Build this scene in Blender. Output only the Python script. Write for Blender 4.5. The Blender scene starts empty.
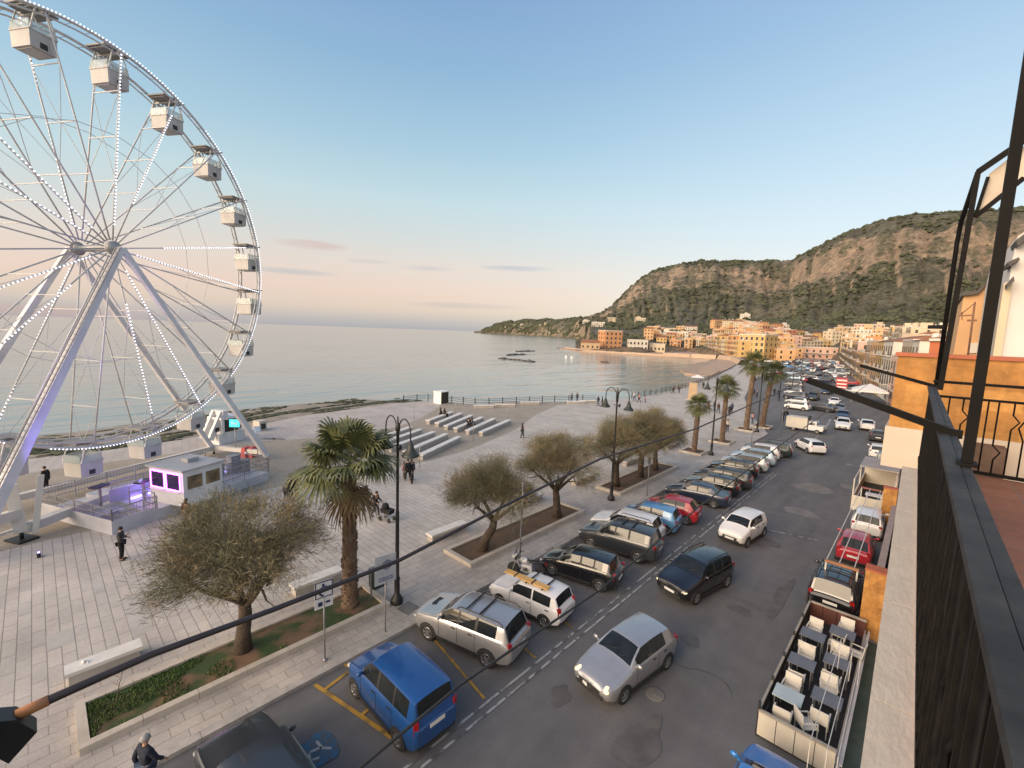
import bpy, bmesh, math, random
from mathutils import Vector, Matrix, noise as mnoise
R_ = math.radians
C = bpy.context.scene.collection
SC = bpy.context.scene
# ------------------------------------------------------------------ camera
CAM_H = 12.0; FPX = 445.0; ROLL = R_(1.976); PITCH = R_(6.603); YAW = R_(42.913)
fw = Vector((-math.sin(YAW)*math.cos(PITCH), math.cos(YAW)*math.cos(PITCH), -math.sin(PITCH)))
r0 = Vector((math.cos(YAW), math.sin(YAW), 0)); u0 = r0.cross(fw)
CR = r0*math.cos(ROLL) + u0*math.sin(ROLL); CU = -r0*math.sin(ROLL) + u0*math.cos(ROLL)
cam_d = bpy.data.cameras.new('camera'); cam = bpy.data.objects.new('camera', cam_d); C.objects.link(cam)
M = Matrix((CR, CU, -fw)).transposed().to_4x4(); M.translation = (0, 0, CAM_H); cam.matrix_world = M
cam_d.sensor_width = 36; cam_d.lens = FPX/1024*36; cam_d.clip_end = 90000; cam_d.clip_start = 0.05
SC.camera = cam
def ray(px, py): return CR*(px-512) - CU*(py-384) + fw*FPX
def at(px, py, z=0.0):                     # ground point seen at a pixel of the photograph
    v = ray(px, py); t = (z-CAM_H)/v.z; return Vector((v.x*t, v.y*t, z))
def azel(px, py):
    v = ray(px, py); return math.degrees(math.atan2(v.x, v.y)), math.degrees(math.atan2(v.z, math.hypot(v.x, v.y)))
def hx(px): return 314.8+.0345*px
# ------------------------------------------------------------------ world, sun, exposure
SUN_AZ = R_(-171); SUN_EL = R_(14)
w = bpy.data.worlds.new('World'); SC.world = w; w.use_nodes = True
nt = w.node_tree; nt.nodes.clear()
def nd(t, **k):
    n = nt.nodes.new(t)
    for a, b in k.items(): setattr(n, a, b)
    return n
def lk(a, b): nt.links.new(a, b)
def mth(op, a, b=None, c=None, clamp=False):
    n = nd('ShaderNodeMath', operation=op, use_clamp=clamp)
    for i, v in enumerate((a, b, c)):
        if v is None: continue
        if isinstance(v, (int, float)): n.inputs[i].default_value = v
        else: lk(v, n.inputs[i])
    return n.outputs[0]
def mixc(f, a, b, blend='MIX'):
    n = nd('ShaderNodeMix', data_type='RGBA', blend_type=blend, clamp_factor=True)
    for s, v in ((0, f), (6, a), (7, b)):
        if isinstance(v, (int, float)): n.inputs[s].default_value = v
        elif isinstance(v, tuple): n.inputs[s].default_value = (*v, 1)
        else: lk(v, n.inputs[s])
    return n.outputs[2]
tc = nd('ShaderNodeTexCoord'); sep = nd('ShaderNodeSeparateXYZ'); lk(tc.outputs['Generated'], sep.inputs[0])
el = mth('MULTIPLY', mth('ARCSINE', sep.outputs[2]), 57.29578)
az = mth('MULTIPLY', mth('ARCTAN2', sep.outputs[0], sep.outputs[1]), 57.29578)
ramp = nd('ShaderNodeValToRGB'); lk(mth('DIVIDE', mth('MAXIMUM', el, 0.0), 60.0), ramp.inputs[0])
def s2l(c): return tuple(((v/255)/12.92 if v/255 <= .04045 else ((v/255+.055)/1.055)**2.4) for v in c)
stops = [(0, (166,168,180)), (.9, (178,175,183)), (2.4, (212,189,180)), (4.5, (228,194,180)), (7.5, (226,205,190)), (10.5, (213,211,203)),
         (15, (196,216,217)), (21, (168,201,217)), (28, (143,181,211)), (36, (126,162,205)), (60, (98,134,184))]
cr = ramp.color_ramp
for i, (e, c) in enumerate(stops):
    s = cr.elements[i] if i < 2 else cr.elements.new(e/60)
    s.position = e/60; s.color = (*s2l(c), 1)
# right-hand side of the sky is paler and cooler near the horizon
ramp2 = nd('ShaderNodeValToRGB'); lk(mth('DIVIDE', mth('MAXIMUM', el, 0.0), 60.0), ramp2.inputs[0])
stops2 = [(0, (226,214,200)), (6, (226,221,212)), (12, (212,224,228)), (20, (188,213,228)), (30, (158,191,220)), (60, (104,140,190))]
for i, (e, c) in enumerate(stops2):
    s = ramp2.color_ramp.elements[i] if i < 2 else ramp2.color_ramp.elements.new(e/60)
    s.position = e/60; s.color = (*s2l(c), 1)
mr = nd('ShaderNodeMapRange', interpolation_type='SMOOTHSTEP'); lk(az, mr.inputs[0]); mr.inputs[1].default_value = -55; mr.inputs[2].default_value = 5
base = mixc(mr.outputs[0], ramp.outputs[0], ramp2.outputs[0])
# thin evening clouds low over the sea
ctn = nd('ShaderNodeTexNoise'); ctn.inputs['Scale'].default_value = 9; ctn.inputs['Detail'].default_value = 5
mp = nd('ShaderNodeMapping'); mp.inputs['Scale'].default_value = (1, 1, 7); lk(tc.outputs['Generated'], mp.inputs[0]); lk(mp.outputs[0], ctn.inputs['Vector'])
for (px, py, wx, wy, col, amt) in [(312, 245, 4.3, .62, (210,164,152), .75), (292, 271.5, 5.5, .42, (176,172,178), .65), (370, 262, 3, .35, (190,176,180), .5), (424, 268, 4, .38, (188,176,184), .55),
                                   (516, 268.5, 5.2, .4, (176,170,182), .75), (466, 306, 8, .45, (180,164,172), .6), (40, 310, 14, .8, (196,160,160), .5), (190, 318, 9, .6, (196,176,180), .4)]:
    a0, e0 = azel(px, py)
    dx = mth('DIVIDE', mth('SUBTRACT', az, a0), wx); dy = mth('DIVIDE', mth('SUBTRACT', el, e0), wy)
    d2 = mth('ADD', mth('MULTIPLY', dx, dx), mth('MULTIPLY', dy, dy))
    fall = mth('SUBTRACT', 1.0, d2, clamp=True)
    k = mth('MULTIPLY', mth('MULTIPLY', fall, amt), mth('MULTIPLY_ADD', ctn.outputs[0], 3.2, -.75, clamp=True), clamp=True)
    base = mixc(k, base, s2l(col))
# warm afterglow round the set sun, behind the camera
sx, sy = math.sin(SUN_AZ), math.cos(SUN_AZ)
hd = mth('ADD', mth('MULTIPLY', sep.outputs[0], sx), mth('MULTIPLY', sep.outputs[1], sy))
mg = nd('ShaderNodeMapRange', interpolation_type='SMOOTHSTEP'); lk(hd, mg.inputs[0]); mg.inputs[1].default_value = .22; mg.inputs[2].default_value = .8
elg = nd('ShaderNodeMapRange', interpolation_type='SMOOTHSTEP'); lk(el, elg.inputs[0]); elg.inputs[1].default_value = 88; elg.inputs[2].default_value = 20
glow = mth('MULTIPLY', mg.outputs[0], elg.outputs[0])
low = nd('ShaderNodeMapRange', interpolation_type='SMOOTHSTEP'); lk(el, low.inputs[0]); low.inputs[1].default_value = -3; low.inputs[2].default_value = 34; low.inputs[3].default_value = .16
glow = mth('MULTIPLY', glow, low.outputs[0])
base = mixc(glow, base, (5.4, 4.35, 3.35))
sky = nd('ShaderNodeTexSky', sky_type='NISHITA'); sky.sun_disc = False; sky.sun_elevation = SUN_EL; sky.sun_rotation = SUN_AZ
bg1 = nd('ShaderNodeBackground'); bg1.inputs[1].default_value = 0.05; lk(sky.outputs[0], bg1.inputs[0])
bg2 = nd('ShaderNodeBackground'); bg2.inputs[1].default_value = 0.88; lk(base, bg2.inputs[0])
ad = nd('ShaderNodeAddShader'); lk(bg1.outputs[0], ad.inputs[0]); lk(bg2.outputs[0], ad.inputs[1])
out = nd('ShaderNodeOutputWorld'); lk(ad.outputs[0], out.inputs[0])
sd = bpy.data.lights.new('sun', 'SUN'); sd.energy = 2.2; sd.angle = R_(28); sd.color = (1.0, .76, .52)
sun = bpy.data.objects.new('sun', sd); C.objects.link(sun)
sun.rotation_euler = Vector((math.sin(SUN_AZ)*math.cos(SUN_EL), math.cos(SUN_AZ)*math.cos(SUN_EL), math.sin(SUN_EL))).to_track_quat('Z', 'Y').to_euler()
SC.view_settings.view_transform = 'Standard'; SC.view_settings.look = 'None'; SC.view_settings.exposure = 0.0; SC.view_settings.gamma = 1
SC.view_settings.use_curve_mapping = False
SC.cycles.use_denoising = True; SC.cycles.max_bounces = 6; SC.cycles.diffuse_bounces = 3; SC.cycles.transparent_max_bounces = 6

# ------------------------------------------------------------------ materials
MATS = {}
def pmat(name, c1, c2=None, scale=4.0, rough=.7, metal=0.0, bump=0.0, detail=6, coat=0.0, emit=None, es=0.0, spec=.5, stretch=None, coord='Object', bscale=None, contrast=(.35, .65)):
    if name in MATS: return MATS[name]
    m = bpy.data.materials.new(name); m.use_nodes = True; n = m.node_tree; b = n.nodes['Principled BSDF']
    b.inputs['Roughness'].default_value = rough; b.inputs['Metallic'].default_value = metal
    b.inputs['Specular IOR Level'].default_value = spec
    if coat: b.inputs['Coat Weight'].default_value = coat; b.inputs['Coat Roughness'].default_value = .06
    c2 = c2 or tuple(v*.82 for v in c1)
    t = n.nodes.new('ShaderNodeTexCoord'); src = t.outputs[coord]
    if stretch:
        mm = n.nodes.new('ShaderNodeMapping'); mm.inputs['Scale'].default_value = stretch; n.links.new(src, mm.inputs[0]); src = mm.outputs[0]
    x = n.nodes.new('ShaderNodeTexNoise'); x.inputs['Scale'].default_value = scale; x.inputs['Detail'].default_value = detail; n.links.new(src, x.inputs['Vector'])
    r = n.nodes.new('ShaderNodeValToRGB'); r.color_ramp.elements[0].position = contrast[0]; r.color_ramp.elements[1].position = contrast[1]
    r.color_ramp.elements[0].color = (*c1, 1); r.color_ramp.elements[1].color = (*c2, 1)
    n.links.new(x.outputs[0], r.inputs[0]); n.links.new(r.outputs[0], b.inputs['Base Color'])
    if bump:
        bp = n.nodes.new('ShaderNodeBump'); bp.inputs['Strength'].default_value = bump; bp.inputs['Distance'].default_value = .05
        y = n.nodes.new('ShaderNodeTexNoise'); y.inputs['Scale'].default_value = bscale or scale*4; y.inputs['Detail'].default_value = 4; n.links.new(src, y.inputs['Vector'])
        n.links.new(y.outputs[0], bp.inputs['Height']); n.links.new(bp.outputs[0], b.inputs['Normal'])
    if emit: b.inputs['Emission Color'].default_value = (*emit, 1); b.inputs['Emission Strength'].default_value = es
    MATS[name] = m; return m
def nodes_of(m): return m.node_tree.nodes, m.node_tree.links, m.node_tree.nodes['Principled BSDF']
def paint(name, c, metal=.0, rough=.32): return pmat('paint_'+name, c, tuple(v*.93 for v in c), 3, rough, metal, coat=.7)

# ------------------------------------------------------------------ mesh builder
class MB:
    def __init__(s): s.v = []; s.f = []; s.m = []; s.sm = []
    def add(s, vs, fs, mi=0, smooth=False):
        o = len(s.v); s.v += [tuple(p) for p in vs]; s.f += [tuple(i+o for i in f) for f in fs]; s.m += [mi]*len(fs); s.sm += [smooth]*len(fs); return s
    def box(s, c, d, rz=0.0, mi=0, rot=None, taper=1.0):
        hx_, hy, hz_ = d[0]/2, d[1]/2, d[2]/2
        P = [(-hx_,-hy,-hz_),(hx_,-hy,-hz_),(hx_,hy,-hz_),(-hx_,hy,-hz_)] + [(x*taper, y*taper, hz_) for x, y in ((-hx_,-hy),(hx_,-hy),(hx_,hy),(-hx_,hy))]
        m = rot or Matrix.Rotation(rz, 3, 'Z'); c = Vector(c)
        return s.add([m @ Vector(p) + c for p in P], [(0,3,2,1),(4,5,6,7),(0,1,5,4),(1,2,6,5),(2,3,7,6),(3,0,4,7)], mi)
    def bar(s, a, b, wx, wy, mi=0, up=(0,0,1), w2=None):
        a = Vector(a); b = Vector(b); d = b-a; L = d.length
        if L < 1e-6: return s
        z = d/L; u = Vector(up)
        if abs(z.dot(u)) > .98: u = Vector((0,1,0)) if abs(z.y) < .9 else Vector((1,0,0))
        x = u.cross(z).normalized(); y = z.cross(x)
        w2 = w2 or (wx, wy); vs = []
        for p, (ax, ay) in ((a, (wx, wy)), (b, w2)):
            for q in ((-1,-1),(1,-1),(1,1),(-1,1)): vs.append(p + x*q[0]*ax/2 + y*q[1]*ay/2)
        return s.add(vs, [(0,3,2,1),(4,5,6,7),(0,1,5,4),(1,2,6,5),(2,3,7,6),(3,0,4,7)], mi)
    def tube(s, pts, r, n=8, mi=0, closed=False, caps=True):
        pts = [Vector(p) for p in pts]; N = len(pts); rs = r if isinstance(r, (list, tuple)) else [r]*N
        vs = []; prev = None
        for i in range(N):
            if closed: t = pts[(i+1) % N]-pts[i-1]
            else: t = pts[min(i+1, N-1)]-pts[max(i-1, 0)]
            t.normalize()
            if prev is None:
                u = Vector((0,0,1)) if abs(t.z) < .9 else Vector((1,0,0)); x = u.cross(t).normalized()
            else: x = (prev - t*prev.dot(t)).normalized()
            prev = x; y = t.cross(x)
            for k in range(n):
                a = 2*math.pi*k/n; vs.append(pts[i] + (x*math.cos(a)+y*math.sin(a))*rs[i])
        fs = []
        for i in range(N if closed else N-1):
            j = (i+1) % N
            for k in range(n): fs.append((i*n+k, i*n+(k+1) % n, j*n+(k+1) % n, j*n+k))
        if caps and not closed: fs.append(tuple(range(n-1, -1, -1))); fs.append(tuple((N-1)*n+k for k in range(n)))
        return s.add(vs, fs, mi, True)
    def lathe(s, c, prof, n=16, mi=0, axis='Z', smooth=True):
        c = Vector(c); vs = []; N = len(prof)
        for r, z in prof:
            for k in range(n):
                a = 2*math.pi*k/n; p = Vector((r*math.cos(a), r*math.sin(a), z))
                if axis == 'X': p = Vector((p.z, p.x, p.y))
                elif axis == 'Y': p = Vector((p.y, p.z, p.x))
                vs.append(c+p)
        fs = [(i*n+k, i*n+(k+1) % n, (i+1)*n+(k+1) % n, (i+1)*n+k) for i in range(N-1) for k in range(n)]
        if prof[0][0] > 1e-6: fs.append(tuple(range(n-1, -1, -1)))
        if prof[-1][0] > 1e-6: fs.append(tuple((N-1)*n+k for k in range(n)))
        return s.add(vs, fs, mi, smooth)
    def ell(s, c, d, n=10, m_=6, mi=0, rot=None):
        vs = []; c = Vector(c)
        for i in range(m_+1):
            t = math.pi*i/m_
            for k in range(n):
                a = 2*math.pi*k/n; p = Vector((math.sin(t)*math.cos(a)*d[0]/2, math.sin(t)*math.sin(a)*d[1]/2, math.cos(t)*d[2]/2))
                vs.append((rot @ p if rot else p)+c)
        return s.add(vs, [(i*n+k, (i+1)*n+k, (i+1)*n+(k+1) % n, i*n+(k+1) % n) for i in range(m_) for k in range(n)], mi, True)
    def prism(s, poly, z0, z1, mi=0, mi_side=None):
        n = len(poly); vs = [(p[0], p[1], z0) for p in poly]+[(p[0], p[1], z1) for p in poly]
        a = sum(poly[i][0]*poly[(i+1) % n][1]-poly[(i+1) % n][0]*poly[i][1] for i in range(n))
        if a < 0: vs = vs[:n][::-1]+vs[n:][::-1]
        s.add(vs, [tuple(range(n-1, -1, -1)), tuple(range(n, 2*n))], mi)
        o = len(s.v)-2*n
        for i in range(n):
            j = (i+1) % n; s.f.append((o+i, o+j, o+n+j, o+n+i)); s.m.append(mi if mi_side is None else mi_side); s.sm.append(False)
        return s
    def quad(s, pts, mi=0): return s.add(pts, [tuple(range(len(pts)))], mi)
    def mesh(s, name, mats, sharp=None):
        me = bpy.data.meshes.new(name); me.from_pydata(s.v, [], s.f)
        for m in (mats if isinstance(mats, (list, tuple)) else [mats]): me.materials.append(m)
        me.polygons.foreach_set('material_index', s.m); me.polygons.foreach_set('use_smooth', s.sm)
        me.update()
        if sharp: me.set_sharp_from_angle(angle=R_(sharp))
        return me
    def build(s, name, mats, parent=None, sharp=None, loc=None, rz=0.0):
        return link(name, s.mesh(name, mats, sharp), parent, loc, rz)
def link(name, me, parent=None, loc=None, rz=0.0):
    o = bpy.data.objects.new(name, me); C.objects.link(o)
    if parent: o.parent = parent
    if loc is not None: o.location = loc
    if rz: o.rotation_euler = (0, 0, rz)
    return o
def tag(o, label=None, cat=None, group=None, kind=None):
    if label: o['label'] = label
    if cat: o['category'] = cat
    if group: o['group'] = group
    if kind: o['kind'] = kind
    return o
def empty(name, loc, rz=0.0, label=None, cat=None, group=None):
    o = bpy.data.objects.new(name, None); C.objects.link(o); o.location = loc; o.rotation_euler = (0, 0, rz); o.empty_display_size = .2
    return tag(o, label, cat, group)
def set_mat(o, m, i=0):
    o.material_slots[i].link = 'OBJECT'; o.material_slots[i].material = m
def copy_tree(o, parent=None):
    c = o.copy(); C.objects.link(c)
    if parent: c.parent = parent
    for ch in list(o.children): copy_tree(ch, c)
    return c
def struct(name, mb, mats, **k): return tag(mb.build(name, mats, **k), kind='structure')

WHITE = pmat('white_paint', (.72,.71,.69), (.62,.61,.6), 3, .5)
BLACK = pmat('black_iron', (.012,.012,.013), (.02,.02,.02), 8, .5)
RUBBER = pmat('tyre_rubber', (.018,.018,.018), (.03,.03,.03), 20, .85)
CHROME = pmat('rim_alloy', (.45,.45,.46), (.36,.36,.37), 9, .35, .85)
GLASS = pmat('car_glass', (.010,.013,.015), (.02,.024,.026), 2, .05, spec=.42)
DARKPL = pmat('dark_plastic', (.02,.02,.021), (.03,.03,.03), 10, .6)
STEEL = pmat('grey_steel', (.33,.33,.34), (.25,.25,.26), 6, .45, .5)
REDL = pmat('tail_light_red', (.35,.01,.012), (.25,.01,.01), 8, .15)
LAMPG = pmat('head_light_clear', (.6,.62,.62), (.45,.47,.48), 8, .12)
LAMPON = pmat('head_light_on', (.7,.62,.42), (.8,.74,.55), 14, .15, emit=(1,.82,.5), es=.55)
PLATE = pmat('plate_white', (.7,.7,.68), (.62,.62,.6), 30, .5)
# ------------------------------------------------------------------ setting: sea, land, road, plaza, beach, hills
def interp(x, tab):
    if x <= tab[0][0]: return tab[0][1]
    for (a, b), (c, d) in zip(tab, tab[1:]):
        if x <= c: return b+(d-b)*(x-a)/(c-a)
    return tab[-1][1]
def brickmat(name, c1, c2, mortar, bw, rh, ms, rot=0.0, rough=.75, offs=.5, blotch=.25, bump=.25):
    m = pmat(name, c1, c2, 1, rough); n, l, b = nodes_of(m)
    t = n.new('ShaderNodeTexCoord'); mp = n.new('ShaderNodeMapping'); mp.inputs['Rotation'].default_value = (0, 0, rot); l.new(t.outputs['Object'], mp.inputs[0])
    k = n.new('ShaderNodeTexBrick'); k.inputs['Scale'].default_value = 1; k.inputs['Brick Width'].default_value = bw; k.inputs['Row Height'].default_value = rh
    k.inputs['Mortar Size'].default_value = ms; k.inputs['Mortar Smooth'].default_value = .3; k.offset = offs; k.inputs['Bias'].default_value = 0
    k.inputs['Color1'].default_value = (*c1, 1); k.inputs['Color2'].default_value = (*c2, 1); k.inputs['Mortar'].default_value = (*mortar, 1); l.new(mp.outputs[0], k.inputs['Vector'])
    x = n.new('ShaderNodeTexNoise'); x.inputs['Scale'].default_value = .35; x.inputs['Detail'].default_value = 8; x.inputs['Roughness'].default_value = .65; l.new(t.outputs['Object'], x.inputs['Vector'])
    r = n.new('ShaderNodeValToRGB'); r.color_ramp.elements[0].position = .3; r.color_ramp.elements[1].position = .7
    r.color_ramp.elements[0].color = (1-blotch,)*3+(1,); r.color_ramp.elements[1].color = (1.08,)*3+(1,); l.new(x.outputs[0], r.inputs[0])
    x2 = n.new('ShaderNodeTexNoise'); x2.inputs['Scale'].default_value = 14; x2.inputs['Detail'].default_value = 6; l.new(t.outputs['Object'], x2.inputs['Vector'])
    r2 = n.new('ShaderNodeValToRGB'); r2.color_ramp.elements[0].position = .3; r2.color_ramp.elements[1].position = .7; r2.color_ramp.elements[0].color = (.84,)*3+(1,); l.new(x2.outputs[0], r2.inputs[0])
    q = n.new('ShaderNodeMix'); q.data_type = 'RGBA'; q.blend_type = 'MULTIPLY'; q.inputs[0].default_value = 1; l.new(k.outputs[0], q.inputs[6]); l.new(r.outputs[0], q.inputs[7])
    q2 = n.new('ShaderNodeMix'); q2.data_type = 'RGBA'; q2.blend_type = 'MULTIPLY'; q2.inputs[0].default_value = 1; l.new(q.outputs[2], q2.inputs[6]); l.new(r2.outputs[0], q2.inputs[7])
    l.new(q2.outputs[2], b.inputs['Base Color'])
    bp = n.new('ShaderNodeBump'); bp.inputs['Strength'].default_value = bump; bp.inputs['Distance'].default_value = .02; bp.invert = True
    l.new(k.outputs['Fac'], bp.inputs['Height']); l.new(bp.outputs[0], b.inputs['Normal'])
    return m
PLZ = .12
# ---- sea
SEA_Z = -.7
msea = pmat('sea_water', (.24,.285,.275), (.20,.25,.245), .012, .13, spec=.5)
n_, l_, b_ = nodes_of(msea); b_.inputs['IOR'].default_value = 1.33
tcs = n_.new('ShaderNodeTexCoord'); mps = n_.new('ShaderNodeMapping'); mps.inputs['Rotation'].default_value = (0, 0, R_(24)); mps.inputs['Scale'].default_value = (1, .3, 1); l_.new(tcs.outputs['Object'], mps.inputs[0])
w1 = n_.new('ShaderNodeTexNoise'); w1.inputs['Scale'].default_value = .22; w1.inputs['Detail'].default_value = 5; l_.new(mps.outputs[0], w1.inputs['Vector'])
w2 = n_.new('ShaderNodeTexNoise'); w2.inputs['Scale'].default_value = .02; w2.inputs['Detail'].default_value = 4; l_.new(mps.outputs[0], w2.inputs['Vector'])
ad_ = n_.new('ShaderNodeMath'); ad_.operation = 'MULTIPLY_ADD'; l_.new(w2.outputs[0], ad_.inputs[0]); ad_.inputs[1].default_value = 4.0; l_.new(w1.outputs[0], ad_.inputs[2])
bps = n_.new('ShaderNodeBump'); bps.inputs['Strength'].default_value = .5; bps.inputs['Distance'].default_value = .7; l_.new(ad_.outputs[0], bps.inputs['Height']); l_.new(bps.outputs[0], b_.inputs['Normal'])
mb = MB(); S_ = 45000
mb.quad([(-S_, -S_, SEA_Z), (S_, -S_, SEA_Z), (S_, S_, SEA_Z), (-S_, S_, SEA_Z)]); struct('sea', mb, msea)
# ---- polylines of the shore and the kerb
EDGE = [(-54.6,-60), (-54.2,-2.5), (-53.5,3), (-54.1,9.6), (-56.6,17), (-59.4,23.5), (-60.4,30.5), (-61.4,39.4), (-60.4,44.2), (-52.6,47.6), (-50.6,52.1), (-47.2,62), (-43.2,69), (-41,78), (-41,91), (-42.2,109), (-47,138), (-52.9,164), (-65.6,223), (-92,292)]
KERB = [(-14.1,-60), (-14.1,64), (-15.6,68), (-19.5,77), (-23,88), (-27,100), (-33.5,128), (-40,160), (-47,191), (-58,243), (-66,285)]
masph = pmat('asphalt', (.108,.106,.106), (.146,.143,.142), 1.3, .86, bump=.25, bscale=90, detail=10, coord='Object', contrast=(.2,.85))
n_, l_, b_ = nodes_of(masph)
tca = n_.new('ShaderNodeTexCoord'); mpa = n_.new('ShaderNodeMapping'); mpa.inputs['Scale'].default_value = (1, .16, 1); l_.new(tca.outputs['Object'], mpa.inputs[0])
na = n_.new('ShaderNodeTexNoise'); na.inputs['Scale'].default_value = .8; na.inputs['Detail'].default_value = 6; l_.new(mpa.outputs[0], na.inputs['Vector'])
ra = n_.new('ShaderNodeValToRGB'); ra.color_ramp.elements[0].position = .36; ra.color_ramp.elements[1].position = .66; ra.color_ramp.elements[0].color = (.84,.84,.85,1); ra.color_ramp.elements[1].color = (1.12,1.11,1.1,1); l_.new(na.outputs[0], ra.inputs[0])
nb = n_.new('ShaderNodeTexNoise'); nb.inputs['Scale'].default_value = 30; nb.inputs['Detail'].default_value = 3; l_.new(tca.outputs['Object'], nb.inputs['Vector'])
rb = n_.new('ShaderNodeValToRGB'); rb.color_ramp.elements[0].position = .3; rb.color_ramp.elements[1].position = .72; rb.color_ramp.elements[0].color = (.8,.8,.8,1); rb.color_ramp.elements[1].color = (1.25,1.25,1.25,1); l_.new(nb.outputs[0], rb.inputs[0])
src = b_.inputs['Base Color'].links[0].from_socket
for r__ in (ra, rb):
    q = n_.new('ShaderNodeMix'); q.data_type = 'RGBA'; q.blend_type = 'MULTIPLY'; q.inputs[0].default_value = 1; l_.new(src, q.inputs[6]); l_.new(r__.outputs[0], q.inputs[7]); src = q.outputs[2]
l_.new(src, b_.inputs['Base Color'])
mb = MB(); mb.quad([(p[0], p[1], 0) for p in KERB] + [(70,330,0), (70,-60,0)]); struct('road', mb, masph)
mland = pmat('land_ground', (.38,.27,.19), (.3,.22,.16), .08, .9)
LAND = [(-50,-60), (-50,20), (-57,38), (-50,52), (-40,78), (-41,109), (-51,160), (-53,152), (-62,156), (-69.8,170.6), (-83,220), (-89,259), (-97,283), (-111,282.5), (-127,277), (-155,274.5), (-191,279), (-241,320), (-246,335), (-215,380), (-215,700), (60,700), (120,-60)]
mb = MB(); mb.prism(LAND, -2.5, -.06); struct('ground', mb, mland)
# ---- plaza
mslab = brickmat('plaza_slabs', (.585,.52,.455), (.50,.455,.405), (.29,.26,.23), 1.15, .37, .018, 0, blotch=.28)
mslab2 = brickmat('pavement_slabs', (.56,.49,.425), (.47,.425,.38), (.31,.275,.24), .8, .42, .014, R_(90), blotch=.36)
mtan = brickmat('cobble_paving', (.40,.335,.26), (.34,.29,.23), (.28,.24,.19), .3, .2, .02, R_(20), blotch=.2)
mlight = brickmat('seaside_paving', (.50,.44,.40), (.45,.405,.375), (.33,.295,.27), 1.2, .6, .02, R_(10), blotch=.2)
mb = MB(); mb.prism(KERB + EDGE[::-1], -1.6, PLZ); struct('plaza', mb, mslab)
mb = MB(); mb.quad([(-19.0,-60,PLZ+.004), (-14.4,-60,PLZ+.004), (-14.4,64,PLZ+.004), (-19.0,64,PLZ+.004)]); struct('pavement', mb, mslab2)
TANLOW = [(-28.5,-60), (-33.5,2), (-34,11.5), (-32.6,16), (-32.2,21.8), (-32.6,28), (-33.4,31.3), (-36.2,39.9), (-41.2,49.7), (-44.6,59.3), (-44.5,66)]
TANUP = [(-52,55), (-53.5,48.2), (-58.5,46), (-54.1,41.7), (-48.8,34.6), (-46.4,29.7), (-45.5,22.4), (-48.5,15.8), (-49,2), (-49,-60)]
mb = MB(); mb.quad([(p[0], p[1], PLZ+.004) for p in TANLOW+TANUP]); struct('cobbled_path', mb, mtan)
random.seed(77); mb = MB()
for px, py, n1, n2 in [(124,604,1,3), (135,612,2,2), (60,640,1,2), (210,560,1,1), (420,520,2,2), (470,488,1,3), (330,520,1,2), (20,610,1,1), (500,462,2,2), (300,545,1,1), (95,590,1,1), (395,505,1,2)]:
    p = at(px, py, PLZ); x, y = math.floor(p.x/1.15)*1.15, math.floor(p.y/.37)*.37; mb.quad([(x, y, PLZ+.004), (x+1.15*n1-.02, y, PLZ+.004), (x+1.15*n1-.02, y+.37*n2-.02, PLZ+.004), (x, y+.37*n2-.02, PLZ+.004)])
struct('replaced_slabs', mb, pmat('grey_slab', (.46,.425,.385), (.38,.355,.325), 1.2, .85, detail=8))
SEAS = [(-49,-60), (-49,2), (-48.5,15.8), (-45.5,22.4), (-46.4,29.7), (-48.8,34.6), (-54.1,41.7), (-58.4,44.5), (-60.2,43.9), (-61.2,39.3), (-60.2,30.6), (-59.2,23.6), (-56.4,17.2), (-53.9,9.7), (-53.3,3), (-54,-2.5), (-54.3,-60)]
mb = MB(); mb.quad([(p[0], p[1], PLZ+.004) for p in SEAS]); struct('seaside_paving', mb, mlight)
mkerb = pmat('kerb_stone', (.44,.40,.36), (.33,.30,.27), 2.5, .8, bump=.2)
mb = MB()
for (a, b) in zip(KERB, KERB[1:]):
    L = (Vector(b)-Vector(a)).length; n = max(1, int(L/1.2))
    for i in range(n):
        p = Vector((*a, 0)).lerp(Vector((*b, 0)), (i+.01)/n); q = Vector((*a, 0)).lerp(Vector((*b, 0)), (i+.99)/n)
        d = (q-p).normalized(); off = Vector((-d.y, d.x, 0))*.14
        mb.bar(p+off+Vector((0,0,.065)), q+off+Vector((0,0,.065)), .3, .138)
struct('kerb', mb, mkerb)
msand = pmat('beach_sand', (.42,.29,.2), (.33,.235,.17), .6, .95, bump=.3)
# strip of sand and weed below the promenade
mb = MB(); out_ = []
for i, p in enumerate(EDGE):
    d = (Vector(EDGE[min(i+1, len(EDGE)-1)])-Vector(EDGE[max(i-1, 0)])).normalized(); nrm = Vector((-d.y, d.x))
    out_.append((p, nrm))
EDW = [15, 14.5, 15, 16, 15.5, 14.4, 13.2, 11, 3, .4, .4, .4, .4, .6, 2.2, 3, 5, 8, 14, 8]
vs = []
for (p, nrm), wd in zip(out_, EDW):
    vs += [(p[0], p[1], .05), (p[0]+nrm.x*wd, p[1]+nrm.y*wd, SEA_Z+.02), (p[0]+nrm.x*(wd+6), p[1]+nrm.y*(wd+6), -1.9)]
mb.add(vs, [f for i in range(len(EDGE)-1) for f in ((i*3, i*3+1, i*3+4, i*3+3), (i*3+1, i*3+2, i*3+5, i*3+4))], 0, True)
struct('beach', mb, pmat('wet_sand', (.3,.25,.2), (.2,.17,.14), .5, .8))
random.seed(5); mb = MB()
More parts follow.
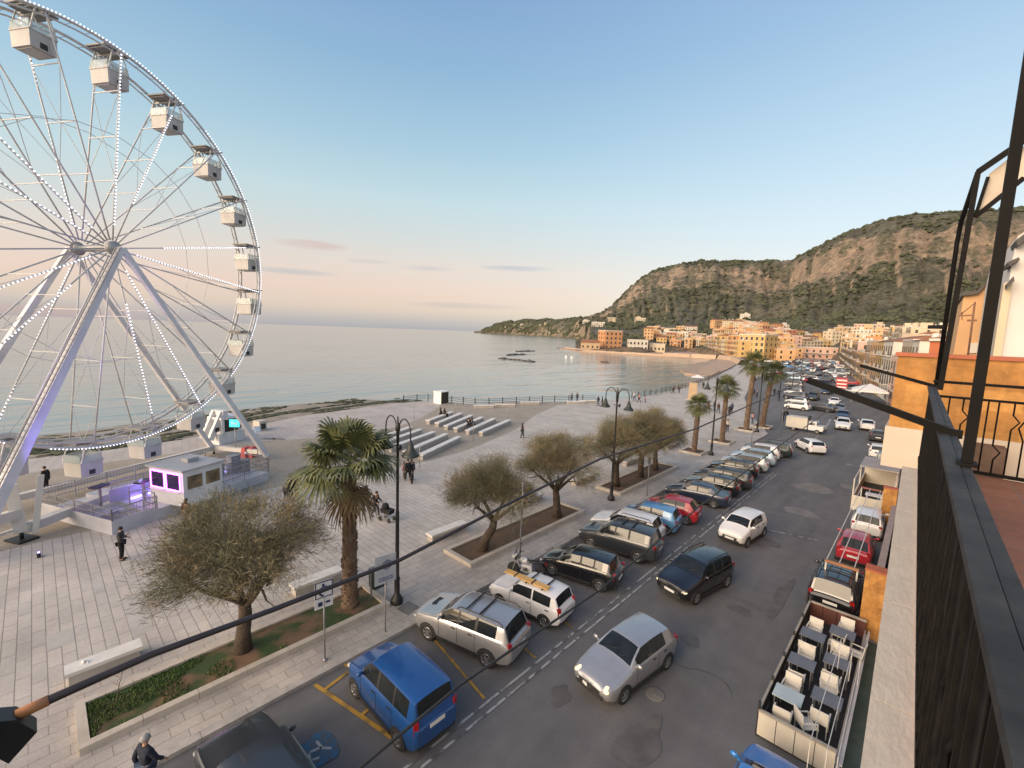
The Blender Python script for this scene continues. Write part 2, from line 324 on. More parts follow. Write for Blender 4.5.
for i in range(3400):
    k = random.choice([1, 2, 2, 3, 3, 4, 4, 5, 5, 6, 6, 7]); t = random.random(); (p, nA) = out_[k]; (q, nB) = out_[k+1]
    u = random.betavariate(1.4, 2.6)*(EDW[k]+.5)
    x = p[0]+(q[0]-p[0])*t+nA.x*u; y = p[1]+(q[1]-p[1])*t+nA.y*u; z = .05-.75*min(1, u/EDW[k])+.03
    if mnoise.noise((u*.5, (x+y)*.09, 0)) < .06: continue
    mb.ell((x, y, z), (random.uniform(.3, .9), random.uniform(.5, 2.0), random.uniform(.06, .22)), 6, 3, 0, Matrix.Rotation(random.uniform(-.5, .5), 3, 'Z'))
tag(mb.build('seaweed', pmat('sea_weed', (.03,.042,.018), (.075,.07,.035), 1.2, .9)), 'dark green banks of washed up seaweed along the waterline', 'seaweed', kind='stuff')
# far beach and quay
mwallc = pmat('seafront_pavement', (.40,.31,.23), (.33,.26,.2), .3, .9)
mb = MB()
WL = [(-53,152), (-62,156), (-69.8,170.6), (-76,190), (-83,220), (-89,259), (-97,284)]; WT = [(-51.5,160), (-53.5,166), (-57,184), (-61,203), (-68,233), (-82,268), (-94,291)]
vs = []
for a, b in zip(WL, WT): vs += [(a[0]-3, a[1]-1.5, -1.9), (a[0], a[1], SEA_Z+.03), ((a[0]*2+b[0])/3, (a[1]*2+b[1])/3, -.1), (b[0], b[1], .5)]
mb.add(vs, [(i*4+j, i*4+j+1, i*4+5+j, i*4+4+j) for i in range(len(WL)-1) for j in range(3)], 0, True); struct('sand_beach', mb, msand)
mb = MB(); mb.prism([(-51,163), (-57,186), (-66,231), (-82,268), (-95,289), (-60,300), (-40,240), (-38,170)], -2, .09); struct('seafront_road', mb, mwallc)
mwall = pmat('sea_wall_stone', (.50,.35,.24), (.40,.29,.2), .4, .9, bump=.2)
QUAY = [(-68,231), (-82,266), (-96,286), (-111,285.5), (-127,280), (-155,277.5), (-191,282), (-239,321)]
mb = MB()
for i, (a, b) in enumerate(zip(QUAY, QUAY[1:])):
    A = Vector((*a, 0)); B = Vector((*b, 0)); d = (B-A).normalized(); o = Vector((d.y, -d.x, 0))
    zt = [2.6, 2.6, 2.4, 2.2, 1.2, .9, .8][i]; ins = o*2.4
    mb.add([A+Vector((0,0,-1.6)), B+Vector((0,0,-1.6)), B+ins+Vector((0,0,zt)), A+ins+Vector((0,0,zt)), A+o*6+Vector((0,0,zt)), B+o*6+Vector((0,0,zt)), A+o*6+Vector((0,0,-1.6)), B+o*6+Vector((0,0,-1.6))], [(0,1,2,3), (3,2,5,4), (4,5,7,6)])
tag(mb.build('sea_wall', mwall), 'long sand coloured sea wall curving round the far beach', 'sea wall')
mb = MB()
for i in range(10):
    t = i/9; mb.bar((-239-8*math.sin(t*3), 321+t*26, -1.0), (-238-8*math.sin((t+.11)*3), 321+(t+.11)*26, -1.0), 9, 1.5)
tag(mb.build('stone_jetty', pmat('jetty_stone', (.1,.085,.07), (.16,.13,.1), .5, .9)), 'low dark stone jetty at the tip of the far quay', 'jetty')
# rock islets in the bay
random.seed(9); mrock = pmat('dark_rock', (.05,.045,.042), (.11,.095,.085), .6, .9, bump=.4)
for (ps, lb) in [(((500,358.5), (534,362)), 'long dark rock bar in the bay, nearest of three'), (((508,355.3), (525,354.5)), 'short dark rock bar in the bay, middle of three'), (((518,351.6), (534,351.2)), 'thin dark rock bar in the bay, farthest of three'), (((466,332.2), (471,332.2)), 'tiny islet off the tip of the headland')]:
    a = at(*ps[0], SEA_Z); b = at(*ps[1], SEA_Z); mb = MB(); L = (b-a).length; n = 16
    if L > 60: b = a+(b-a)*(60/L); L = 60
    for i in range(n):
        p = a.lerp(b, (i+.5)/n); mb.ell((p.x+random.uniform(-1.5,1.5), p.y+random.uniform(-1.5,1.5), SEA_Z), (L/n*random.uniform(1,1.7), random.uniform(2,4), random.uniform(.8,1.9)), 7, 4)
    mb.bar(a+Vector((0,0,-.1)), b+Vector((0,0,-.1)), 1.6, 1.0)
    tag(mb.build('rock_islet', mrock), lb, 'rocks', 'rocks in the bay')
# ---- hills
SKYL = [(474,331.1), (482,330.6), (488,328), (495,324.5), (508,322), (520,321), (545,320), (556,320.5), (572,320), (590,317), (602,313.5), (612,307), (622,297), (632,287), (645,277), (660,269.5), (680,265), (700,263.2), (730,261.8), (760,262.3), (785,261), (795,260), (808,253), (820,247), (840,237), (860,229), (880,222), (900,217), (930,214), (960,213), (1000,211), (1024,208)]
SKA = [azel(*p) for p in SKYL] + [(14, 11.2), (30, 10), (60, 7)]
SHORE = [(azel(px, hx(px))[0], r) for px, r in [(474,3000), (482,2650), (500,2331), (520,2078), (540,1878), (560,1540), (572,1300), (575.5,1200), (576,352), (590,336), (620,318), (660,305), (689,304), (712,300)]]
RT = [(azel(px, hx(px))[0], r) for px, r in [(474,3100), (482,2700), (500,2380), (520,2120), (540,1920), (560,1600), (575,1350), (590,360), (640,340), (672,420), (692,440), (720,330), (745,290), (768,320), (797,430), (830,440), (842,330), (865,170), (890,120), (915,90)]]+[(10, 90)]
RR = [(azel(px, hx(px))[0], r) for px, r in [(474,3300), (482,2900), (500,2600), (540,2250), (560,2050), (600,1950), (640,1850), (700,1780), (782,1750), (800,1500), (860,1380), (1024,1250)]]+[(60, 1200)]
def town_h(a, r):
    rt = interp(a, RT)
    return .6 + max(0, r-rt)*27/(max(650, rt+200)-rt)
def hill_h(a, r):
    rs = interp(a, SHORE) if a < SHORE[-1][0] else 60
    rt = interp(a, RT)
    if r < rs: return -6.0
    if r < rt: return -3.0 if a > -34 else .3
    r1 = max(650, rt+60); rr = interp(a, RR); hr = CAM_H + rr*math.tan(R_(interp(a, SKA)))
    x, y = r*math.sin(R_(a)), r*math.cos(R_(a))
    head = rt > 1000
    if head:
        t = min(1.0, (r-rt)/max(60, rr-rt)); h = .3+(hr-.3)*(1-(1-t)**2.2)
        if r > rr: h = hr*max(0, 1-(r-rr)/400)
        return h + mnoise.fractal((x*.012, y*.012, 3), 1, 2, 4)*7*t
    if r < r1: return min(town_h(a, r), 27.6)
    if r <= rr:
        t = (r-r1)/(rr-r1); h1 = town_h(a, r1) if r1 < 700 else 27.6; h1 = min(h1, 27.6)
        cl = .60+.05*mnoise.noise((a*.35, 0, 7)); nz = mnoise.fractal((x*.006, y*.006, 1), 1, 2, 5)
        t2 = t+.06*nz*min(1, (1-t)*4)*min(1, t*5)
        S = interp(t2, [(0,0), (.25,.12), (cl-.12,.40), (cl,.52), (cl+.025,.60), (cl+.07,.66), (cl+.095,.74), (.88,.93), (1.0,1.0), (2,1.0)])
        h = h1+(hr-h1)*S + mnoise.fractal((x*.02, y*.02, 5), 1, 2, 5)*9*min(1, t*3)*(1 if t < .9 else .55)
        gul = abs(mnoise.noise((a*.9+.5*nz, r*.0012, 11))); h -= 9*max(0, .25-gul)/.25*min(1, t*4)*min(1, (1-t)*5)
        return h
    return hr*max(-.1, 1-((r-rr)/900)**1.5) + mnoise.fractal((x*.02, y*.02, 5), 1, 2, 5)*5
A0, A1 = azel(474, hx(474))[0], 52.0
NA = 330; NR = 150; vs = []; rsl = []
azs = []
for i in range(NA+1):
    u = i/NA; azs.append(A0+(8-A0)*min(1, u/.86) if u <= .86 else 8+(A1-8)*(u-.86)/.14)
rl = [150*(3400/150)**(j/NR) for j in range(NR+1)]
for a in azs:
    for r in rl:
        vs.append((r*math.sin(R_(a)), r*math.cos(R_(a)), hill_h(a, r) if r > 200 or a < -20 else -3.0))
def rock_f(a, r):
    rt = interp(a, RT); rr = interp(a, RR); x, y = r*math.sin(R_(a)), r*math.cos(R_(a))
    if rt > 1000: return max(0, .75-abs(r-rt-25)/60)
    r1 = max(650, rt+60)
    if r < r1 or r > rr+30: return 0
    t = (r-r1)/(rr-r1); cl = .60+.05*mnoise.noise((a*.35, 0, 7))
    lo = .2 if a > -19 else .13
    band = max(0, 1-max(0, (cl-.02-t)/lo, (t-cl-.10)/.14))
    n = mnoise.fractal((x*.011, y*.011, 9), 1, 2, 5); v = mnoise.noise((a*1.3, r*.0015, 4))
    return max(0, min(1, band*((.56 if a > -19 else .40)+1.0*n+.5*v)))
HM = MB(); W_ = NR+1
HM.add(vs, [((i+1)*W_+j, (i+1)*W_+j+1, i*W_+j+1, i*W_+j) for i in range(NA) for j in range(NR) if max(vs[i*W_+j][2], vs[i*W_+j+1][2], vs[(i+1)*W_+j][2], vs[(i+1)*W_+j+1][2]) > -5], 0, True)
mhill = pmat('hill_scrub', (.10,.094,.062), (.21,.185,.125), .022, .95, detail=12, contrast=(.36,.62))
n_, l_, b_ = nodes_of(mhill)
ge = n_.new('ShaderNodeNewGeometry'); sx_ = n_.new('ShaderNodeSeparateXYZ'); l_.new(ge.outputs['Normal'], sx_.inputs[0])
tch = n_.new('ShaderNodeTexCoord'); nz_ = n_.new('ShaderNodeTexNoise'); nz_.inputs['Scale'].default_value = .018; nz_.inputs['Detail'].default_value = 10; nz_.inputs['Roughness'].default_value = .7; l_.new(tch.outputs['Object'], nz_.inputs['Vector'])
ma = n_.new('ShaderNodeMath'); ma.operation = 'MULTIPLY_ADD'; l_.new(nz_.outputs[0], ma.inputs[0]); ma.inputs[1].default_value = .75; l_.new(sx_.outputs[2], ma.inputs[2])
mrp = n_.new('ShaderNodeMapRange'); l_.new(ma.outputs[0], mrp.inputs[0]); mrp.inputs[1].default_value = 1.06; mrp.inputs[2].default_value = .94
nr_ = n_.new('ShaderNodeTexNoise'); nr_.inputs['Scale'].default_value = .07; nr_.inputs['Detail'].default_value = 12; nr_.inputs['Roughness'].default_value = .75; l_.new(tch.outputs['Object'], nr_.inputs['Vector'])
rr_ = n_.new('ShaderNodeValToRGB'); rr_.color_ramp.elements[0].color = (.2,.15,.11,1); rr_.color_ramp.elements[1].color = (.56,.41,.28,1); rr_.color_ramp.elements[0].position = .38; rr_.color_ramp.elements[1].position = .62; l_.new(nr_.outputs[0], rr_.inputs[0])
qh = n_.new('ShaderNodeMix'); qh.data_type = 'RGBA'; atn = n_.new('ShaderNodeAttribute'); atn.attribute_name = 'rock'
m1 = n_.new('ShaderNodeMath'); m1.operation = 'MULTIPLY_ADD'; l_.new(atn.outputs['Fac'], m1.inputs[0]); m1.inputs[1].default_value = 2.3; nz3 = n_.new('ShaderNodeTexNoise'); nz3.inputs['Scale'].default_value = .045; nz3.inputs['Detail'].default_value = 9; nz3.inputs['Roughness'].default_value = .72; l_.new(tch.outputs['Object'], nz3.inputs['Vector'])
m0 = n_.new('ShaderNodeMath'); m0.operation = 'MULTIPLY_ADD'; l_.new(nz3.outputs[0], m0.inputs[0]); m0.inputs[1].default_value = 7.5; m0.inputs[2].default_value = -4.6; l_.new(m0.outputs[0], m1.inputs[2])
m2 = n_.new('ShaderNodeMath'); m2.operation = 'MAXIMUM'; m2.use_clamp = True; l_.new(m1.outputs[0], m2.inputs[0]); l_.new(mrp.outputs[0], m2.inputs[1]); l_.new(m2.outputs[0], qh.inputs[0]); l_.new(b_.inputs['Base Color'].links[0].from_socket, qh.inputs[6]); l_.new(rr_.outputs[0], qh.inputs[7]); l_.new(qh.outputs[2], b_.inputs['Base Color'])
bph = n_.new('ShaderNodeBump'); bph.inputs['Strength'].default_value = 1; bph.inputs['Distance'].default_value = 14; l_.new(nr_.outputs[0], bph.inputs['Height']); l_.new(bph.outputs[0], b_.inputs['Normal'])
sz_ = n_.new('ShaderNodeSeparateXYZ'); l_.new(tch.outputs['Object'], sz_.inputs[0])
mz_ = n_.new('ShaderNodeMapRange'); l_.new(sz_.outputs[2], mz_.inputs[0]); mz_.inputs[1].default_value = 4.5; mz_.inputs[2].default_value = 2.5
ms_ = n_.new('ShaderNodeMapRange'); l_.new(sz_.outputs[0], ms_.inputs[0]); ms_.inputs[1].default_value = -330; ms_.inputs[2].default_value = -230
mzz = n_.new('ShaderNodeMath'); mzz.operation = 'MULTIPLY'; l_.new(mz_.outputs[0], mzz.inputs[0]); l_.new(ms_.outputs[0], mzz.inputs[1])
qz = n_.new('ShaderNodeMix'); qz.data_type = 'RGBA'; l_.new(mzz.outputs[0], qz.inputs[0]); l_.new(qh.outputs[2], qz.inputs[6]); qz.inputs[7].default_value = (.36,.25,.17,1)
ns_ = n_.new('ShaderNodeTexNoise'); ns_.inputs['Scale'].default_value = .16; ns_.inputs['Detail'].default_value = 5; l_.new(tch.outputs['Object'], ns_.inputs['Vector'])
rs_ = n_.new('ShaderNodeValToRGB'); rs_.color_ramp.elements[0].position = .44; rs_.color_ramp.elements[1].position = .56; rs_.color_ramp.elements[0].color = (.55,.58,.5,1); rs_.color_ramp.elements[1].color = (1.06,1.06,1.04,1); l_.new(ns_.outputs[0], rs_.inputs[0])
qs_ = n_.new('ShaderNodeMix'); qs_.data_type = 'RGBA'; qs_.blend_type = 'MULTIPLY'; mi_ = n_.new('ShaderNodeMath'); mi_.operation = 'MULTIPLY_ADD'; l_.new(m2.outputs[0], mi_.inputs[0]); mi_.inputs[1].default_value = -.75; mi_.inputs[2].default_value = 1; l_.new(mi_.outputs[0], qs_.inputs[0]); l_.new(qz.outputs[2], qs_.inputs[6]); l_.new(rs_.outputs[0], qs_.inputs[7]); l_.new(qs_.outputs[2], b_.inputs['Base Color'])
hill_o = tag(HM.build('hills', mhill), kind='structure')
at_ = hill_o.data.attributes.new('rock', 'FLOAT', 'POINT'); at_.data.foreach_set('value', [rock_f(a, r) for a in azs for r in rl])
# scrub wood on the hills: one mass
random.seed(3); mb = MB()
ICO = [(0,0,1), (.89,0,.45), (.28,.85,.45), (-.72,.53,.45), (-.72,-.53,.45), (.28,-.85,.45), (.72,.53,-.3), (-.28,.85,-.3), (-.89,0,-.3), (-.28,-.85,-.3), (.72,-.53,-.3)]
ICF = [(0,1,2), (0,2,3), (0,3,4), (0,4,5), (0,5,1), (1,6,2), (2,6,7), (2,7,3), (3,7,8), (3,8,4), (4,8,9), (4,9,5), (5,9,10), (5,10,1), (1,10,6)]
cnt = 0
while cnt < 9500:
    a = random.uniform(A0+1, 9); rt = interp(a, RT); rr = interp(a, RR); head = rt > 1000
    q = random.random()
    if head: r = rt+15+(rr-rt)*random.random()
    elif q < .16 and a < -19: r = rt+40+random.random()*max(10, 640-rt)
    elif q < .5: r = max(650, rt)+(rr-max(650, rt))*random.random()**1.7*.55
    elif q < .72: r = rr*(1-random.random()**2*.12)
    else: r = max(650, rt)+(rr-max(650, rt))*random.random()
    x, y = r*math.sin(R_(a)), r*math.cos(R_(a))
    if mnoise.noise((x*.01, y*.01, 20)) < -.05 and q < .9: cnt += .2; continue
    if not head and rock_f(a, r) > .35 and random.random() < .8: cnt += .2; continue
    h = hill_h(a, r); s = random.uniform(2.2, 5.0)*(r/1100)**.5*(1.15 if head else 1)
    k = [random.uniform(.7, 1.3) for _ in ICO]
    mb.add([(x+v[0]*s*k[i], y+v[1]*s*k[i], h+s*.25+v[2]*s*.8*k[i]) for i, v in enumerate(ICO)], ICF); cnt += 1
tag(mb.build('scrub_wood', pmat('dark_scrub', (.042,.05,.027), (.085,.09,.05), .03, .95)), 'dark scrub and low trees scattered over the far hills', 'scrub', kind='stuff')
# ------------------------------------------------------------------ town
MDARK = pmat('window_dark', (.03,.03,.035), (.06,.055,.05), .5, .2)
MSHUT = pmat('shutter_green', (.07,.09,.06), (.12,.08,.05), .4, .6)
MTILE = pmat('roof_tile', (.28,.12,.065), (.2,.09,.055), .9, .9)
MFLAT = pmat('flat_roof', (.36,.29,.23), (.28,.23,.19), .3, .9)
MTRIM = pmat('white_trim', (.62,.57,.5), (.52,.48,.42), .4, .8)
COLS = {'ochre yellow': (.56,.37,.15), 'cream': (.60,.49,.34), 'orange': (.54,.27,.12), 'pale pink': (.58,.38,.30), 'off-white': (.62,.57,.49), 'sand': (.48,.34,.2), 'apricot': (.6,.36,.18), 'faded red': (.42,.16,.1), 'beige': (.5,.4,.29)}
WMAT = {k: pmat('wall_'+k.replace(' ', '_').replace('-', '_'), v, tuple(x*.84 for x in v), .25, .9, bump=.1) for k, v in COLS.items()}
def house_mesh(w, d, st, roof, rng, sh=3.1, detail=1):
    """front faces local -Y; returns one mesh: walls, roof, windows, trim"""
    mb = MB(); h = st*sh+.4
    mb.box((0, d/2, h/2-1.5), (w, d, h+3), 0, 0)
    if roof == 'tiled':
        mb.add([(-w/2-.3, -.3, h+.02), (w/2+.3, -.3, h+.02), (w/2+.3, d+.3, h+.02), (-w/2-.3, d+.3, h+.02), (-w/2-.3, d/2, h+1.5), (w/2+.3, d/2, h+1.5)], [(0,1,5,4), (2,3,4,5), (1,2,5), (3,0,4), (0,3,2,1)], 1)
    else:
        mb.box((0, d/2, h+.15), (w+.12, d+.12, .3), 0, 3)
        mb.box((0, d/2, h+.33), (w-.4, d-.4, .05), 0, 1)
        if rng.random() < .55: mb.box((rng.uniform(-.25, .25)*w, d*rng.uniform(.4,.7), h+1.3), (w*rng.uniform(.25,.5), d*.35, 2.4), 0, 0)
        if rng.random() < .4: mb.lathe((rng.uniform(-.3,.3)*w, d*.3, h+.3), [(.5,0), (.55,.5), (.5,1.1), (.05,1.2)], 8, 3)
    nb = max(2, int(w/2.6)); bal = rng.random() < .6
    for f in range(st):
        z = f*sh+1.7
        for i in range(nb):
            x = -w/2+w*(i+.5)/nb; big = f == 0
            ww, hh = (1.7, 2.3) if big and rng.random() < .5 else (1.05, 1.55 if not (bal and f > 0) else 2.1)
            mb.box((x, -.02, z-(.25 if hh > 2 else 0)), (ww, .12, hh), 0, 2 if rng.random() < .7 else 4)
            if bal and f > 0: mb.box((x, -.45, z-1.38), (1.8, .9, .14), 0, 3); mb.box((x, -.88, z-.85), (1.8, .05, .9), 0, 2 if rng.random() < .5 else 3)
        for sgn in (-1, 1):
            for i in range(max(1, int(d/4))):
                y = d*(i+.5)/max(1, int(d/4)); mb.box((sgn*w/2, y, z), (.12, 1.0, 1.5), 0, 2)
        if f: mb.box((0, -.02, f*sh+.1), (w+.06, .14, .16), 0, 3)
    return mb
rng = random.Random(17); HL = []
ZN = {}
def row(poly, zone, ncols, widths=(7, 13), stor=(2, 4), depth=11, zf=None, face=1, gap=.02, tiled=.25, closest=0, azmax=99):
    pts = [Vector((*p, 0)) for p in poly]; seg = [(b-a).length for a, b in zip(pts, pts[1:])]; tot = sum(seg); s = 0; items = []
    while s < tot-5:
        wd = rng.uniform(*widths); wd = min(wd, tot-s); m = s+wd/2; k = 0
        while k < len(seg)-1 and m > seg[k]: m -= seg[k]; k += 1
        d = (pts[k+1]-pts[k]).normalized(); c = pts[k]+d*m
        if math.degrees(math.atan2(c.x, c.y)) > azmax: s += wd; continue
        items.append((c, math.atan2(d.y, d.x)+(0 if face > 0 else math.pi), wd-gap)); s += wd
    cols = [rng.choice(ncols) for _ in items]
    for i in range(1, len(cols)):
        while cols[i] == cols[i-1]: cols[i] = rng.choice(ncols)
    for i, (c, rz, wd) in enumerate(items):
        st = rng.randint(*stor); rf = 'tiled' if rng.random() < tiled else 'flat'
        z = zf(c) if zf else 0
        mb = house_mesh(wd, depth*rng.uniform(.85, 1.1), st, rf, rng)
        o = mb.build('house', [WMAT[cols[i]], MTILE if rf == 'tiled' else MFLAT, MDARK, MTRIM, MSHUT], None, None, (c.x, c.y, z), rz)
        nbr = 'between %s and %s' % (cols[i-1], cols[i+1]) if 0 < i < len(items)-1 else ('at the end by %s' % (cols[1] if i == 0 else cols[i-1]) if len(items) > 1 else '')
        HL.append((o, '%s %s-storey %s house %s, %s' % (cols[i], ['', 'one', 'two', 'three', 'four', 'five'][st], {'flat':'flat','tiled':'tiled'}[rf], zone, nbr), zone))
def off(poly, d):
    r = []
    for i, p in enumerate(poly):
        a = Vector(poly[max(i-1, 0)]); b = Vector(poly[min(i+1, len(poly)-1)]); t = (b-a).normalized(); r.append((p[0]-t.y*d, p[1]+t.x*d))
    return r
def tz(c):
    a = math.degrees(math.atan2(c.x, c.y)); return max(.3, min(27.6, town_h(a, c.length))) if c.length > 1 else 0
warm = ['ochre yellow', 'ochre yellow', 'orange', 'apricot', 'cream', 'sand', 'pale pink']; mixed = list(COLS)+['cream', 'off-white', 'sand', 'cream', 'beige', 'apricot']
# seafront row behind the beach wall, left to right as seen from the sea
SEAF = [(-170,436), (-150,418), (-118,352), (-96,312), (-84,292)]
row(SEAF, 'on the beach seafront', warm, (6.5,10.5), (3,4), 12, lambda c: 2.2)
for k in range(1, 8):
    row(off(SEAF, 21*k), ['', 'second row behind the beach', 'third row behind the beach', 'fourth row behind the beach', 'fifth row behind the beach', 'sixth row behind the beach', 'seventh row behind the beach', 'top row behind the beach'][k], mixed if k > 2 else warm, (7,13), (2,3), 12, lambda c: tz(c)+.5, gap=rng.choice([.3, 2.5]), azmax=-11.6)
row([(2.5,90), (1.9,46)], 'on the near right street front', warm+['beige'], (9,14), (2,3), 12, lambda c: .1, tiled=0)
# right side of the street, facing it
RSTR = [(-1.2,92), (-4.6,119), (-8.4,139), (-14,169), (-25,241), (-38,330), (-50,425)][::-1]
row(RSTR, 'on the right street front', warm+['beige', 'off-white'], (9,14), (3,4), 13, lambda c: .1)
for k in range(1, 5):
    row(off(RSTR, 24*k), ['', 'second row right of street', 'third row right of street', 'fourth row right of street', 'fifth row right of street'][k], mixed, (10,17), (3,4), 13, lambda c: min(tz(c), 12+c.length*.03)*.8, gap=1)
# behind the pink hall closing the square
TERM = [(-92,452), (-78,460), (-56,484), (-46,494)]
for k in range(0, 9):
    row(off(TERM, 8+22*k), ['first', 'second', 'third', 'fourth', 'fifth', 'sixth', 'seventh', 'eighth', 'ninth'][k]+' row behind the square', mixed, (7,12), (2,3), 11, lambda c: tz(c)+1.0)
seen = {}
for o, lb, zone in HL: seen.setdefault(lb, []).append(o)
for o, lb, zone in HL: tag(o, lb, 'house', 'houses '+zone)
for k, d0 in enumerate((345, 395, 445, 495, 545, 600)):
    pl_ = [(d0*math.sin(R_(a_)), d0*math.cos(R_(a_))) for a_ in (-5.6 if k == 0 else -6.8, -3, 0, 3)]
    row(pl_, ['first', 'second', 'third', 'fourth', 'fifth', 'sixth'][k]+' row up the street hill', mixed, (8,13), (2,3), 11, lambda c: max(2, (c.length-300)*.082-1))
QB = []
for k, (d0, zn) in enumerate([(455,'nearest row behind the quay'), (500,'second row behind the quay'), (550,'third row behind the quay'), (600,'upper row behind the quay')]):
    pl_ = [(d0*math.sin(R_(azel(px, hx(px))[0])), d0*math.cos(R_(azel(px, hx(px))[0]))) for px in ((642+4*k), 668, 700)]
    n0 = len(HL); row(pl_, zn, mixed if k else warm, (9,15), (2,4), 11, lambda c: max(.6, tz(c)*.8), gap=rng.choice([.5, 3]), face=1)
for o, lb, zone in HL[-60:]:
    if 'quay' in zone and 'label' not in o: tag(o, lb, 'house', 'houses '+zone)
for o, lb, zone in HL:
    if 'label' not in o: tag(o, lb, 'house', 'houses '+zone)
seen = {}
for o, lb, zone in HL: seen.setdefault(o['label'], []).append(o)
for lb, os_ in seen.items():
    if len(os_) > 1:
        os_.sort(key=lambda o: o.location.length)
        for i, o in enumerate(os_): o['label'] = ' '.join(lb.replace(' flat house', ' house').replace(' tiled house', ' house').replace(', between', ' between').split()) + (', nearer' if i == 0 else ', farther' if i == 1 else ', farthest')
# buildings that stand out: built with parts
def big_house(name, c, rz, w, d, st, col, label, roof='flat', sh=3.2, bays=None):
    t = empty(name, c, rz, label, 'building'); h = st*sh+.5
    MB().box((0, d/2, h/2-1), (w, d, h+2)).build('wall', WMAT[col], t)
    r = MB()
    if roof == 'tiled': r.add([(-w/2-.5, -.5, h+.02), (w/2+.5, -.5, h+.02), (w/2+.5, d+.5, h+.02), (-w/2-.5, d+.5, h+.02), (-w/2+1, d/2, h+2.4), (w/2-1, d/2, h+2.4)], [(0,1,5,4), (2,3,4,5), (1,2,5), (3,0,4), (0,3,2,1)])
    else: r.box((0, d/2, h+.3), (w+.3, d+.3, .6))
    r.build('roof', MTILE if roof == 'tiled' else MTRIM, t)
    nb = bays or max(2, int(w/3))
    for f in range(st):
        for i in range(nb):
            x = -w/2+w*(i+.5)/nb; z = f*sh+1.9
            o = MB().box((x, -.03, z), (1.3, .16, 1.9)).build('window', MDARK, t)
            MB().box((x, -.08, z+1.05), (1.7, .2, .2)).box((x, -.1, z-1.05), (1.7, .3, .14)).build('frame', MTRIM, o)
        for s in (-1, 1):
            for i in range(max(1, int(d/4.5))):
                y = d*(i+.5)/max(1, int(d/4.5)); MB().box((s*w/2, y, f*sh+1.9), (.16, 1.2, 1.7)).build('window', MDARK, t)
    return t
def ang_to(c, dst=(0, 0)): return math.atan2(dst[1]-c[1], dst[0]-c[0])+math.pi/2
p = at(813, 358.6); t = big_house('town_hall', (p.x, p.y, .1), ang_to(p), 30, 12, 2, 'pale pink', 'long pink two-storey hall with white bands closing the far square', 'flat', 3.9, 7)
MB().box((0, -.6, 4.1), (30.3, 1.4, .4)).build('balcony', MTRIM, t)
c = at(613, 349.5, 1); big_house('corner_building', (c.x, c.y, 1), ang_to(c)+.45, 15, 14, 4, 'orange', 'tall orange building standing alone at the quay end', 'flat', 3.6, 4)
c = at(638, 350.5, 1); big_house('low_building', (c.x, c.y, 1), ang_to(c)+.2, 15, 10, 2, 'off-white', 'white two-storey building beside the tall orange one', 'flat', 3.9, 5)
c = at(657, 351, 1); big_house('low_building', (c.x, c.y, 1), ang_to(c), 12, 9, 1, 'cream', 'low cream building on the quay right of the white one', 'flat', 5, 4)
c = at(590, 349, 1); big_house('low_building', (c.x, c.y, 1), ang_to(c), 15, 9, 1, 'sand', 'low sand coloured shed at the quay tip left of the orange building', 'tiled', 4.6, 4)
c = Vector((-80, 300, 1)); big_house('corner_building', c, ang_to(c)-.5, 16, 15, 4, 'ochre yellow', 'big yellow corner building at the right end of the seafront row', 'flat', 3.5, 5)
# houses and rows between quay and hill
for i, (px, py, d_, col, st) in enumerate([(655,336,470,'orange',3), (668,337,480,'ochre yellow',3), (681,335,500,'off-white',4), (690,334,520,'pale pink',4), (646,331,600,'cream',2), (664,328,650,'off-white',2), (632,330,640,'sand',2), (700,333,520,'beige',3)]):
    a, e = azel(px, py); x, y = d_*math.sin(R_(a)), d_*math.cos(R_(a)); z = max(.5, town_h(a, d_)*.62)
    mb = house_mesh(14, 11, st, 'flat', rng)
    o = mb.build('house', [WMAT[col], MFLAT, MDARK, MTRIM, MSHUT], None, None, (x, y, z), ang_to((x, y))+rng.uniform(-.4, .4))
    tag(o, '%s %s-storey house on the slope behind the quay, %s' % (col, ['', 'one', 'two', 'three', 'four'][st], ['left of a yellow one', 'right of an orange one', 'tall and flat-roofed', 'above the beach end', 'low under the hill', 'highest up the slope', 'farthest left below the hill', 'nearest the seafront row'][i]), 'house', 'houses behind the quay')
# villas on the headland and on the hill
for i, (px, py, lb) in enumerate([(515,326,'white villa on the headland, second from its tip'), (522,325.5,'pale villa near the top of the headland'), (541,326,'white villa half way along the headland'), (546,324.5,'cream villa high on the headland'), (506,328,'small white villa nearest the headland tip'), (586,323,'white villa among trees where the headland meets the hill'), (612,321,'pale villa among trees left of the tall orange building'), (745,317.5,'lone pale house on the lower hillside above the seafront'), (598,327,'white villa above the quay tip'), (640,322,'white villa above the quay houses')]):
    a, e = azel(px, py); r = interp(a, RT)
    while r < interp(a, RR) and hill_h(a, r) < CAM_H+r*math.tan(R_(e)): r += 6
    x, y = r*math.sin(R_(a)), r*math.cos(R_(a)); mb = house_mesh(17, 10, 2, 'flat', rng)
    tag(mb.build('villa', [WMAT['off-white' if i % 3 else 'cream'], MFLAT, MDARK, MTRIM, MSHUT], None, None, (x, y, hill_h(a, r)-.5), ang_to((x, y))), lb, 'villa', 'villas on the hillside')
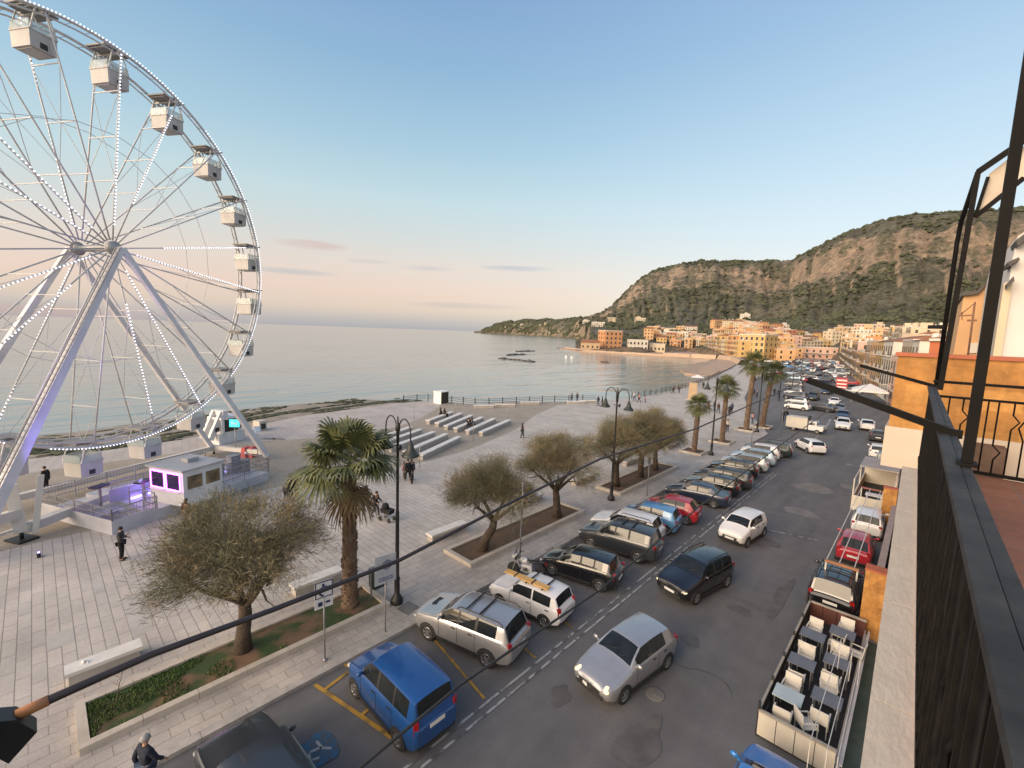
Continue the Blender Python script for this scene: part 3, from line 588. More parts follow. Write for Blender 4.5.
# ------------------------------------------------------------------ observation wheel
WC = Vector((-38.4, 3.49, 16.38)); WR = 12.5
WU = Vector((-.51099, .85958, 0)); WN = Vector((.85958, .51099, 0)); WGAP = 1.95
MWH = pmat('wheel_white', (.60,.585,.57), (.5,.49,.48), 1.2, .45)
MLEG = pmat('wheel_leg_white', (.66,.65,.66), (.56,.55,.56), 1.0, .5)
MLED = pmat('led_bulbs', (.9,.9,1), (.9,.9,1), 5, .3, emit=(.88,.9,1.0), es=2.4)
MGOND = pmat('gondola_white', (.50,.48,.455), (.43,.41,.39), 1.2, .5)
MGGL = pmat('gondola_glass', (.55,.62,.62), (.5,.58,.58), 1, .1); MGGL.node_tree.nodes['Principled BSDF'].inputs['Alpha'].default_value = .45
MGREY = pmat('gondola_roof_grey', (.2,.19,.18), (.27,.26,.25), 2, .6)
wh = empty('observation_wheel', (WC.x, WC.y, PLZ), 0, 'tall white observation wheel with box gondolas by the sea', 'ferris wheel')
O = Vector((WC.x, WC.y, PLZ))
def wp(a, r, n): return WC + WU*(r*math.cos(a)) + Vector((0, 0, r*math.sin(a))) + WN*n - O
NG = 20; G0 = R_(10.8)
for n, lit in ((0, True), (-WGAP, False)):
    mb = MB(); mb.tube([wp(2*math.pi*i/80, WR, n) for i in range(80)], .085, 6, closed=True)
    mb.tube([wp(2*math.pi*i/80, WR-.32, n) for i in range(80)], .05, 5, closed=True)
    for i in range(80): mb.bar(wp(2*math.pi*i/80, WR, n), wp(2*math.pi*(i+.5)/80, WR-.32, n), .03, .03)
    rim = mb.build('rim', MWH, wh)
    if lit:
        mb = MB()
        for i in range(400):
            if (i // 10) % 7 == 6: continue
            mb.ell(wp(2*math.pi*(i+.5)/400, WR+.06, n+.1), (.075,.075,.075), 5, 3)
        mb.build('light_strip', MLED, rim)
# inner bracing ring
RB = 7.1
mb = MB(); mb.lathe((0, 0, 0), [(.0,-1.5), (.34,-1.5), (.34,-1.25), (.2,-1.2), (.2,1.2), (.34,1.25), (.34,1.5), (0,1.5)], 18)
rotN = Matrix(((WU.x, 0, WN.x), (WU.y, 0, WN.y), (0, 1, 0)))     # columns: U, Z, N
def orient(mbx, n=0):
    mbx.v = [tuple(rotN @ Vector(p) + WC - O + WN*n) for p in mbx.v]; return mbx
mb.lathe((0,0,1.5), [(.44,-.1), (.44,.1), (.2,.2)], 18); mb.lathe((0,0,-1.5), [(.44,-.1), (.44,.1)], 18)
orient(mb, -WGAP/2).build('hub', pmat('hub_grey', (.4,.39,.38), (.3,.29,.28), 2, .45, .3), wh)
for k in range(NG):
    a = G0+k*2*math.pi/NG
    for n, hn in ((0, .42), (-WGAP, -WGAP-.42)):
        mb = MB(); mb.tube([wp(a, .5, hn*.9), wp(a, WR-.05, n)], .046, 6)
        sp = mb.build('spoke', MWH, wh)
        if n == 0 and k % 4 in (0, 3) or (n != 0 and k % 8 == 5):
            L0, L1 = (.12, 1) if k % 3 else (.28, .9)
            mb = MB()
            for i in range(int(58*(L1-L0))):
                r = (L0+(L1-L0)*i/int(58*(L1-L0)))*WR; q = Vector(wp(a, r, n+(hn-n)*(1-r/WR)))+WN*.07; mb.ell(q, (.085,.085,.085), 5, 3)
            mb.build('light_strip', MLED, sp)
    mb = MB()
    for r in (4.3, RB, 10.0):
        mb.bar(wp(a, r, .42*(1-r/WR)), wp(a, r, -WGAP-.42*(1-r/WR)), .05, .05)
    nn = lambda r: .42*(1-r/WR)
    for r, r2 in ((4.3, RB), (10.0, RB), (10.0, WR-.1)):
        m = wp(a, r2, -WGAP/2); mb.bar(wp(a, r, nn(r)), m, .03, .03); mb.bar(wp(a, r, -WGAP-nn(r)), m, .03, .03)
    a2 = a+2*math.pi/NG; q = wp(a, RB, nn(RB)); q2 = wp(a2, RB, nn(RB)); mb.bar(q, q2, .03, .03)
    q = wp(a, RB+.35, -WGAP-nn(RB)); q2 = wp(a2, RB+.35, -WGAP-nn(RB)); mb.bar(q, q2, .03, .03)
    mb.bar(wp(a, WR, 0), wp(a, WR, -WGAP), .1, .1)
    mb.build('brace', MWH, wh)
    # gondola, always hanging level
    g = wp(a, WR-.12, -WGAP/2); gl, gw = 1.36, 1.22
    X, Y = WU, WN; rot = Matrix(((X.x, Y.x, 0), (X.y, Y.y, 0), (0, 0, 1)))
    ge_ = empty('gondola', g); ge_.parent = wh
    def gb(name, mbx, m): mbx.v = [tuple(rot @ Vector(p)) for p in mbx.v]; return mbx.build(name, m, ge_)
    mb = MB(); mb.box((0,0,-1.54), (gw,gl,.88), taper=1.03); mb.box((0,0,-1.12), (gw+.1,gl+.1,.06)); mb.box((0,0,-2.0), (gw*.8,gl*.85,.08)); gb('tub', mb, MGOND)
    mb = MB(); mb.box((0,0,.18), (gw+.35,gl+.1,.09)); mb.box((0,0,.1), (gw+.1,gl-.1,.1)); gb('roof', mb, MGREY)
    mb = MB()
    for sx2 in (-.45, .45):
        for sy in (-1, 1): mb.bar((sx2*.6,sy*.7,.1), (sx2*1.35,sy*.74,-1.1), .06, .06)
    mb.bar((0,-.9,0), (0,.9,0), .09, .09); gb('hanger', mb, MWH)
    mb = MB()
    for sy in (-1, 1): mb.box((0, sy*gl/2, -.87), (gw, .02, .44)); mb.box((0, sy*gl/2, -.64), (gw, .04, .03))
    for sx2 in (-1, 1): mb.box((sx2*gw/2, 0, -.87), (.02, gl*.96, .44)); mb.box((sx2*gw/2, 0, -.64), (.04, gl*.96, .03))
    gb('glass_rail', mb, MGGL)
    mb = MB(); mb.box((0, gl/2+.012, -1.75), (.34,.02,.3)); gb('panel', mb, DARKPL)
# support legs
def on_line(u, z):         # where the near left leg meets the view line found in the photograph, u metres along the wheel plane
    best = None
    for i in range(900):
        n = -3+i*.01; P = Vector((WC.x, WC.y, 0))+WU*u+WN*n+Vector((0,0,z)); q = P-Vector((0,0,CAM_H)); wq = q.dot(fw)
        x = 512+FPX*q.dot(CR)/wq; y = 384-FPX*q.dot(CU)/wq; e = abs(x-(108-133/295*(y-250)))
        if best is None or e < best[0]: best = (e, P)
    return best[1]
top_n = WC+WN*1.15-O; top_f = WC-WN*(WGAP+1.15)-O
nl = on_line(-8.6, .5)-O; nr = Vector((-41.62, 13.38, .45))-O
fl = nl-WN*6.4; fr = nr-WN*5.6
for a, b, wd in ((top_n, nl, .54), (top_n, nr, .42), (top_f, fl, .48), (top_f, fr, .38)):
    mb = MB(); mb.bar(b, a, wd, wd*.8, 0, WN, (.3,.28))
    lg = mb.build('support_leg', MLEG, wh)
    if b is nl:
        mb = MB(); d = (a-b).normalized(); sd = -WU*.48+WN*.12
        pa, pb = b+sd, a+sd*.55
        for q in (-.17, .17): mb.bar(pa+WN*q, pb+WN*q, .05, .05)
        for i in range(52): p = pa.lerp(pb, i/51); mb.bar(p-WN*.17, p+WN*.17, .035, .035)
        mb.build('ladder', pmat('ladder_grey', (.2,.19,.2), (.28,.27,.28), 3, .5), lg)
    mb = MB(); mb.box(b-Vector((0,0,.42)), (1.0,1.0,.12)); mb.lathe(b-Vector((0,0,.4)), [(.1,0),(.1,.45)], 10); mb.build('foot_pad', BLACK, lg)
mb = MB()
mb.bar(fl+Vector((0,0,.4)), fr+Vector((0,0,.25)), .4, .4)
mb.bar(nl+Vector((0,0,.4)), fl+Vector((0,0,.4)), .4, .4); mb.bar(nr+Vector((0,0,.3)), fr+Vector((0,0,.3)), .35, .35)
# the stanchion with its foot, at the photographed spot
st_ = at(22, 540, PLZ)-O
mb.bar(st_+Vector((0,0,.45)), st_+Vector((-.25,-.25,3.0)), .42, .5, w2=(.62,.5)); mb.bar(st_+Vector((.1,.5,.3)), st_+Vector((.1,.9,3.4)), .26, .26)
mb.bar(st_+Vector((0,.1,.6)), st_+WU*5.6+Vector((0,0,1.0)), .5, .45); mb.bar(st_+Vector((0,0,1.5)), st_-WU*3.2+Vector((0,0,1.5)), .35, .5)
mb.bar(st_+Vector((0,0,.7)), st_-WU*3.2+Vector((-.3,0,.5)), .14, .14)
mb.build('base_frame', pmat('base_frame_cream', (.6,.57,.52), (.52,.5,.47), 1.5, .6), wh)
mb = MB(); mb.lathe(st_, [(.09,.12), (.09,.5)], 10); mb.box(st_+Vector((0,0,.06)), (1.15,.85,.1), .5); mb.build('foot_pad', BLACK, wh)
FLP = at(39, 557, PLZ)
# violet flood lamps at the wheel base (inferred from violet light on the legs)
def spot(name, loc, dst, col, e, size=1.0):
    l = bpy.data.lights.new(name, 'SPOT'); l.energy = e; l.color = col; l.spot_size = size; l.shadow_soft_size = .12; l.spot_blend = .6
    o = bpy.data.objects.new(name, l); C.objects.link(o); o.location = loc; o.rotation_euler = (Vector(loc)-Vector(dst)).to_track_quat('Z', 'Y').to_euler(); return o
fl1 = empty('flood_lamp', (FLP.x, FLP.y, PLZ), 0, 'violet flood lamp at the foot of the near left wheel leg', 'lamp', 'flood lamps of the wheel')
def flood(t): 
    MB().box((0,0,.16), (.2,.14,.14)).build('housing', BLACK, t); MB().box((0,0,.24), (.14,.09,.02)).build('lens', pmat('violet_lens', (.4,.3,1), (.4,.3,1), 4, .3, emit=(.35,.25,1), es=6), t); MB().bar((-.12,0,0), (-.12,0,.18), .03, .03).bar((.12,0,0), (.12,0,.18), .03, .03).box((0,0,.02), (.28,.14,.03)).build('bracket', BLACK, t)
flood(fl1)
s1 = spot('violet_lamp', (FLP.x, FLP.y, .8), (WC.x+WN.x, WC.y+WN.y-1.5, 13), (.28,.2,1), 3200, .6)
p = at(232, 452, .6); fl2 = empty('flood_lamp', (p.x, p.y, PLZ+.03), 0, 'violet flood lamp below the near right wheel leg', 'lamp', 'flood lamps of the wheel'); flood(fl2)
s2 = spot('violet_lamp', (p.x, p.y, .9), (WC.x+WN.x, WC.y+2.5, 13), (.35,.3,1), 900, .6)
# ---- boarding platform
b0 = at(113, 535, PLZ); e1 = (at(268, 480, PLZ)-b0); LP = e1.length; e1.normalize(); e2 = Vector((-e1.y, e1.x, 0)); 
if e2.dot(at(62,520)-b0) < 0: e2 = -e2
pz = math.atan2(e1.y, e1.x)
sgn = 1 if Vector((-math.sin(pz), math.cos(pz), 0)).dot(e2) > 0 else -1
pl = empty('boarding_platform', b0, pz, 'white plated boarding platform with steps and railings under the wheel', 'platform')
PH = .62; DP = 6.6
mplat = pmat('platform_plate', (.42,.42,.47), (.52,.52,.57), .8, .45)
def Lc(x, y, z=0): return Vector((x, y*sgn, z))
mb = MB(); mb.box(Lc(LP/2+1.1, DP/2, PH/2), (LP-2.2, DP, PH)); mb.box(Lc(1.1, DP/2+1.2, PH*.33), (2.2, DP-2.4, PH*.6)); mb.build('deck', mplat, pl)
mb = MB()
for i in range(4): mb.box(Lc(2.05-.32*i, 1.15, PH-.075-.15*i), (.32, 2.1, .15))
mb.build('steps', pmat('step_grey', (.33,.33,.36), (.25,.25,.28), 2, .5), pl)
mb = MB(); mb.box(Lc(LP/2+1, -.03, PH/2), (LP-2, .05, PH+.05)); mb.box(Lc(1.0, -.02, .4), (2.1, .05, .8)); mb.box(Lc(-.02, DP/2, .4), (.05, DP, .85)); mb.build('skirt', pmat('platform_skirt', (.5,.5,.53), (.42,.42,.45), 1, .5), pl)
def rail(mb, a, b, h=1.05, n=None, bars=True, mid=3):
    L = (b-a).length; n = n or max(1, int(L/1.5))
    for i in range(n+1): p = a.lerp(b, i/n); mb.bar(p, p+Vector((0,0,h)), .05, .05)
    for j in range(mid): z = h*(1-j*.33); mb.bar(a+Vector((0,0,z)), b+Vector((0,0,z)), .045, .045)
    if bars:
        k = int(L/.16)
        for i in range(k): p = a.lerp(b, (i+.5)/k); mb.bar(p+Vector((0,0,.1)), p+Vector((0,0,h)), .016, .016)
for (x0, y0, x1, y1, z, br, lb) in [(0,0,0,DP,.4,1,0), (0,0,2.3,0,.4,1,0), (2.2,2.3,4.6,2.5,PH,0,0), (2.2,0,2.2,1,.62,0,0), (4.6,2.5,7.5,2.9,PH,0,0), (0,DP,LP,DP,PH,1,0), (2.3,4.2,8,4.4,PH,1,0)]:
    mb = MB(); rail(mb, Lc(x0,y0,z), Lc(x1,y1,z), 1.05, None, br, 3); mb.build('railing', STEEL, pl)
for (x, y) in ((1.3, 3.4), (2.9, 2.1)):
    mb = MB(); mb.box(Lc(x, y, PH+1.25), (.9,.5,.1), .3, 0); mb.bar(Lc(x,y,PH), Lc(x,y,PH+1.2), .12, .12, 1); mb.build('turnstile', [pmat('scanner_dark', (.02,.02,.05), (.04,.03,.08), 3, .4), STEEL], pl)
for (x0, y0, x1, y1) in [(6.2,.05,10.2,.05), (10.3,.05,10.3,3.0), (8.3,3.2,10.2,3.2), (7.0,1.2,9.6,1.2)]:
    mb = MB(); rail(mb, Lc(x0,y0,PH), Lc(x1,y1,PH), 1.1, None, 1, 3); mb.build('railing', STEEL, pl)
for (x, y, w_, h_) in [(9.0,2.1,.7,1.3), (8.0,2.3,.5,.9), (9.7,1.8,.5,.8)]:
    mb = MB(); mb.box(Lc(x,y,PH+h_/2), (w_,.5,h_)); mb.box(Lc(x,y,PH+h_+.03), (w_+.06,.56,.05)); mb.build('cabinet', pmat('cabinet_grey', (.3,.3,.32), (.2,.2,.22), 2, .5), pl)
ld = bpy.data.lights.new('lilac_lamp', 'POINT'); ld.energy = 55; ld.color = (.45,.32,1); ld.shadow_soft_size = .1; lo = bpy.data.objects.new('lilac_lamp', ld); C.objects.link(lo); lo.location = b0+e1*3.2+e2*2.9+Vector((0,0,1.9))
# ---- ticket booth
MBOOTH = pmat('booth_white', (.66,.66,.66), (.58,.58,.59), 1, .5)
q = at(151, 500, PLZ+PH); bl = empty('ticket_booth', (q.x, q.y, PLZ+PH), pz, 'white ticket booth lit magenta round its front windows', 'booth')
ed = Vector((math.cos(pz), math.sin(pz), 0)); qq = at(183, 506, PLZ+PH)-q
BD, BW, BHt = 3.0, 2.5, 2.2
mb = MB(); mb.box(Lc(BW/2, BD/2-BD, BHt/2), (BW, BD, BHt)); mb.build('wall', MBOOTH, bl)
mb = MB(); mb.box(Lc(BW/2, -BD/2, BHt+.06), (BW+.3, BD+.3, .12)); mb.box(Lc(BW*.6, -BD/2, BHt+.25), (.7,.6,.25)); mb.build('roof', pmat('booth_roof_grey', (.4,.4,.41), (.33,.33,.34), 1, .6), bl)
MMAG = pmat('magenta_led', (.9,.1,.9), (.9,.1,.9), 3, .3, emit=(.9,.12,1), es=9)
for i in (0, 1):
    y = -BD*(.27+.46*i); w_ = MB().box(Lc(-.02, y, 1.5), (.06, BD*.38, .95)).build('window', pmat('booth_glass', (.02,.015,.045), (.04,.025,.08), 1, .1), bl)
    mb = MB()
    for s in (-1, 1): mb.box(Lc(-.06, y+s*BD*.2, 1.5), (.05,.045,1.06)); mb.box(Lc(-.06, y, 1.5+s*.51), (.05, BD*.4, .045))
    mb.build('light_strip', MMAG, w_)
    MB().box(Lc(-.12, y, .93), (.22, BD*.4, .04)).build('counter', MBOOTH, bl)
for i in (0, 1):
    x = BW*(.28+.46*i); MB().box(Lc(x, -BD-.01 if True else 0, 1.45), (BW*.36,.06,.85)).build('window', pmat('booth_side_window', (.05,.04,.03), (.28,.2,.1), 1.3, .2), bl)
    mb = MB(); mb.box(Lc(x, -BD-.03, 1.9), (BW*.4,.06,.06)); mb.box(Lc(x, -BD-.03, 1.0), (BW*.4,.06,.06)); mb.build('frame', MBOOTH, bl)
# strip lights along the platform edge glow lilac
mb = MB()
for x in range(3, int(LP)): mb.box(Lc(x, 3.05, PH+.06), (.6,.03,.03))
mb.build('light_strip', pmat('lilac_led', (.6,.5,1), (.6,.5,1), 3, .3, emit=(.45,.3,1), es=26), pl)
mb = MB(); mb.box(Lc(LP*.36, 3.15, PH+.5), (LP*.4,.04,.8)); mb.build('back_panel', pmat('panel_lavender', (.45,.43,.6), (.38,.37,.52), 1, .4), pl)
# ---- white control cabin, sign and barrier beyond the booth
p = at(226, 441, PLZ+.02); cb = empty('control_cabin', p, pz, 'white open control cabin with stepped side beside the far wheel leg', 'cabin')
mb = MB(); mb.box((0,0,.5), (2.8,1.8,1.0)); mb.box((-.9,0,1.7), (.25,1.8,1.6)); mb.box((.9,0,1.6), (.25,1.8,1.4)); mb.box((0,0,2.5), (2.3,1.9,.22)); mb.bar((-2.0,-.5,.6), (-.7,-.5,3.1), .3, .5); mb.bar((-2.0,.5,.6), (-.7,.5,3.1), .3, .5); mb.box((-.55,0,3.0), (.5,1.6,.5)); mb.build('frame', MBOOTH, cb)
mb = MB(); mb.box((0,-.7,1.7), (1.5,.1,1.2)); mb.box((-1.4,-.72,1.5), (.4,.05,.4)); mb.build('opening', DARKPL, cb)
p = at(236, 456, PLZ+.02); sg = empty('sign', p, pz-1.2, 'small glowing teal sign on a pole beside the control cabin', 'sign')
hS = 3.0
MB().tube([(0,0,0), (0,0,hS-.3)], .04, 8).build('pole', STEEL, sg); MB().box((0,0,hS), (1.0,.1,.8)).build('board', DARKPL, sg)
mb = MB(); mb.box((-.0,-.06,hS), (.86,.02,.66)); mb.build('screen', pmat('teal_screen', (.02,.5,.5), (.1,.8,.75), 5, .3, emit=(.05,.85,.8), es=1.6), sg)
mb = MB(); mb.box((-.2,-.075,hS+.05), (.1,.01,.35)); mb.box((.1,-.075,hS), (.35,.01,.1)); mb.box((.1,-.075,hS-.14), (.1,.01,.2)); mb.build('mark', WHITE, sg)
p = at(258, 460, PLZ+.02); sg = empty('information_sign', p, pz-1.2, 'small blue and white sign on a thin post by the far wheel foot', 'sign')
MB().tube([(0,0,0), (0,0,2.6)], .035, 8).build('pole', STEEL, sg); MB().box((0,0,2.7), (.6,.04,.6)).build('board', pmat('sign_blue_white', (.15,.35,.6), (.6,.65,.7), 4, .4), sg)
for i, (px, py, lb) in enumerate([(246, 457, 'red and white plastic barrier block left of the pair by the far wheel foot'), (253, 456.5, 'red and white plastic barrier block right of the pair by the far wheel foot')]):
    p = at(px, py, PLZ+.02); t = empty('barrier', p, pz+.3, lb, 'barrier', 'barrier blocks'); MB().box((0,0,.45), (1.0,.45,.9), taper=.7).build('block', pmat('barrier_red', (.5,.05,.06), (.4,.04,.05), 3, .5), t); MB().box((0,-.21,.5), (.85,.12,.18)).build('stripe', WHITE, t)
# fences on the sea side of the platform
p0, p1 = at(270, 470, PLZ), at(262, 448, PLZ)
p = at(260, 430, PLZ); t = empty('stone_block', (p.x, p.y, PLZ+.006), .3, 'pale rounded stone block alone on the seaside paving', 'block'); MB().box((0,0,.55), (1.2,.9,1.1), taper=.93).build('body', pmat('pale_block', (.52,.47,.4), (.44,.4,.34), 2, .8), t); MB().box((.62,0,.5), (.04,.5,.6)).build('hatch', DARKPL, t)
for px, py in ((269, 439), (278, 439)):
    p = at(px, py, PLZ+.008); tag(MB().box((0,0,.01), (1.5,.5,.02)).build('drain_cover', pmat('drain_dark', (.16,.14,.13), (.2,.18,.16), 4, .7), None, None, p, .6), ['left', 'right'][px > 270] + ' one of two dark drain covers in the seaside paving', 'drain cover', 'drain covers by the sea')
# ------------------------------------------------------------------ planters, benches, lamps, signs
MPLK = pmat('planter_stone', (.50,.44,.37), (.40,.35,.29), 1.6, .85, bump=.15)
MSOIL = pmat('planter_soil', (.13,.075,.045), (.085,.06,.035), 1.3, .95, bump=.5, detail=8)
MGRSOIL = pmat('grass_soil', (.035,.06,.015), (.16,.095,.055), .8, .95, bump=.5, detail=8, contrast=(.44,.56))
PX0, PX1 = -17.95, -15.75
def planter(y0, y1, label, soil=MSOIL, x0=PX0, x1=PX1, group='long stone planters'):
    t = empty('planter', ((x0+x1)/2, (y0+y1)/2, PLZ+.004), 0, label, 'planter', group); hx_, hy = (x1-x0)/2, (y1-y0)/2; wk = .24; h = .2
    mb = MB(); n = max(1, int((y1-y0)/1.3))
    for s in (-1, 1):
        for i in range(n): mb.box((s*(hx_-wk/2), -hy+2*hy*(i+.5)/n, h/2), (wk, 2*hy/n-.012, h))
        mb.box((0, s*(hy-wk/2), h/2+.002), (2*hx_-2*wk-.01, wk, h))
    mb.build('kerb', MPLK, t); MB().box((0,0,.05), (2*hx_-2*wk, 2*hy-2*wk, .13)).build('soil', soil, t); return t
p1y0 = at(58, 752, PLZ).y; p1y0 = -1.4
planter(.15, 9.75, 'long stone planter, half grass half bare soil, holding the palm and the nearest tree', MGRSOIL)
planter(14.35, 24.6, 'long stone planter with brown soil round two bushy trees behind the motorbike')
planter(29.3, 39.8, 'long stone planter with reddish soil round three close trees beside a lamp post')
for i, (px, py) in enumerate([(694,452), (722,442), (746,430), (762,427)]):
    p = at(px, py, PLZ); planter(p.y-1.2, p.y+1.2, 'small square stone planter at the foot of the %s' % ['nearest short palm of the far group', 'second palm of the far group', 'tallest palm of the far group', 'last leaning palm of the far group'][i], MSOIL, p.x-1.15, p.x+1.15, 'square palm planters')
# grass blades in the nearest planter
random.seed(8); mb = MB()
for i in range(5200):
    y = .42+random.random()**1.5*6.6; x = -16.85+random.uniform(-.84, .84)
    if mnoise.noise((x*1.2, y*1.2, 2)) < -.25+max(0, (y-2.0))*.16: continue
    a = random.random()*6.3; h = random.uniform(.05,.14); d = Vector((math.cos(a), math.sin(a), 0))*.02; b = Vector((x, y, PLZ+.11)); l = Vector((random.uniform(-.05,.05), random.uniform(-.05,.05), h))
    mb.quad([b-d, b+d, b+l])
tag(mb.build('grass', pmat('grass_green', (.05,.105,.02), (.11,.15,.045), .9, .9)), 'short green grass growing in the nearest planter', 'grass', kind='stuff')
# thin bare sapling
t = empty('sapling', at(116, 703, PLZ+.12), 0, 'thin bare sapling in the grass of the nearest planter', 'sapling')
mb = MB(); mb.tube([(0,0,0), (-.05,.1,.5), (.02,.22,1.0)], [.018,.013,.006], 5)
for i in range(7): z = .3+.1*i; a = i*2.2; mb.tube([(-.03,.1,z), (math.cos(a)*.2, .12+math.sin(a)*.2, z+.22)], [.007,.003], 4)
mb.build('stem', pmat('twig_grey', (.12,.1,.08), (.16,.13,.1), 5, .9), t)
MBEN = pmat('bench_stone', (.68,.645,.60), (.59,.56,.52), 1.8, .7, bump=.1)
def bench(a, b, label, group, w_=.55, h=.45, leg=False):
    c = (a+b)/2; t = empty('stone_bench', (c.x, c.y, PLZ+.005), math.atan2((b-a).y, (b-a).x), label, 'bench', group); L = (b-a).length
    MB().box((0,0,h-.06), (L, w_, .12)).build('seat', MBEN, t)
    MB().box((0,0,(h-.12)/2), (L-.16, w_-.14, h-.12)).build('base', pmat('bench_base', (.42,.385,.35), (.36,.33,.3), 2, .8), t)
pb = [((65,682),(143,656),'pale stone bench with litter on it, nearest the grass end of the planter'), ((296,600),(345,580),'pale stone bench behind the big palm trunk'), ((434,545),(468,530),'pale stone bench behind the tree by the motorbike'), ((520,512),(548,497),'pale stone bench with people sitting on it, between two bushy trees'), ((580,488),(600,477.5),'pale stone bench left of the lamp by the three trees'), ((625,466.5),(640,459),'pale stone bench behind the three close trees'), ((668,450),(680,444),'pale stone bench left of the nearest far palm')]
for a, b, lb in pb:
    A, B = at(*a, PLZ), at(*b, PLZ); y0, y1 = A.y, B.y; bench(Vector((-19.45, y0, 0)), Vector((-19.45, min(y1, y0+2.9), 0)), lb, 'benches along the planters', .6)
t = empty('litter', (-19.5, at(84, 672).y, PLZ+.455), .3, 'crumpled white litter left on the nearest stone bench', 'litter'); MB().ell((0,0,.04), (.2,.12,.08), 6, 4).ell((.12,.06,.02), (.1,.05,.05), 6, 4).build('paper', WHITE, t)
lower = [((396,452),(438,432.5)), ((406,456),(448,437)), ((420,460.5),(458.5,441.5))]
LB = []
for i, (a, b) in enumerate([((368,446.5),(411,431)), ((378,449),(421,433.5)), ((389,452.5),(434,436.2)), ((405,456.8),(446.5,438.2)), ((420,460.5),(459,441.2))]): LB.append((a, b, 'long white stone bench, %s of the lower block of five' % ['seaward end', 'second from the sea', 'middle one', 'fourth from the sea', 'landward end'][i]))
for i, (a, b) in enumerate([((427.5,424.5),(452,415.5)), ((436.5,427.2),(461.5,416.6)), ((445.5,430.2),(471.5,418.8)), ((455,432.6),(482,420.8)), ((467,435),(494.5,422)), ((480.5,436.6),(509.5,423.6))]): LB.append((a, b, 'long white stone bench, %s of the upper block of six' % ['seaward end', 'second from the sea', 'third from the sea', 'fourth from the sea', 'fifth from the sea', 'landward end'][i]))
for a, b, lb in LB: bench(at(*a, PLZ), at(*b, PLZ), lb, 'white benches in blocks', .58, .55)
for i, (px, py) in enumerate([(484,408), (505,407), (530,404.5), (576,404), (590,403)]):
    p = at(px, py, PLZ); d = Vector((.55,.83,0)); bench(p-d*1.6, p+d*1.6, 'short white bench by the sea fence, %s from the kiosk end' % ['first', 'second', 'third', 'fourth', 'fifth'][i], 'benches by the sea fence', .6, .5)
# ---- sea fence: one fence with posts as parts
FP = [(-60.2,44.3), (-56.3,46.2), (-52.4,47.8), (-50.4,52.1), (-47.1,61.8), (-43.1,68.9), (-40.9,78), (-40.9,91), (-42.0,108.8), (-46.8,137.8), (-52.6,163.5)]
def fence(pts, label, col=BLACK, step=2.6, h=1.05):
    c0 = Vector((*pts[0], PLZ)); t = empty('sea_fence', c0, 0, label, 'fence'); mb = MB(); np_ = 0
    for a, b in zip(pts, pts[1:]):
        A = Vector((*a, PLZ))-c0; B = Vector((*b, PLZ))-c0; L = (B-A).length; n = max(1, round(L/step))
        for z in (.45, .75, 1.02): mb.bar(A+Vector((0,0,z)), B+Vector((0,0,z)), .05, .05)
        for i in range(n): p = A.lerp(B, i/n); MB().bar(p, p+Vector((0,0,h+.1)), .1, .1).lathe(p+Vector((0,0,h+.1)), [(.07,0), (.08,.05), (.0,.12)], 6).build('post', col, t); np_ += 1
    mb.build('rail', col, t)
fence(FP[:6], 'dark sea fence of posts and rails behind the white benches'); fence(FP[6:], 'dark sea fence running on along the far promenade')
fence([(-61.2,40.2), (-60.9,42.6), (-60.4,44.1)], 'dark sea fence stretch left of the white kiosk')
p = at(441, 403, PLZ); t = empty('kiosk', (p.x, p.y, PLZ+.005), .12, 'small white kiosk with a dark side at the bend of the sea fence', 'kiosk'); MB().box((0,0,.95), (1.7,1.7,1.9)).build('wall', WHITE, t); MB().box((.86,0,.95), (.05,1.6,1.8)).build('door', pmat('kiosk_door', (.03,.022,.02), (.05,.04,.035), 2, .5), t); MB().box((0,0,1.95), (1.85,1.85,.1)).build('roof', WHITE, t)
p = at(692, 400, PLZ); t = empty('monument', (p.x, p.y, PLZ+.005), .5, 'tall tan stone monument slab on the far promenade', 'monument'); MB().box((0,0,1.7), (1.5,1.0,3.4), taper=.92).build('slab', pmat('monument_stone', (.5,.36,.22), (.42,.3,.19), 1, .85, bump=.2), t); MB().box((0,0,.12), (2.2,1.6,.25)).build('plinth', MPLK, t)
# thin posts on the square
for i, (px, py, h) in enumerate([(414,419,2.6), (455.5,414,2.0), (473,441,2.3), (419.5,467,2.2), (507.5,422.5,2.6)]):
    p = at(px, py, PLZ+.004); tag(MB().tube([(0,0,0), (0,0,h*.9)], .03, 6).lathe((0,0,0), [(.09,0), (.09,.05), (.03,.08)], 8).build('post', STEEL, None, None, p), 'thin grey post ' + ['left of the kiosk on the seaside paving', 'at the seaward corner of the upper bench block', 'at the near corner of the upper bench block', 'at the near corner of the lower bench block', 'at the landward end of the upper bench block'][i], 'post', 'thin posts round the benches')
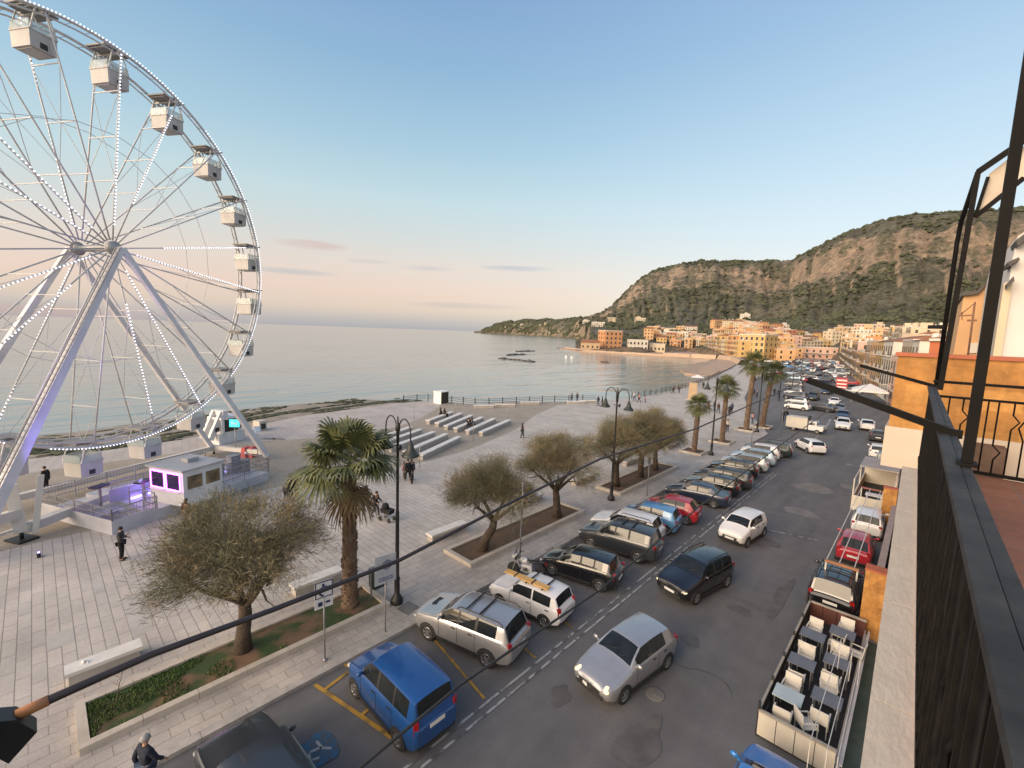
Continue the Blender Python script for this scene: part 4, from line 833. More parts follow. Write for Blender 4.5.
# ---- lamp posts
def lamp_parts(t):
    mb = MB(); mb.lathe((0,0,0), [(.24,0), (.26,.05), (.25,.22), (.17,.34), (.12,.42), (.115,1.1), (.14,1.14), (.09,1.22), (.075,4), (.085,4.05), (.06,4.2), (.055,7.6), (.1,7.65), (.1,7.95), (.04,8.0), (.03,8.25)], 12); mb.build('pole', BLACK, t)
    for s in (-1, 1):
        ar = MB(); pts = [(s*.06,0,7.25)] + [(s*(.5-.42*math.cos(a)), 0, 7.7+.52*math.sin(a)) for a in [math.pi*i/10 for i in range(11)]] + [(s*.93,0,7.35)]
        ar.tube(pts, .03, 6); ar.bar((s*.06,0,7.0), (s*.25,0,7.0), .05, .05); a = ar.build('arm', BLACK, t)
        MB().lathe((s*.93,0,6.75), [(.36,.02), (.37,.05), (.3,.13), (.2,.24), (.14,.36), (.12,.5), (.09,.52), (.06,.64), (.02,.66)], 14).build('lamp_shade', pmat('lamp_green_black', (.02,.026,.022), (.03,.035,.03), 5, .5), a)
        MB().lathe((s*.93,0,6.72), [(.0,.0), (.26,.01), (.26,.06)], 12).build('lens', pmat('lamp_lens', (.4,.4,.36), (.3,.3,.28), 4, .3), a)
    MB().ell((.24,-.06,7.0), (.16,.2,.26), 8, 5).build('spotlight', BLACK, t)
def lamp(p, label): t = empty('street_lamp', (p.x, p.y, PLZ+.005), 0, label, 'street lamp', 'double-arm street lamps'); return t
lsrc = lamp(at(397, 603, PLZ), 'black double-arm street lamp beside the big palm'); lamp_parts(lsrc)
for px, py, lb in [(611,500,'black double-arm street lamp beside the three close trees'), (711,455,'black double-arm street lamp between the first two far palms'), (757,432,'black double-arm street lamp between the last two far palms')]:
    c = copy_tree(lsrc); c.location = at(px, py, PLZ+.005); c['label'] = lb
for i, (px, py, h) in enumerate([(779, 401, 8), (800, 383, 8), (812, 377, 8), (792, 390, 8)]):
    p = at(px, py, 0); mb = MB(); mb.tube([(0,0,0), (0,0,h)], .09, 6); mb.tube([(0,0,h), (.6,0,h+.4), (1.2,0,h)], .06, 5); mb.lathe((1.2,0,h-.4), [(.35,0), (.1,.4)], 8)
    tag(mb.build('street_lamp', BLACK, None, None, p), 'slim dark lamp post in the far square, %s of four towards the pink hall' % ['first', 'third', 'last', 'second'][i], 'street lamp', 'lamp posts of the far square')
# ---- signs, bin, pole
p = Vector((-14.62, at(326,662,PLZ).y, PLZ+.01)); t = empty('parking_sign', p, 0, 'disabled parking sign on a thin grey pole between the tree and the palm', 'sign')
MB().tube([(0,0,0), (0,0,2.9)], .03, 8).lathe((0,0,0), [(.09,0), (.06,.06), (.03,.08)], 8).build('pole', STEEL, t)
rz = Matrix.Rotation(R_(84), 3, 'Z')
def face(mb): mb.v = [tuple(rz @ Vector(q)) for q in mb.v]; return mb
bd = face(MB().box((0,0,2.72), (.62,.03,.62)).box((0,0,2.2), (.62,.03,.34))).build('board', pmat('sign_white', (.66,.66,.66), (.58,.58,.6), 3, .45), t)
mb = MB(); mb.box((0,-.022,2.72), (.6,.008,.6)); mb2 = face(mb).build('border', pmat('sign_dark_blue', (.02,.03,.07), (.03,.04,.09), 4, .4), bd)
mb = MB(); mb.box((0,-.03,2.72), (.52,.008,.52)); face(mb).build('ground', pmat('sign_white', (.66,.66,.66)), bd)
mb = MB(); mb.tube([(.16*math.cos(a), -.042, 2.66+.16*math.sin(a)) for a in [math.pi*2*i/14 for i in range(11)]], .035, 6); mb.ell((-.03,-.042,2.9), (.1,.02,.1), 8, 5); mb.bar((-.03,-.042,2.86), (.02,-.042,2.7), .06, .02); mb.bar((.02,-.042,2.7), (.16,-.042,2.68), .06, .02); mb.box((-.13,-.024,2.2), (.15,.01,.15)); mb.box((.13,-.024,2.22), (.15,.01,.08)); face(mb).build('symbol', pmat('sign_dark_blue', (.02,.03,.07)), bd)
p = Vector((-14.5, at(388,634,PLZ).y, PLZ+.01)); t = empty('information_board', p, 0, 'grey-blue information panel on a thin pole beside the lamp by the big palm', 'sign')
MB().tube([(0,0,0), (0,0,2.5)], .03, 8).build('pole', STEEL, t); b_ = face(MB().box((0,0,2.6), (.85,.04,1.15))).build('board', pmat('panel_grey_blue', (.32,.35,.4), (.42,.45,.48), 3, .4), t)
mb = MB(); mb.ell((.05,-.03,2.78), (.45,.01,.4), 10, 6); mb.box((0,-.03,2.28), (.6,.012,.05)); mb.box((0,-.03,2.18), (.6,.012,.05)); face(mb).build('print', pmat('panel_print', (.1,.13,.2), (.18,.2,.28), 4, .5), b_)
p = at(378, 597, PLZ+.01); t = empty('litter_bin', p, R_(90), 'dark green litter bin on legs beside the lamp by the big palm', 'bin')
MB().box((0,0,.95), (.62,.42,.85), taper=1.08).build('body', pmat('bin_green', (.012,.03,.022), (.02,.04,.03), 3, .5), t); MB().box((0,-.05,1.4), (.64,.44,.05)).build('lid', pmat('bin_lid', (.1,.13,.13), (.14,.16,.16), 3, .4), t)
for s in (-1, 1): MB().bar((s*.33,0,0), (s*.33,0,1.45), .06, .06).build('leg', STEEL, t)
p = Vector((-14.35, at(524,566,PLZ).y, PLZ+.01)); t = empty('signpost', p, 0, 'tall thin bare pole at the kerb behind the motorbike', 'pole'); MB().tube([(0,0,0), (.05,0,4.3)], .04, 8).build('pole', STEEL, t); MB().box((.05,0,4.1), (.09,.09,.5)).build('cap', STEEL, t)
for i, (px, py, lb) in enumerate([(647,496,'thin sign pole at the kerb beside the white and blue cars'), (751,446,'thin sign pole at the kerb beside the last parked row car'), (781,432,'thin sign pole behind the white van')]):
    p = at(px, py, PLZ+.01); t = empty('signpost', p, 0, lb, 'pole', 'thin sign poles'); MB().tube([(0,0,0), (0,0,2.9)], .03, 6).build('pole', STEEL, t); MB().box((0,0,2.75), (.03,.4,.5)).build('board', STEEL, t)
p = at(408, 608, PLZ+.008); tag(MB().box((0,0,.006), (.7,.7,.012)).build('manhole_cover', pmat('manhole', (.13,.12,.11), (.18,.17,.15), 5, .7), None, None, p, .2), 'grey square manhole cover in the pavement by the lamp base', 'manhole cover')
# ------------------------------------------------------------------ tamarisk trees
MBARK = pmat('dark_bark', (.05,.035,.025), (.09,.065,.045), 3, .95, bump=.8, bscale=14)
MTWIG = pmat('tamarisk_twigs', (.24,.19,.105), (.13,.13,.078), 1.1, .9, detail=3)
def rnd_dir(r): 
    while True:
        v = Vector((r.uniform(-1,1), r.uniform(-1,1), r.uniform(-1,1)))
        if .05 < v.length < 1: return v.normalized()
def tamarisk_meshes(seed, H_, RAD, forks, lean, n=14000):
    r = random.Random(seed); mb = MB(); ends = []
    base = [Vector((0,0,0)), Vector((lean[0]*.3, lean[1]*.3, .7)), Vector((lean[0]*.8+.06, lean[1]*.8, 1.35)), Vector((lean[0], lean[1], 1.95))]
    mb.tube(base, [.34,.25,.23,.2], 9)
    for k in range(5): mb.ell(base[0].lerp(base[3], r.random())+rnd_dir(r)*.14, (.25,.25,.4), 6, 4)
    for i in range(forks):
        a = 6.283*i/forks+r.uniform(-.4,.4); o = Vector((math.cos(a), math.sin(a), 0)); st_p = base[3].lerp(base[2], r.random()*.35)
        p1 = st_p+o*.5+Vector((0,0,.45)); p2 = p1+o*RAD*.3+Vector((0,0,r.uniform(.5,.9))); p3 = p2+o*RAD*.22+Vector((r.uniform(-.3,.3), r.uniform(-.3,.3), .5))
        mb.tube([st_p, p1, p2, p3], [.14,.11,.07,.035], 6); ends += [p2, p3]
        for j in range(5):
            s = p1.lerp(p3, r.uniform(.3,1)); d = (o*.7+rnd_dir(r)*.8+Vector((0,0,.5))).normalized(); e = s+d*RAD*r.uniform(.2,.42); mb.tube([s, s.lerp(e,.5)+rnd_dir(r)*.08, e], [.045,.03,.012], 4); ends.append(e)
    tr = mb.mesh('trunk', [MBARK])
    cz = 2.2+(H_-2.2)*.42; cen = Vector((lean[0], lean[1], cz)); mb = MB(); k = 0
    # clumps: sprays of fine twigs fanned from points spread through a flattened dome
    cl = []
    while len(cl) < 230:
        d = rnd_dir(r); q = r.random()**.5
        if d.z < -.42: continue
        q *= 1+.22*mnoise.noise(d*1.6+Vector((seed*5.7,0,0))); p = cen+Vector((d.x*RAD*q, d.y*RAD*q, d.z*(H_-cz)*q*(1 if d.z > 0 else .72)))
        if mnoise.noise(p*.55+Vector((seed*3.1,0,0))) < -.08: continue
        cl.append((p, q))
    per = n//len(cl)
    for p, q in cl:
        od = (p-cen); od.z = od.z*.9+.45; od = od.normalized() if od.length > .1 else Vector((0,0,1)); sp = r.uniform(.36,.58)
        for i in range(per):
            s = p+Vector((r.gauss(0,1), r.gauss(0,1), r.gauss(0,.8)))*sp*.62; d = (od*r.uniform(.5,1.2)+rnd_dir(r)*.75).normalized(); L = r.uniform(.12,.42)
            m = s+d*L*.55; e = s+d*L+Vector((0,0,-.12*L*r.random())); w_ = d.cross(rnd_dir(r)).normalized()*r.uniform(.0045,.009)
            o_ = len(mb.v); mb.v += [tuple(s-w_*.6), tuple(s+w_*.6), tuple(m+w_), tuple(m-w_), tuple(e)]; mb.f += [(o_,o_+1,o_+2,o_+3), (o_+3,o_+2,o_+4)]; mb.m += [0,0]; mb.sm += [False, False]
    return tr, mb.mesh('crown', [MTWIG])
TM = [tamarisk_meshes(11, 5.75, 2.6, 6, (.05,.1), 46000), tamarisk_meshes(23, 5.15, 2.6, 4, (.6,.25), 40000), tamarisk_meshes(37, 5.5, 2.5, 5, (-.15,.1), 40000), tamarisk_meshes(53, 5.3, 2.65, 4, (-.45,.2), 40000)]
for i, (px, py, k, rz_, sc, lb) in enumerate([(243,650,0,.4,.97,'bushy brown-green tree with a knotted dark trunk, nearest the wheel platform'), (482,550,1,.2,.95,'bushy brown-green tree leaning right, behind the motorbike'), (557,517,2,1.3,.98,'rounded brown-green tree between the two seated groups, second from the motorbike'), (616,486,3,2.4,1.0,'forked brown-green tree standing right beside the lamp, left of three'), (640,477,2,2.9,1.0,'brown-green tree in the middle of three close trees'), (655,470,0,1.9,.92,'brown-green tree, right of three close trees')]):
    p = at(px, py, PLZ+.1); t = empty('tamarisk_tree', p, rz_, lb, 'tree', 'tamarisk trees in the planters'); t.scale = (sc, sc, sc)
    link('trunk', TM[k][0], t); link('crown', TM[k][1], t)
# ------------------------------------------------------------------ palms
MPT = pmat('palm_trunk_brown', (.12,.075,.05), (.2,.14,.095), 5, .95, bump=1.0, bscale=9, stretch=(1,1,.5))
MPL = pmat('palm_leaf', (.055,.072,.024), (.15,.155,.06), 1.5, .6, detail=3)
MPD = pmat('palm_dead_leaf', (.2,.14,.07), (.13,.09,.045), 2, .9, detail=3)
def palm_leaf(mb, r, base, d, plen, flen, mi, nseg=26, droop=.5):
    d = d.normalized(); up = Vector((0,0,1)); side = d.cross(up).normalized(); nrm = side.cross(d).normalized()
    tip = base+d*plen+Vector((0,0,-.10*plen)); mb.bar(base, tip, .035, .02, mi, w2=(.02,.012))
    for i in range(nseg):
        a = R_(-118+236*i/(nseg-1)); dd = (d*math.cos(a)+side*math.sin(a)); L = flen*(.62+.38*math.cos(a*.55))*r.uniform(.9,1.08)
        fold = nrm*(.05 if i % 2 else -.02)
        p1 = tip+dd*L*.45+fold*.8; p2 = tip+dd*L*.8+Vector((0,0,-droop*L*.22))+fold; p3 = tip+dd*L+Vector((r.uniform(-.05,.05), r.uniform(-.05,.05), -droop*L*.55))
        w_ = dd.cross(nrm).normalized(); 
        o = len(mb.v); mb.v += [tuple(tip), tuple(p1-w_*.05*L/1.0), tuple(p1+w_*.05*L), tuple(p2-w_*.03*L), tuple(p2+w_*.03*L), tuple(p3)]
        mb.f += [(o,o+1,o+2), (o+1,o+3,o+4,o+2), (o+3,o+5,o+4)]; mb.m += [mi]*3; mb.sm += [False]*3
def palm_meshes(seed, TH, rb, rt, nl, flen, lean=0.0, nseg=26, dead=10, fall=118):
    r = random.Random(seed); mb = MB(); n = 30; pts = [Vector((lean*(i/n)**1.5, 0, TH*i/n)) for i in range(n+1)]
    mb.tube(pts, [rb*(1.25 if i == 0 else 1)+(rt-rb)*i/n for i in range(n+1)], 14)
    for i in range(int(TH*58)):
        t = r.random(); p = Vector((lean*t**1.5, 0, TH*t)); a = r.random()*6.283; R__ = rb+(rt-rb)*t; o = Vector((math.cos(a), math.sin(a), 0))
        mb.bar(p+o*R__*.9, p+o*(R__+.05)+Vector((0,0,.13)), .09, .03, 0, w2=(.04,.02))
    tr = mb.mesh('trunk', [MPT]); top = pts[-1]; mb = MB(); md = MB()
    for i in range(nl):
        a = i*2.39996+r.uniform(-.2,.2); e = R_(78-fall*(i/nl)**.85+r.uniform(-8,8)); d = Vector((math.cos(a)*math.cos(e), math.sin(a)*math.cos(e), math.sin(e)))
        palm_leaf(mb, r, top+Vector((0,0,.1)), d, r.uniform(.75,1.1)*flen, flen*r.uniform(.85,1.05), 0, nseg, .45+.5*(i/nl))
    for i in range(dead):
        a = r.random()*6.283; e = R_(r.uniform(-68,-38)); d = Vector((math.cos(a)*math.cos(e), math.sin(a)*math.cos(e), math.sin(e)))
        palm_leaf(md, r, top-Vector((0,0,.2)), d, flen*.7, flen*.75, 0, nseg//2, .9)
    return tr, mb.mesh('crown', [MPL]), (md.mesh('dead_fronds', [MPD]) if dead else None)
def palm(p, me, rz_, lb, sc=1.0):
    t = empty('palm_tree', p, rz_, lb, 'palm', 'fan palms along the promenade'); t.scale = (sc,)*3
    link('trunk', me[0], t); link('crown', me[1], t)
    if me[2]: link('dead_fronds', me[2], t)
palm(at(350, 605, PLZ+.1), palm_meshes(4, 6.05, .32, .25, 25, 1.32, 0, 34, 9, 88), .3, 'big fan palm with a thick shaggy trunk beside the nearest lamp')
pm = palm_meshes(6, 5.6, .24, .2, 34, .85, .25, 20, 6)
palm(at(694,452,PLZ+.1), palm_meshes(5, 4.9, .26, .22, 34, .85, .1, 20, 4), 1.0, 'short fan palm, nearest of the far group of four')
palm(at(722,442,PLZ+.1), palm_meshes(7, 6.3, .27, .22, 36, .95, .15, 20, 5), 2.0, 'fan palm, second of the far group of four')
palm(at(746,430,PLZ+.1), palm_meshes(8, 8.8, .32, .27, 36, 1.15, .35, 20, 7), .9, 'tallest fan palm, third of the far group of four')
palm(at(762,427,PLZ+.1), palm_meshes(9, 7.6, .36, .27, 36, 1.15, .8, 20, 7), .7, 'leaning thick-based fan palm, last of the far group of four')
# ------------------------------------------------------------------ road markings
MWM = pmat('road_paint_white', (.36,.355,.34), (.10,.098,.094), 2.2, .8, detail=9, contrast=(.46,.58))
MYM = pmat('road_paint_yellow', (.42,.24,.04), (.16,.11,.045), 2.0, .8, detail=9, contrast=(.48,.66))
def strip(mb, a, b, w_, z=.022, mi=0):
    a = Vector((a[0], a[1], z)); b = Vector((b[0], b[1], z)); d = (b-a).normalized(); o = Vector((-d.y, d.x, 0))*w_/2; mb.quad([a-o, b-o, b+o, a+o], mi)
mb = MB()
for x in (-9.32, -9.02):
    y = -30
    while y < 46: strip(mb, (x, y), (x, y+3.9), .085); y += 4
for (a, b) in [((-6.5,31.3),(-3.8,32)), ((-12.5,62),(-9.5,74)), ((-9.2,60),(-9.6,76))]: strip(mb, a, b, .12)
p = at(832,425); strip(mb, (p.x-.2, p.y-4), (p.x-1, p.y+6), .35); strip(mb, (p.x-1.6, p.y-6), (p.x-2.6, p.y+5), .2)
a, b = at(962,1), at(0,0)
strip(mb, at(845,464)[:2], at(855,466)[:2], .3)
struct('road_marking', mb, MWM)
mb = MB(); cA, cB = at(315,685), at(392,738)
strip(mb, cA[:2], cB[:2], .14); dv = (cB-cA).normalized(); pv = Vector((-dv.y, dv.x, 0)); pv = pv if pv.y > 0 else -pv
cC = cA+pv*1.15; strip(mb, (cC-dv*.2)[:2], (cC+dv*3.5)[:2], .13)
for s in (.45, 2.25): q = cA+dv*s; strip(mb, (q+pv*.07)[:2], (q+pv*1.08)[:2], .12)
for y in (9.6, 12.2, 14.6): strip(mb, (-13.9, y+.5), (-9.5, y-.2), .1, .022)
struct('yellow_marking', mb, MYM)
cs = at(318, 750); mb = MB(); mb.quad([(cs.x+.55*math.cos(a)*(1+.3*mnoise.noise((a,1,0))), cs.y+.55*math.sin(a)*(1+.3*mnoise.noise((a,1,0))), .020) for a in [6.283*i/24 for i in range(24)]])
struct('blue_parking_disc', mb, pmat('road_paint_blue', (.04,.12,.21), (.085,.088,.092), 3.5, .85, detail=9, contrast=(.42,.6)))
mb = MB()
for (a, b, w_) in [((-.35,.1),(.05,.12),.09), ((.05,.12),(.3,.35),.09), ((.0,.12),(-.1,-.28),.09), ((-.1,-.28),(.22,-.38),.09), ((.22,-.38),(.34,-.1),.08)]: strip(mb, (cs.x+a[0]*.8, cs.y+a[1]*.8), (cs.x+b[0]*.8, cs.y+b[1]*.8), w_*.9, .026)
struct('wheelchair_marking', mb, MWM)
# patches of older and newer asphalt
mpa_ = pmat('asphalt_patch_light', (.20,.185,.175), (.14,.132,.125), 1.5, .9, detail=9); mpb_ = pmat('asphalt_patch_dark', (.082,.078,.075), (.115,.109,.104), 1.5, .85, detail=9)
random.seed(21); mb = MB(); mb2 = MB()
bz = [.003]
def blob(mbx, x, y, rx, ry, z):
    z = bz[0]; bz[0] += .0012
    n = 22; sd_ = random.random()*99; ff = [1+.7*mnoise.noise((sd_+1.1*math.cos(6.283*i/n), 1.1*math.sin(6.283*i/n), 0)) for i in range(n)]; mbx.quad([(x+rx*math.cos(6.283*i/n)*ff[i], y+ry*1.5*math.sin(6.283*i/n)*ff[i], z) for i in range(n)])
for px, py, rx, ry in [(812,488,1.6,.9), (850,487,.7,.5), (800,512,1.2,.5), (888,500,.8,1.6), (870,520,.9,2.2)]: p = at(px, py); blob(mb, p.x, p.y, rx, ry, .008)
for px, py, rx, ry in [(762,542,1.0,.5), (560,695,.35,.3), (740,610,.5,.2), (690,640,.4,.25), (640,740,.5,.7), (780,600,.35,1.3)]: p = at(px, py); blob(mb2, p.x, p.y, rx, ry, .004)
mc = MB()
for k in range(12):
    x, y = random.uniform(-8.6,-3.2), random.uniform(6,60); a = random.choice([0, 0, .1, 1.5, 1.6, .9])+random.uniform(-.3,.3); pts = [Vector((x, y, 0))]
    for j in range(random.randint(5,12)): a += random.uniform(-.5,.5); pts.append(pts[-1]+Vector((-math.sin(a), math.cos(a), 0))*random.uniform(.2,.5))
    for p_, q_ in zip(pts, pts[1:]): strip(mc, p_[:2], q_[:2], random.uniform(.012,.03), .0195)
struct('road_cracks', mc, pmat('crack_dark', (.075,.072,.07), (.10,.097,.095), 3, .95))
struct('road_patch', mb, mpa_); struct('dark_road_patch', mb2, mpb_)
p = at(655,694); tag(MB().lathe((0,0,0), [(0,.006), (.3,.008), (.33,.0)], 18).build('manhole_cover', pmat('manhole', (.13,.12,.11)), None, None, (p.x, p.y, .006)), 'round manhole cover in the road beside the moving silver hatchback', 'manhole cover')
# ------------------------------------------------------------------ cars
def lofted(sp, ns=40):
    """front = +Y; returns dict of mesh builders"""
    L, W, H = sp['L'], sp['W'], sp['H']; gc = sp.get('gc', .2)
    zh, zc, sC, sW, sR, sT, zT = sp['zh'], sp['zc'], sp['sC'], sp['sW'], sp['sR'], sp['sT'], sp['zT']
    keys = sorted(set([0, .008, .022, .05, .09, .14, .2, sC*.8, sC-.02, sC, sC+.012, sW-.01, sW, sW+.03, sR-.04, sR-.012, sR, sT-.012, sT, sT+.012, .93, .965, .985, .995, 1.0]+[x for ab in sp['win'] for x in ab]+[(sW+sR)/2, (sC+sW)/2]))
    keys = [k for k in keys if 0 <= k <= 1]; kk = []
    for k in keys:
        if not kk or k-kk[-1] > .003: kk.append(k)
    nose = sp.get('nose', .6)
    zl = lambda s: interp(s, [(0, gc+.22), (.02, gc+.1), (.09, gc), (.9, gc), (.975, gc+.08), (1, gc+.2)])
    zb = lambda s: interp(s, [(0, zh*.8), (.008, zh*.88), (.03, zh*.97), (.06, zh), (sC, zc), (sR, zc+sp.get('wedge', .05)), (sT, zT), (.985, zT*.97), (1, zT*.88)])
    zt = lambda s: interp(s, [(0, zh*.82), (.008, zh*.91), (.03, zh+.01), (.06, zh+.035), (sC, zc+.04), (sC+(sW-sC)*.5, zc+.04+(H-.07-zc)*.54), (sW, H-.045), (sW+(sR-sW)*.35, H), (sR-(sR-sW)*.25, H-.012), (sR, H-.06), (sT, zT+.025), (.985, zT+.0), (1, zT*.9)])
    wp_ = lambda s: W/2*interp(s, [(0, sp.get('nw', .70)), (.01, .8), (.03, .885), (.08, .95), (.16, .985), (.3, 1), (.75, 1), (.9, .975), (.96, .93), (.985, .88), (1, .8)])
    rf = sp.get('roofw', .76)
    rings = []
    for s in kk:
        w_ = wp_(s); a, b, t = zl(s), zb(s), zt(s); gh = max(0, t-b)
        g = min(1, max(0, gh/(H-zc-.05))); rw = w_*(.90+(rf-.90)*g); 
        h1 = b+(t-b)*.06; h2 = b+(t-b)*.52; h3 = b+(t-b)*.9
        cr_ = .05*(1-g)*min(1, s/.08) if s < sC+.03 else 0
        R = [(0, a), (w_*.8, a), (w_*.95, a+.05), (w_*.985, a+(b-a)*.28), (w_, a+(b-a)*.62), (w_*.985, b-.05), (w_*.945, b), (w_*.935+(rw-w_*.935)*.04, h1), (w_*.935+(rw-w_*.935)*.5, h2), (rw, h3), (rw*.9, t-.012-.01*g), (rw*.55, t+.01+cr_*.75), (0, t+.022+cr_)]
        rings.append([(x, L/2-s*L, z) for x, z in R])
    n = len(rings[0]); body, ws, sw, rw_ = MB(), MB(), {}, MB()
    inwin = lambda m: next((i for i, (a, b) in enumerate(sp['win']) if a-1e-4 <= m <= b+1e-4), None)
    vs = []
    for rg in rings: vs += rg + [(-x, y, z) for x, y, z in rg[1:-1]][::-1]
    N = 2*n-2
    faces = {'body': [], 'ws': [], 'rw': []}
    for i in range(len(kk)-1):
        m = (kk[i]+kk[i+1])/2
        for j in range(N):
            j2 = (j+1) % N; f = (i*N+j, i*N+j2, (i+1)*N+j2, (i+1)*N+j); seg = j if j < n-1 else N-1-j
            key = 'body'
            if seg in (10, 11) and sC+.008 < m < sW-.008: key = 'ws'
            elif seg in (10, 11) and sR+.004 < m < sT-.008 and sp.get('rg', True): key = 'rw'
            elif seg in (7, 8) and inwin(m) is not None: key = ('L' if j < n-1 else 'R', inwin(m))
            elif seg in (7, 8) and sp['win'][0][0] < m < sp['win'][-1][1] and sp.get('dark_pillar', True): key = 'pillar'
            faces.setdefault(key, []).append(f)
    faces['body'].append(tuple(range(N))); faces['body'].append(tuple((len(kk)-1)*N+k for k in range(N-1, -1, -1)))
    def sub(fs):
        used = sorted({v for f in fs for v in f}); mp_ = {v: i for i, v in enumerate(used)}; q = MB(); q.add([vs[v] for v in used], [tuple(mp_[v] for v in f[::-1]) for f in fs], 0, True); return q
    return {k: sub(f) for k, f in faces.items() if f}, dict(zl=zl, zb=zb, zt=zt, wp=wp_, L=L, W=W, H=H, rf=rf)
def wheel_mb(r, wd):
    ty = MB(); ty.lathe((0,0,0), [(r*.62,-wd*.5), (r*.9,-wd*.52), (r,-wd*.35), (r,wd*.35), (r*.9,wd*.52), (r*.62,wd*.5), (r*.6,0)], 20, 0, 'X')
    ri = MB(); ri.lathe((0,0,0), [(r*.64,wd*.44), (r*.58,wd*.5), (r*.5,wd*.40), (r*.2,wd*.36)], 20, 0, 'X')
    for k in range(5):
        a = 6.283*k/5; ri.bar((wd*.44, r*.1*math.cos(a), r*.1*math.sin(a)), (wd*.46, r*.6*math.cos(a), r*.6*math.sin(a)), r*.2, wd*.12, 0, (1,0,0))
    ri.lathe((0,0,0), [(r*.14,wd*.3), (r*.13,wd*.54), (0,wd*.55)], 10, 0, 'X')
    return ty, ri
def flipx(me):
    m2 = me.copy(); m2.transform(Matrix.Scale(-1, 4, (1,0,0))); m2.flip_normals(); return m2
CT = {}
def car_type(key, sp):
    parts = []; fm, F = lofted(sp); L, W, H = sp['L'], sp['W'], sp['H']; zl, zb, zt, wpf = F['zl'], F['zb'], F['zt'], F['wp']; r = sp.get('wr', .31)
    def P(name, mb, mat, children=(), sharp=35): parts.append((name, mb.mesh(name, mat, sharp), [(cn, cm.mesh(cn, cmat, 35)) for cn, cm, cmat in children]))
    body = fm['body']; SY = lambda s: L/2-s*L
    P('body', body, WHITE)
    P('windscreen', fm['ws'], GLASS)
    if 'rw' in fm: P('rear_window', fm['rw'], GLASS)
    if 'pillar' in fm: P('pillar', fm['pillar'], DARKPL)
    for k in fm:
        if isinstance(k, tuple): P('side_window', fm[k], GLASS)
    sF, sB = sp['ax']
    ar = MB()
    for s in (sF, sB):
        for sg in (-1, 1):
            n_ = 20; z0 = r; R2 = r+.055
            pts = [(R2*math.cos(6.283*i/n_), R2*math.sin(6.283*i/n_)) for i in range(n_)]
            pts = [(a, max(b, F['zl'](s)-z0+.0)) for a, b in pts]
            x = wpf(s)+.006
            ar = MB(); ar.add([(sg*(x-.12), SY(s)+a, z0+b) for a, b in pts]+[(sg*x, SY(s)+a, z0+b) for a, b in pts], [tuple(range(n_)), tuple(range(2*n_-1, n_-1, -1))]+[(i, (i+1) % n_, n_+(i+1) % n_, n_+i) for i in range(n_)]); P('wheel_arch', ar, DARKPL)
    pass
    ty, ri = wheel_mb(r, .2); tm, rm = ty.mesh('tyre', RUBBER), ri.mesh('rim', CHROME, 40)
    for s in (sF, sB):
        for sg in (1, -1): parts.append(('wheel', None, [('tyre', tm if sg > 0 else flipx(tm)), ('rim', rm if sg > 0 else flipx(rm))], (sg*(wpf(s)-.085), SY(s), r)))
    hx_, hz_ = sp.get('hl', (.36, .66))
    for sg in (-1, 1):
        s = .035; x = W*hx_; y = SY(s*.9)-abs(x)*.16
        mb = MB(); mb.ell((sg*x, SY(.05), hz_*.985), (.27, .42, .14), 12, 7, 0, Matrix.Rotation(-sg*.5, 3, 'Z') @ Matrix.Rotation(-.25, 3, 'X')); P('headlight', mb, LAMPG)
    tw, tzz, th = sp.get('tl', (.43, .85, .3))
    for sg in (-1, 1):
        mb = MB(); mb.box((sg*wpf(.97)*.865, SY(.974), tzz), (.15, .13, th), sg*.4); P('taillight', mb, REDL)
    mb = MB(); zg = sp.get('zg', .48); mb.box((0, SY(.004), zg), (W*.5, .06, .17)); mb.box((0, SY(.006), gcf(sp)+.16), (W*.62, .06, .13)); P('grille', mb, DARKPL)
    if sp.get('mito'):
        mb = MB(); y0 = SY(0)+.035; mb.add([(-.13,y0-.05,.62), (.13,y0-.05,.62), (.1,y0,.45), (0,y0+.015,.34), (-.1,y0,.45), (-.13,y0-.16,.62), (.13,y0-.16,.62), (.1,y0-.1,.45), (0,y0-.1,.34), (-.1,y0-.1,.45)], [(0,1,2,3,4), (9,8,7,6,5)]+[(i, 5+i, 5+(i+1) % 5, (i+1) % 5) for i in range(5)]); P('shield_grille', mb, DARKPL)
    mb = MB(); mb.box(((.32 if sp.get('mito') else 0), SY(.0)+.03-(.03 if sp.get('mito') else 0), zg-.02), (.5, .015, .11), -.12 if sp.get('mito') else 0); P('number_plate', mb, PLATE)
    mb = MB(); mb.box((0, SY(1.0)-.012, sp.get('zp', .62)), (.52, .015, .115)); P('number_plate', mb, PLATE)
    mb = MB(); mb.box((0, SY(.992), gcf(sp)+.2), (W*.78, .05, .16)); P('rear_bumper', mb, DARKPL)
    for sg in (-1, 1):
        mb = MB(); s = sp['sC']+.055; x = wpf(s)*.95; z = zb(s)+.1; mb.ell((sg*(x+.11), SY(s), z+.02), (.22, .12, .15), 10, 6); mb.bar((sg*(x-.06), SY(s), z-.05), (sg*(x+.06), SY(s), z), .06, .05); P('mirror', mb, WHITE)
    for a, b in sp['win'][:2]:
        for sg in (-1, 1):
            s = b-.03; mb = MB(); mb.box((sg*(wpf(s)+.004), SY(s), zb(s)-.12), (.03, .17, .03)); P('door_handle', mb, DARKPL)
    for sg in (-1, 1):
        mb = MB(); a0, a1 = sp['ax'][0]+.1, sp['ax'][1]-.1; mb.bar((sg*(wpf(.5)*.992), SY(a0), zl(.5)+.07), (sg*(wpf(.5)*.992), SY(a1), zl(.5)+.07), .03, .13); P('sill', mb, DARKPL)
    mb = MB()
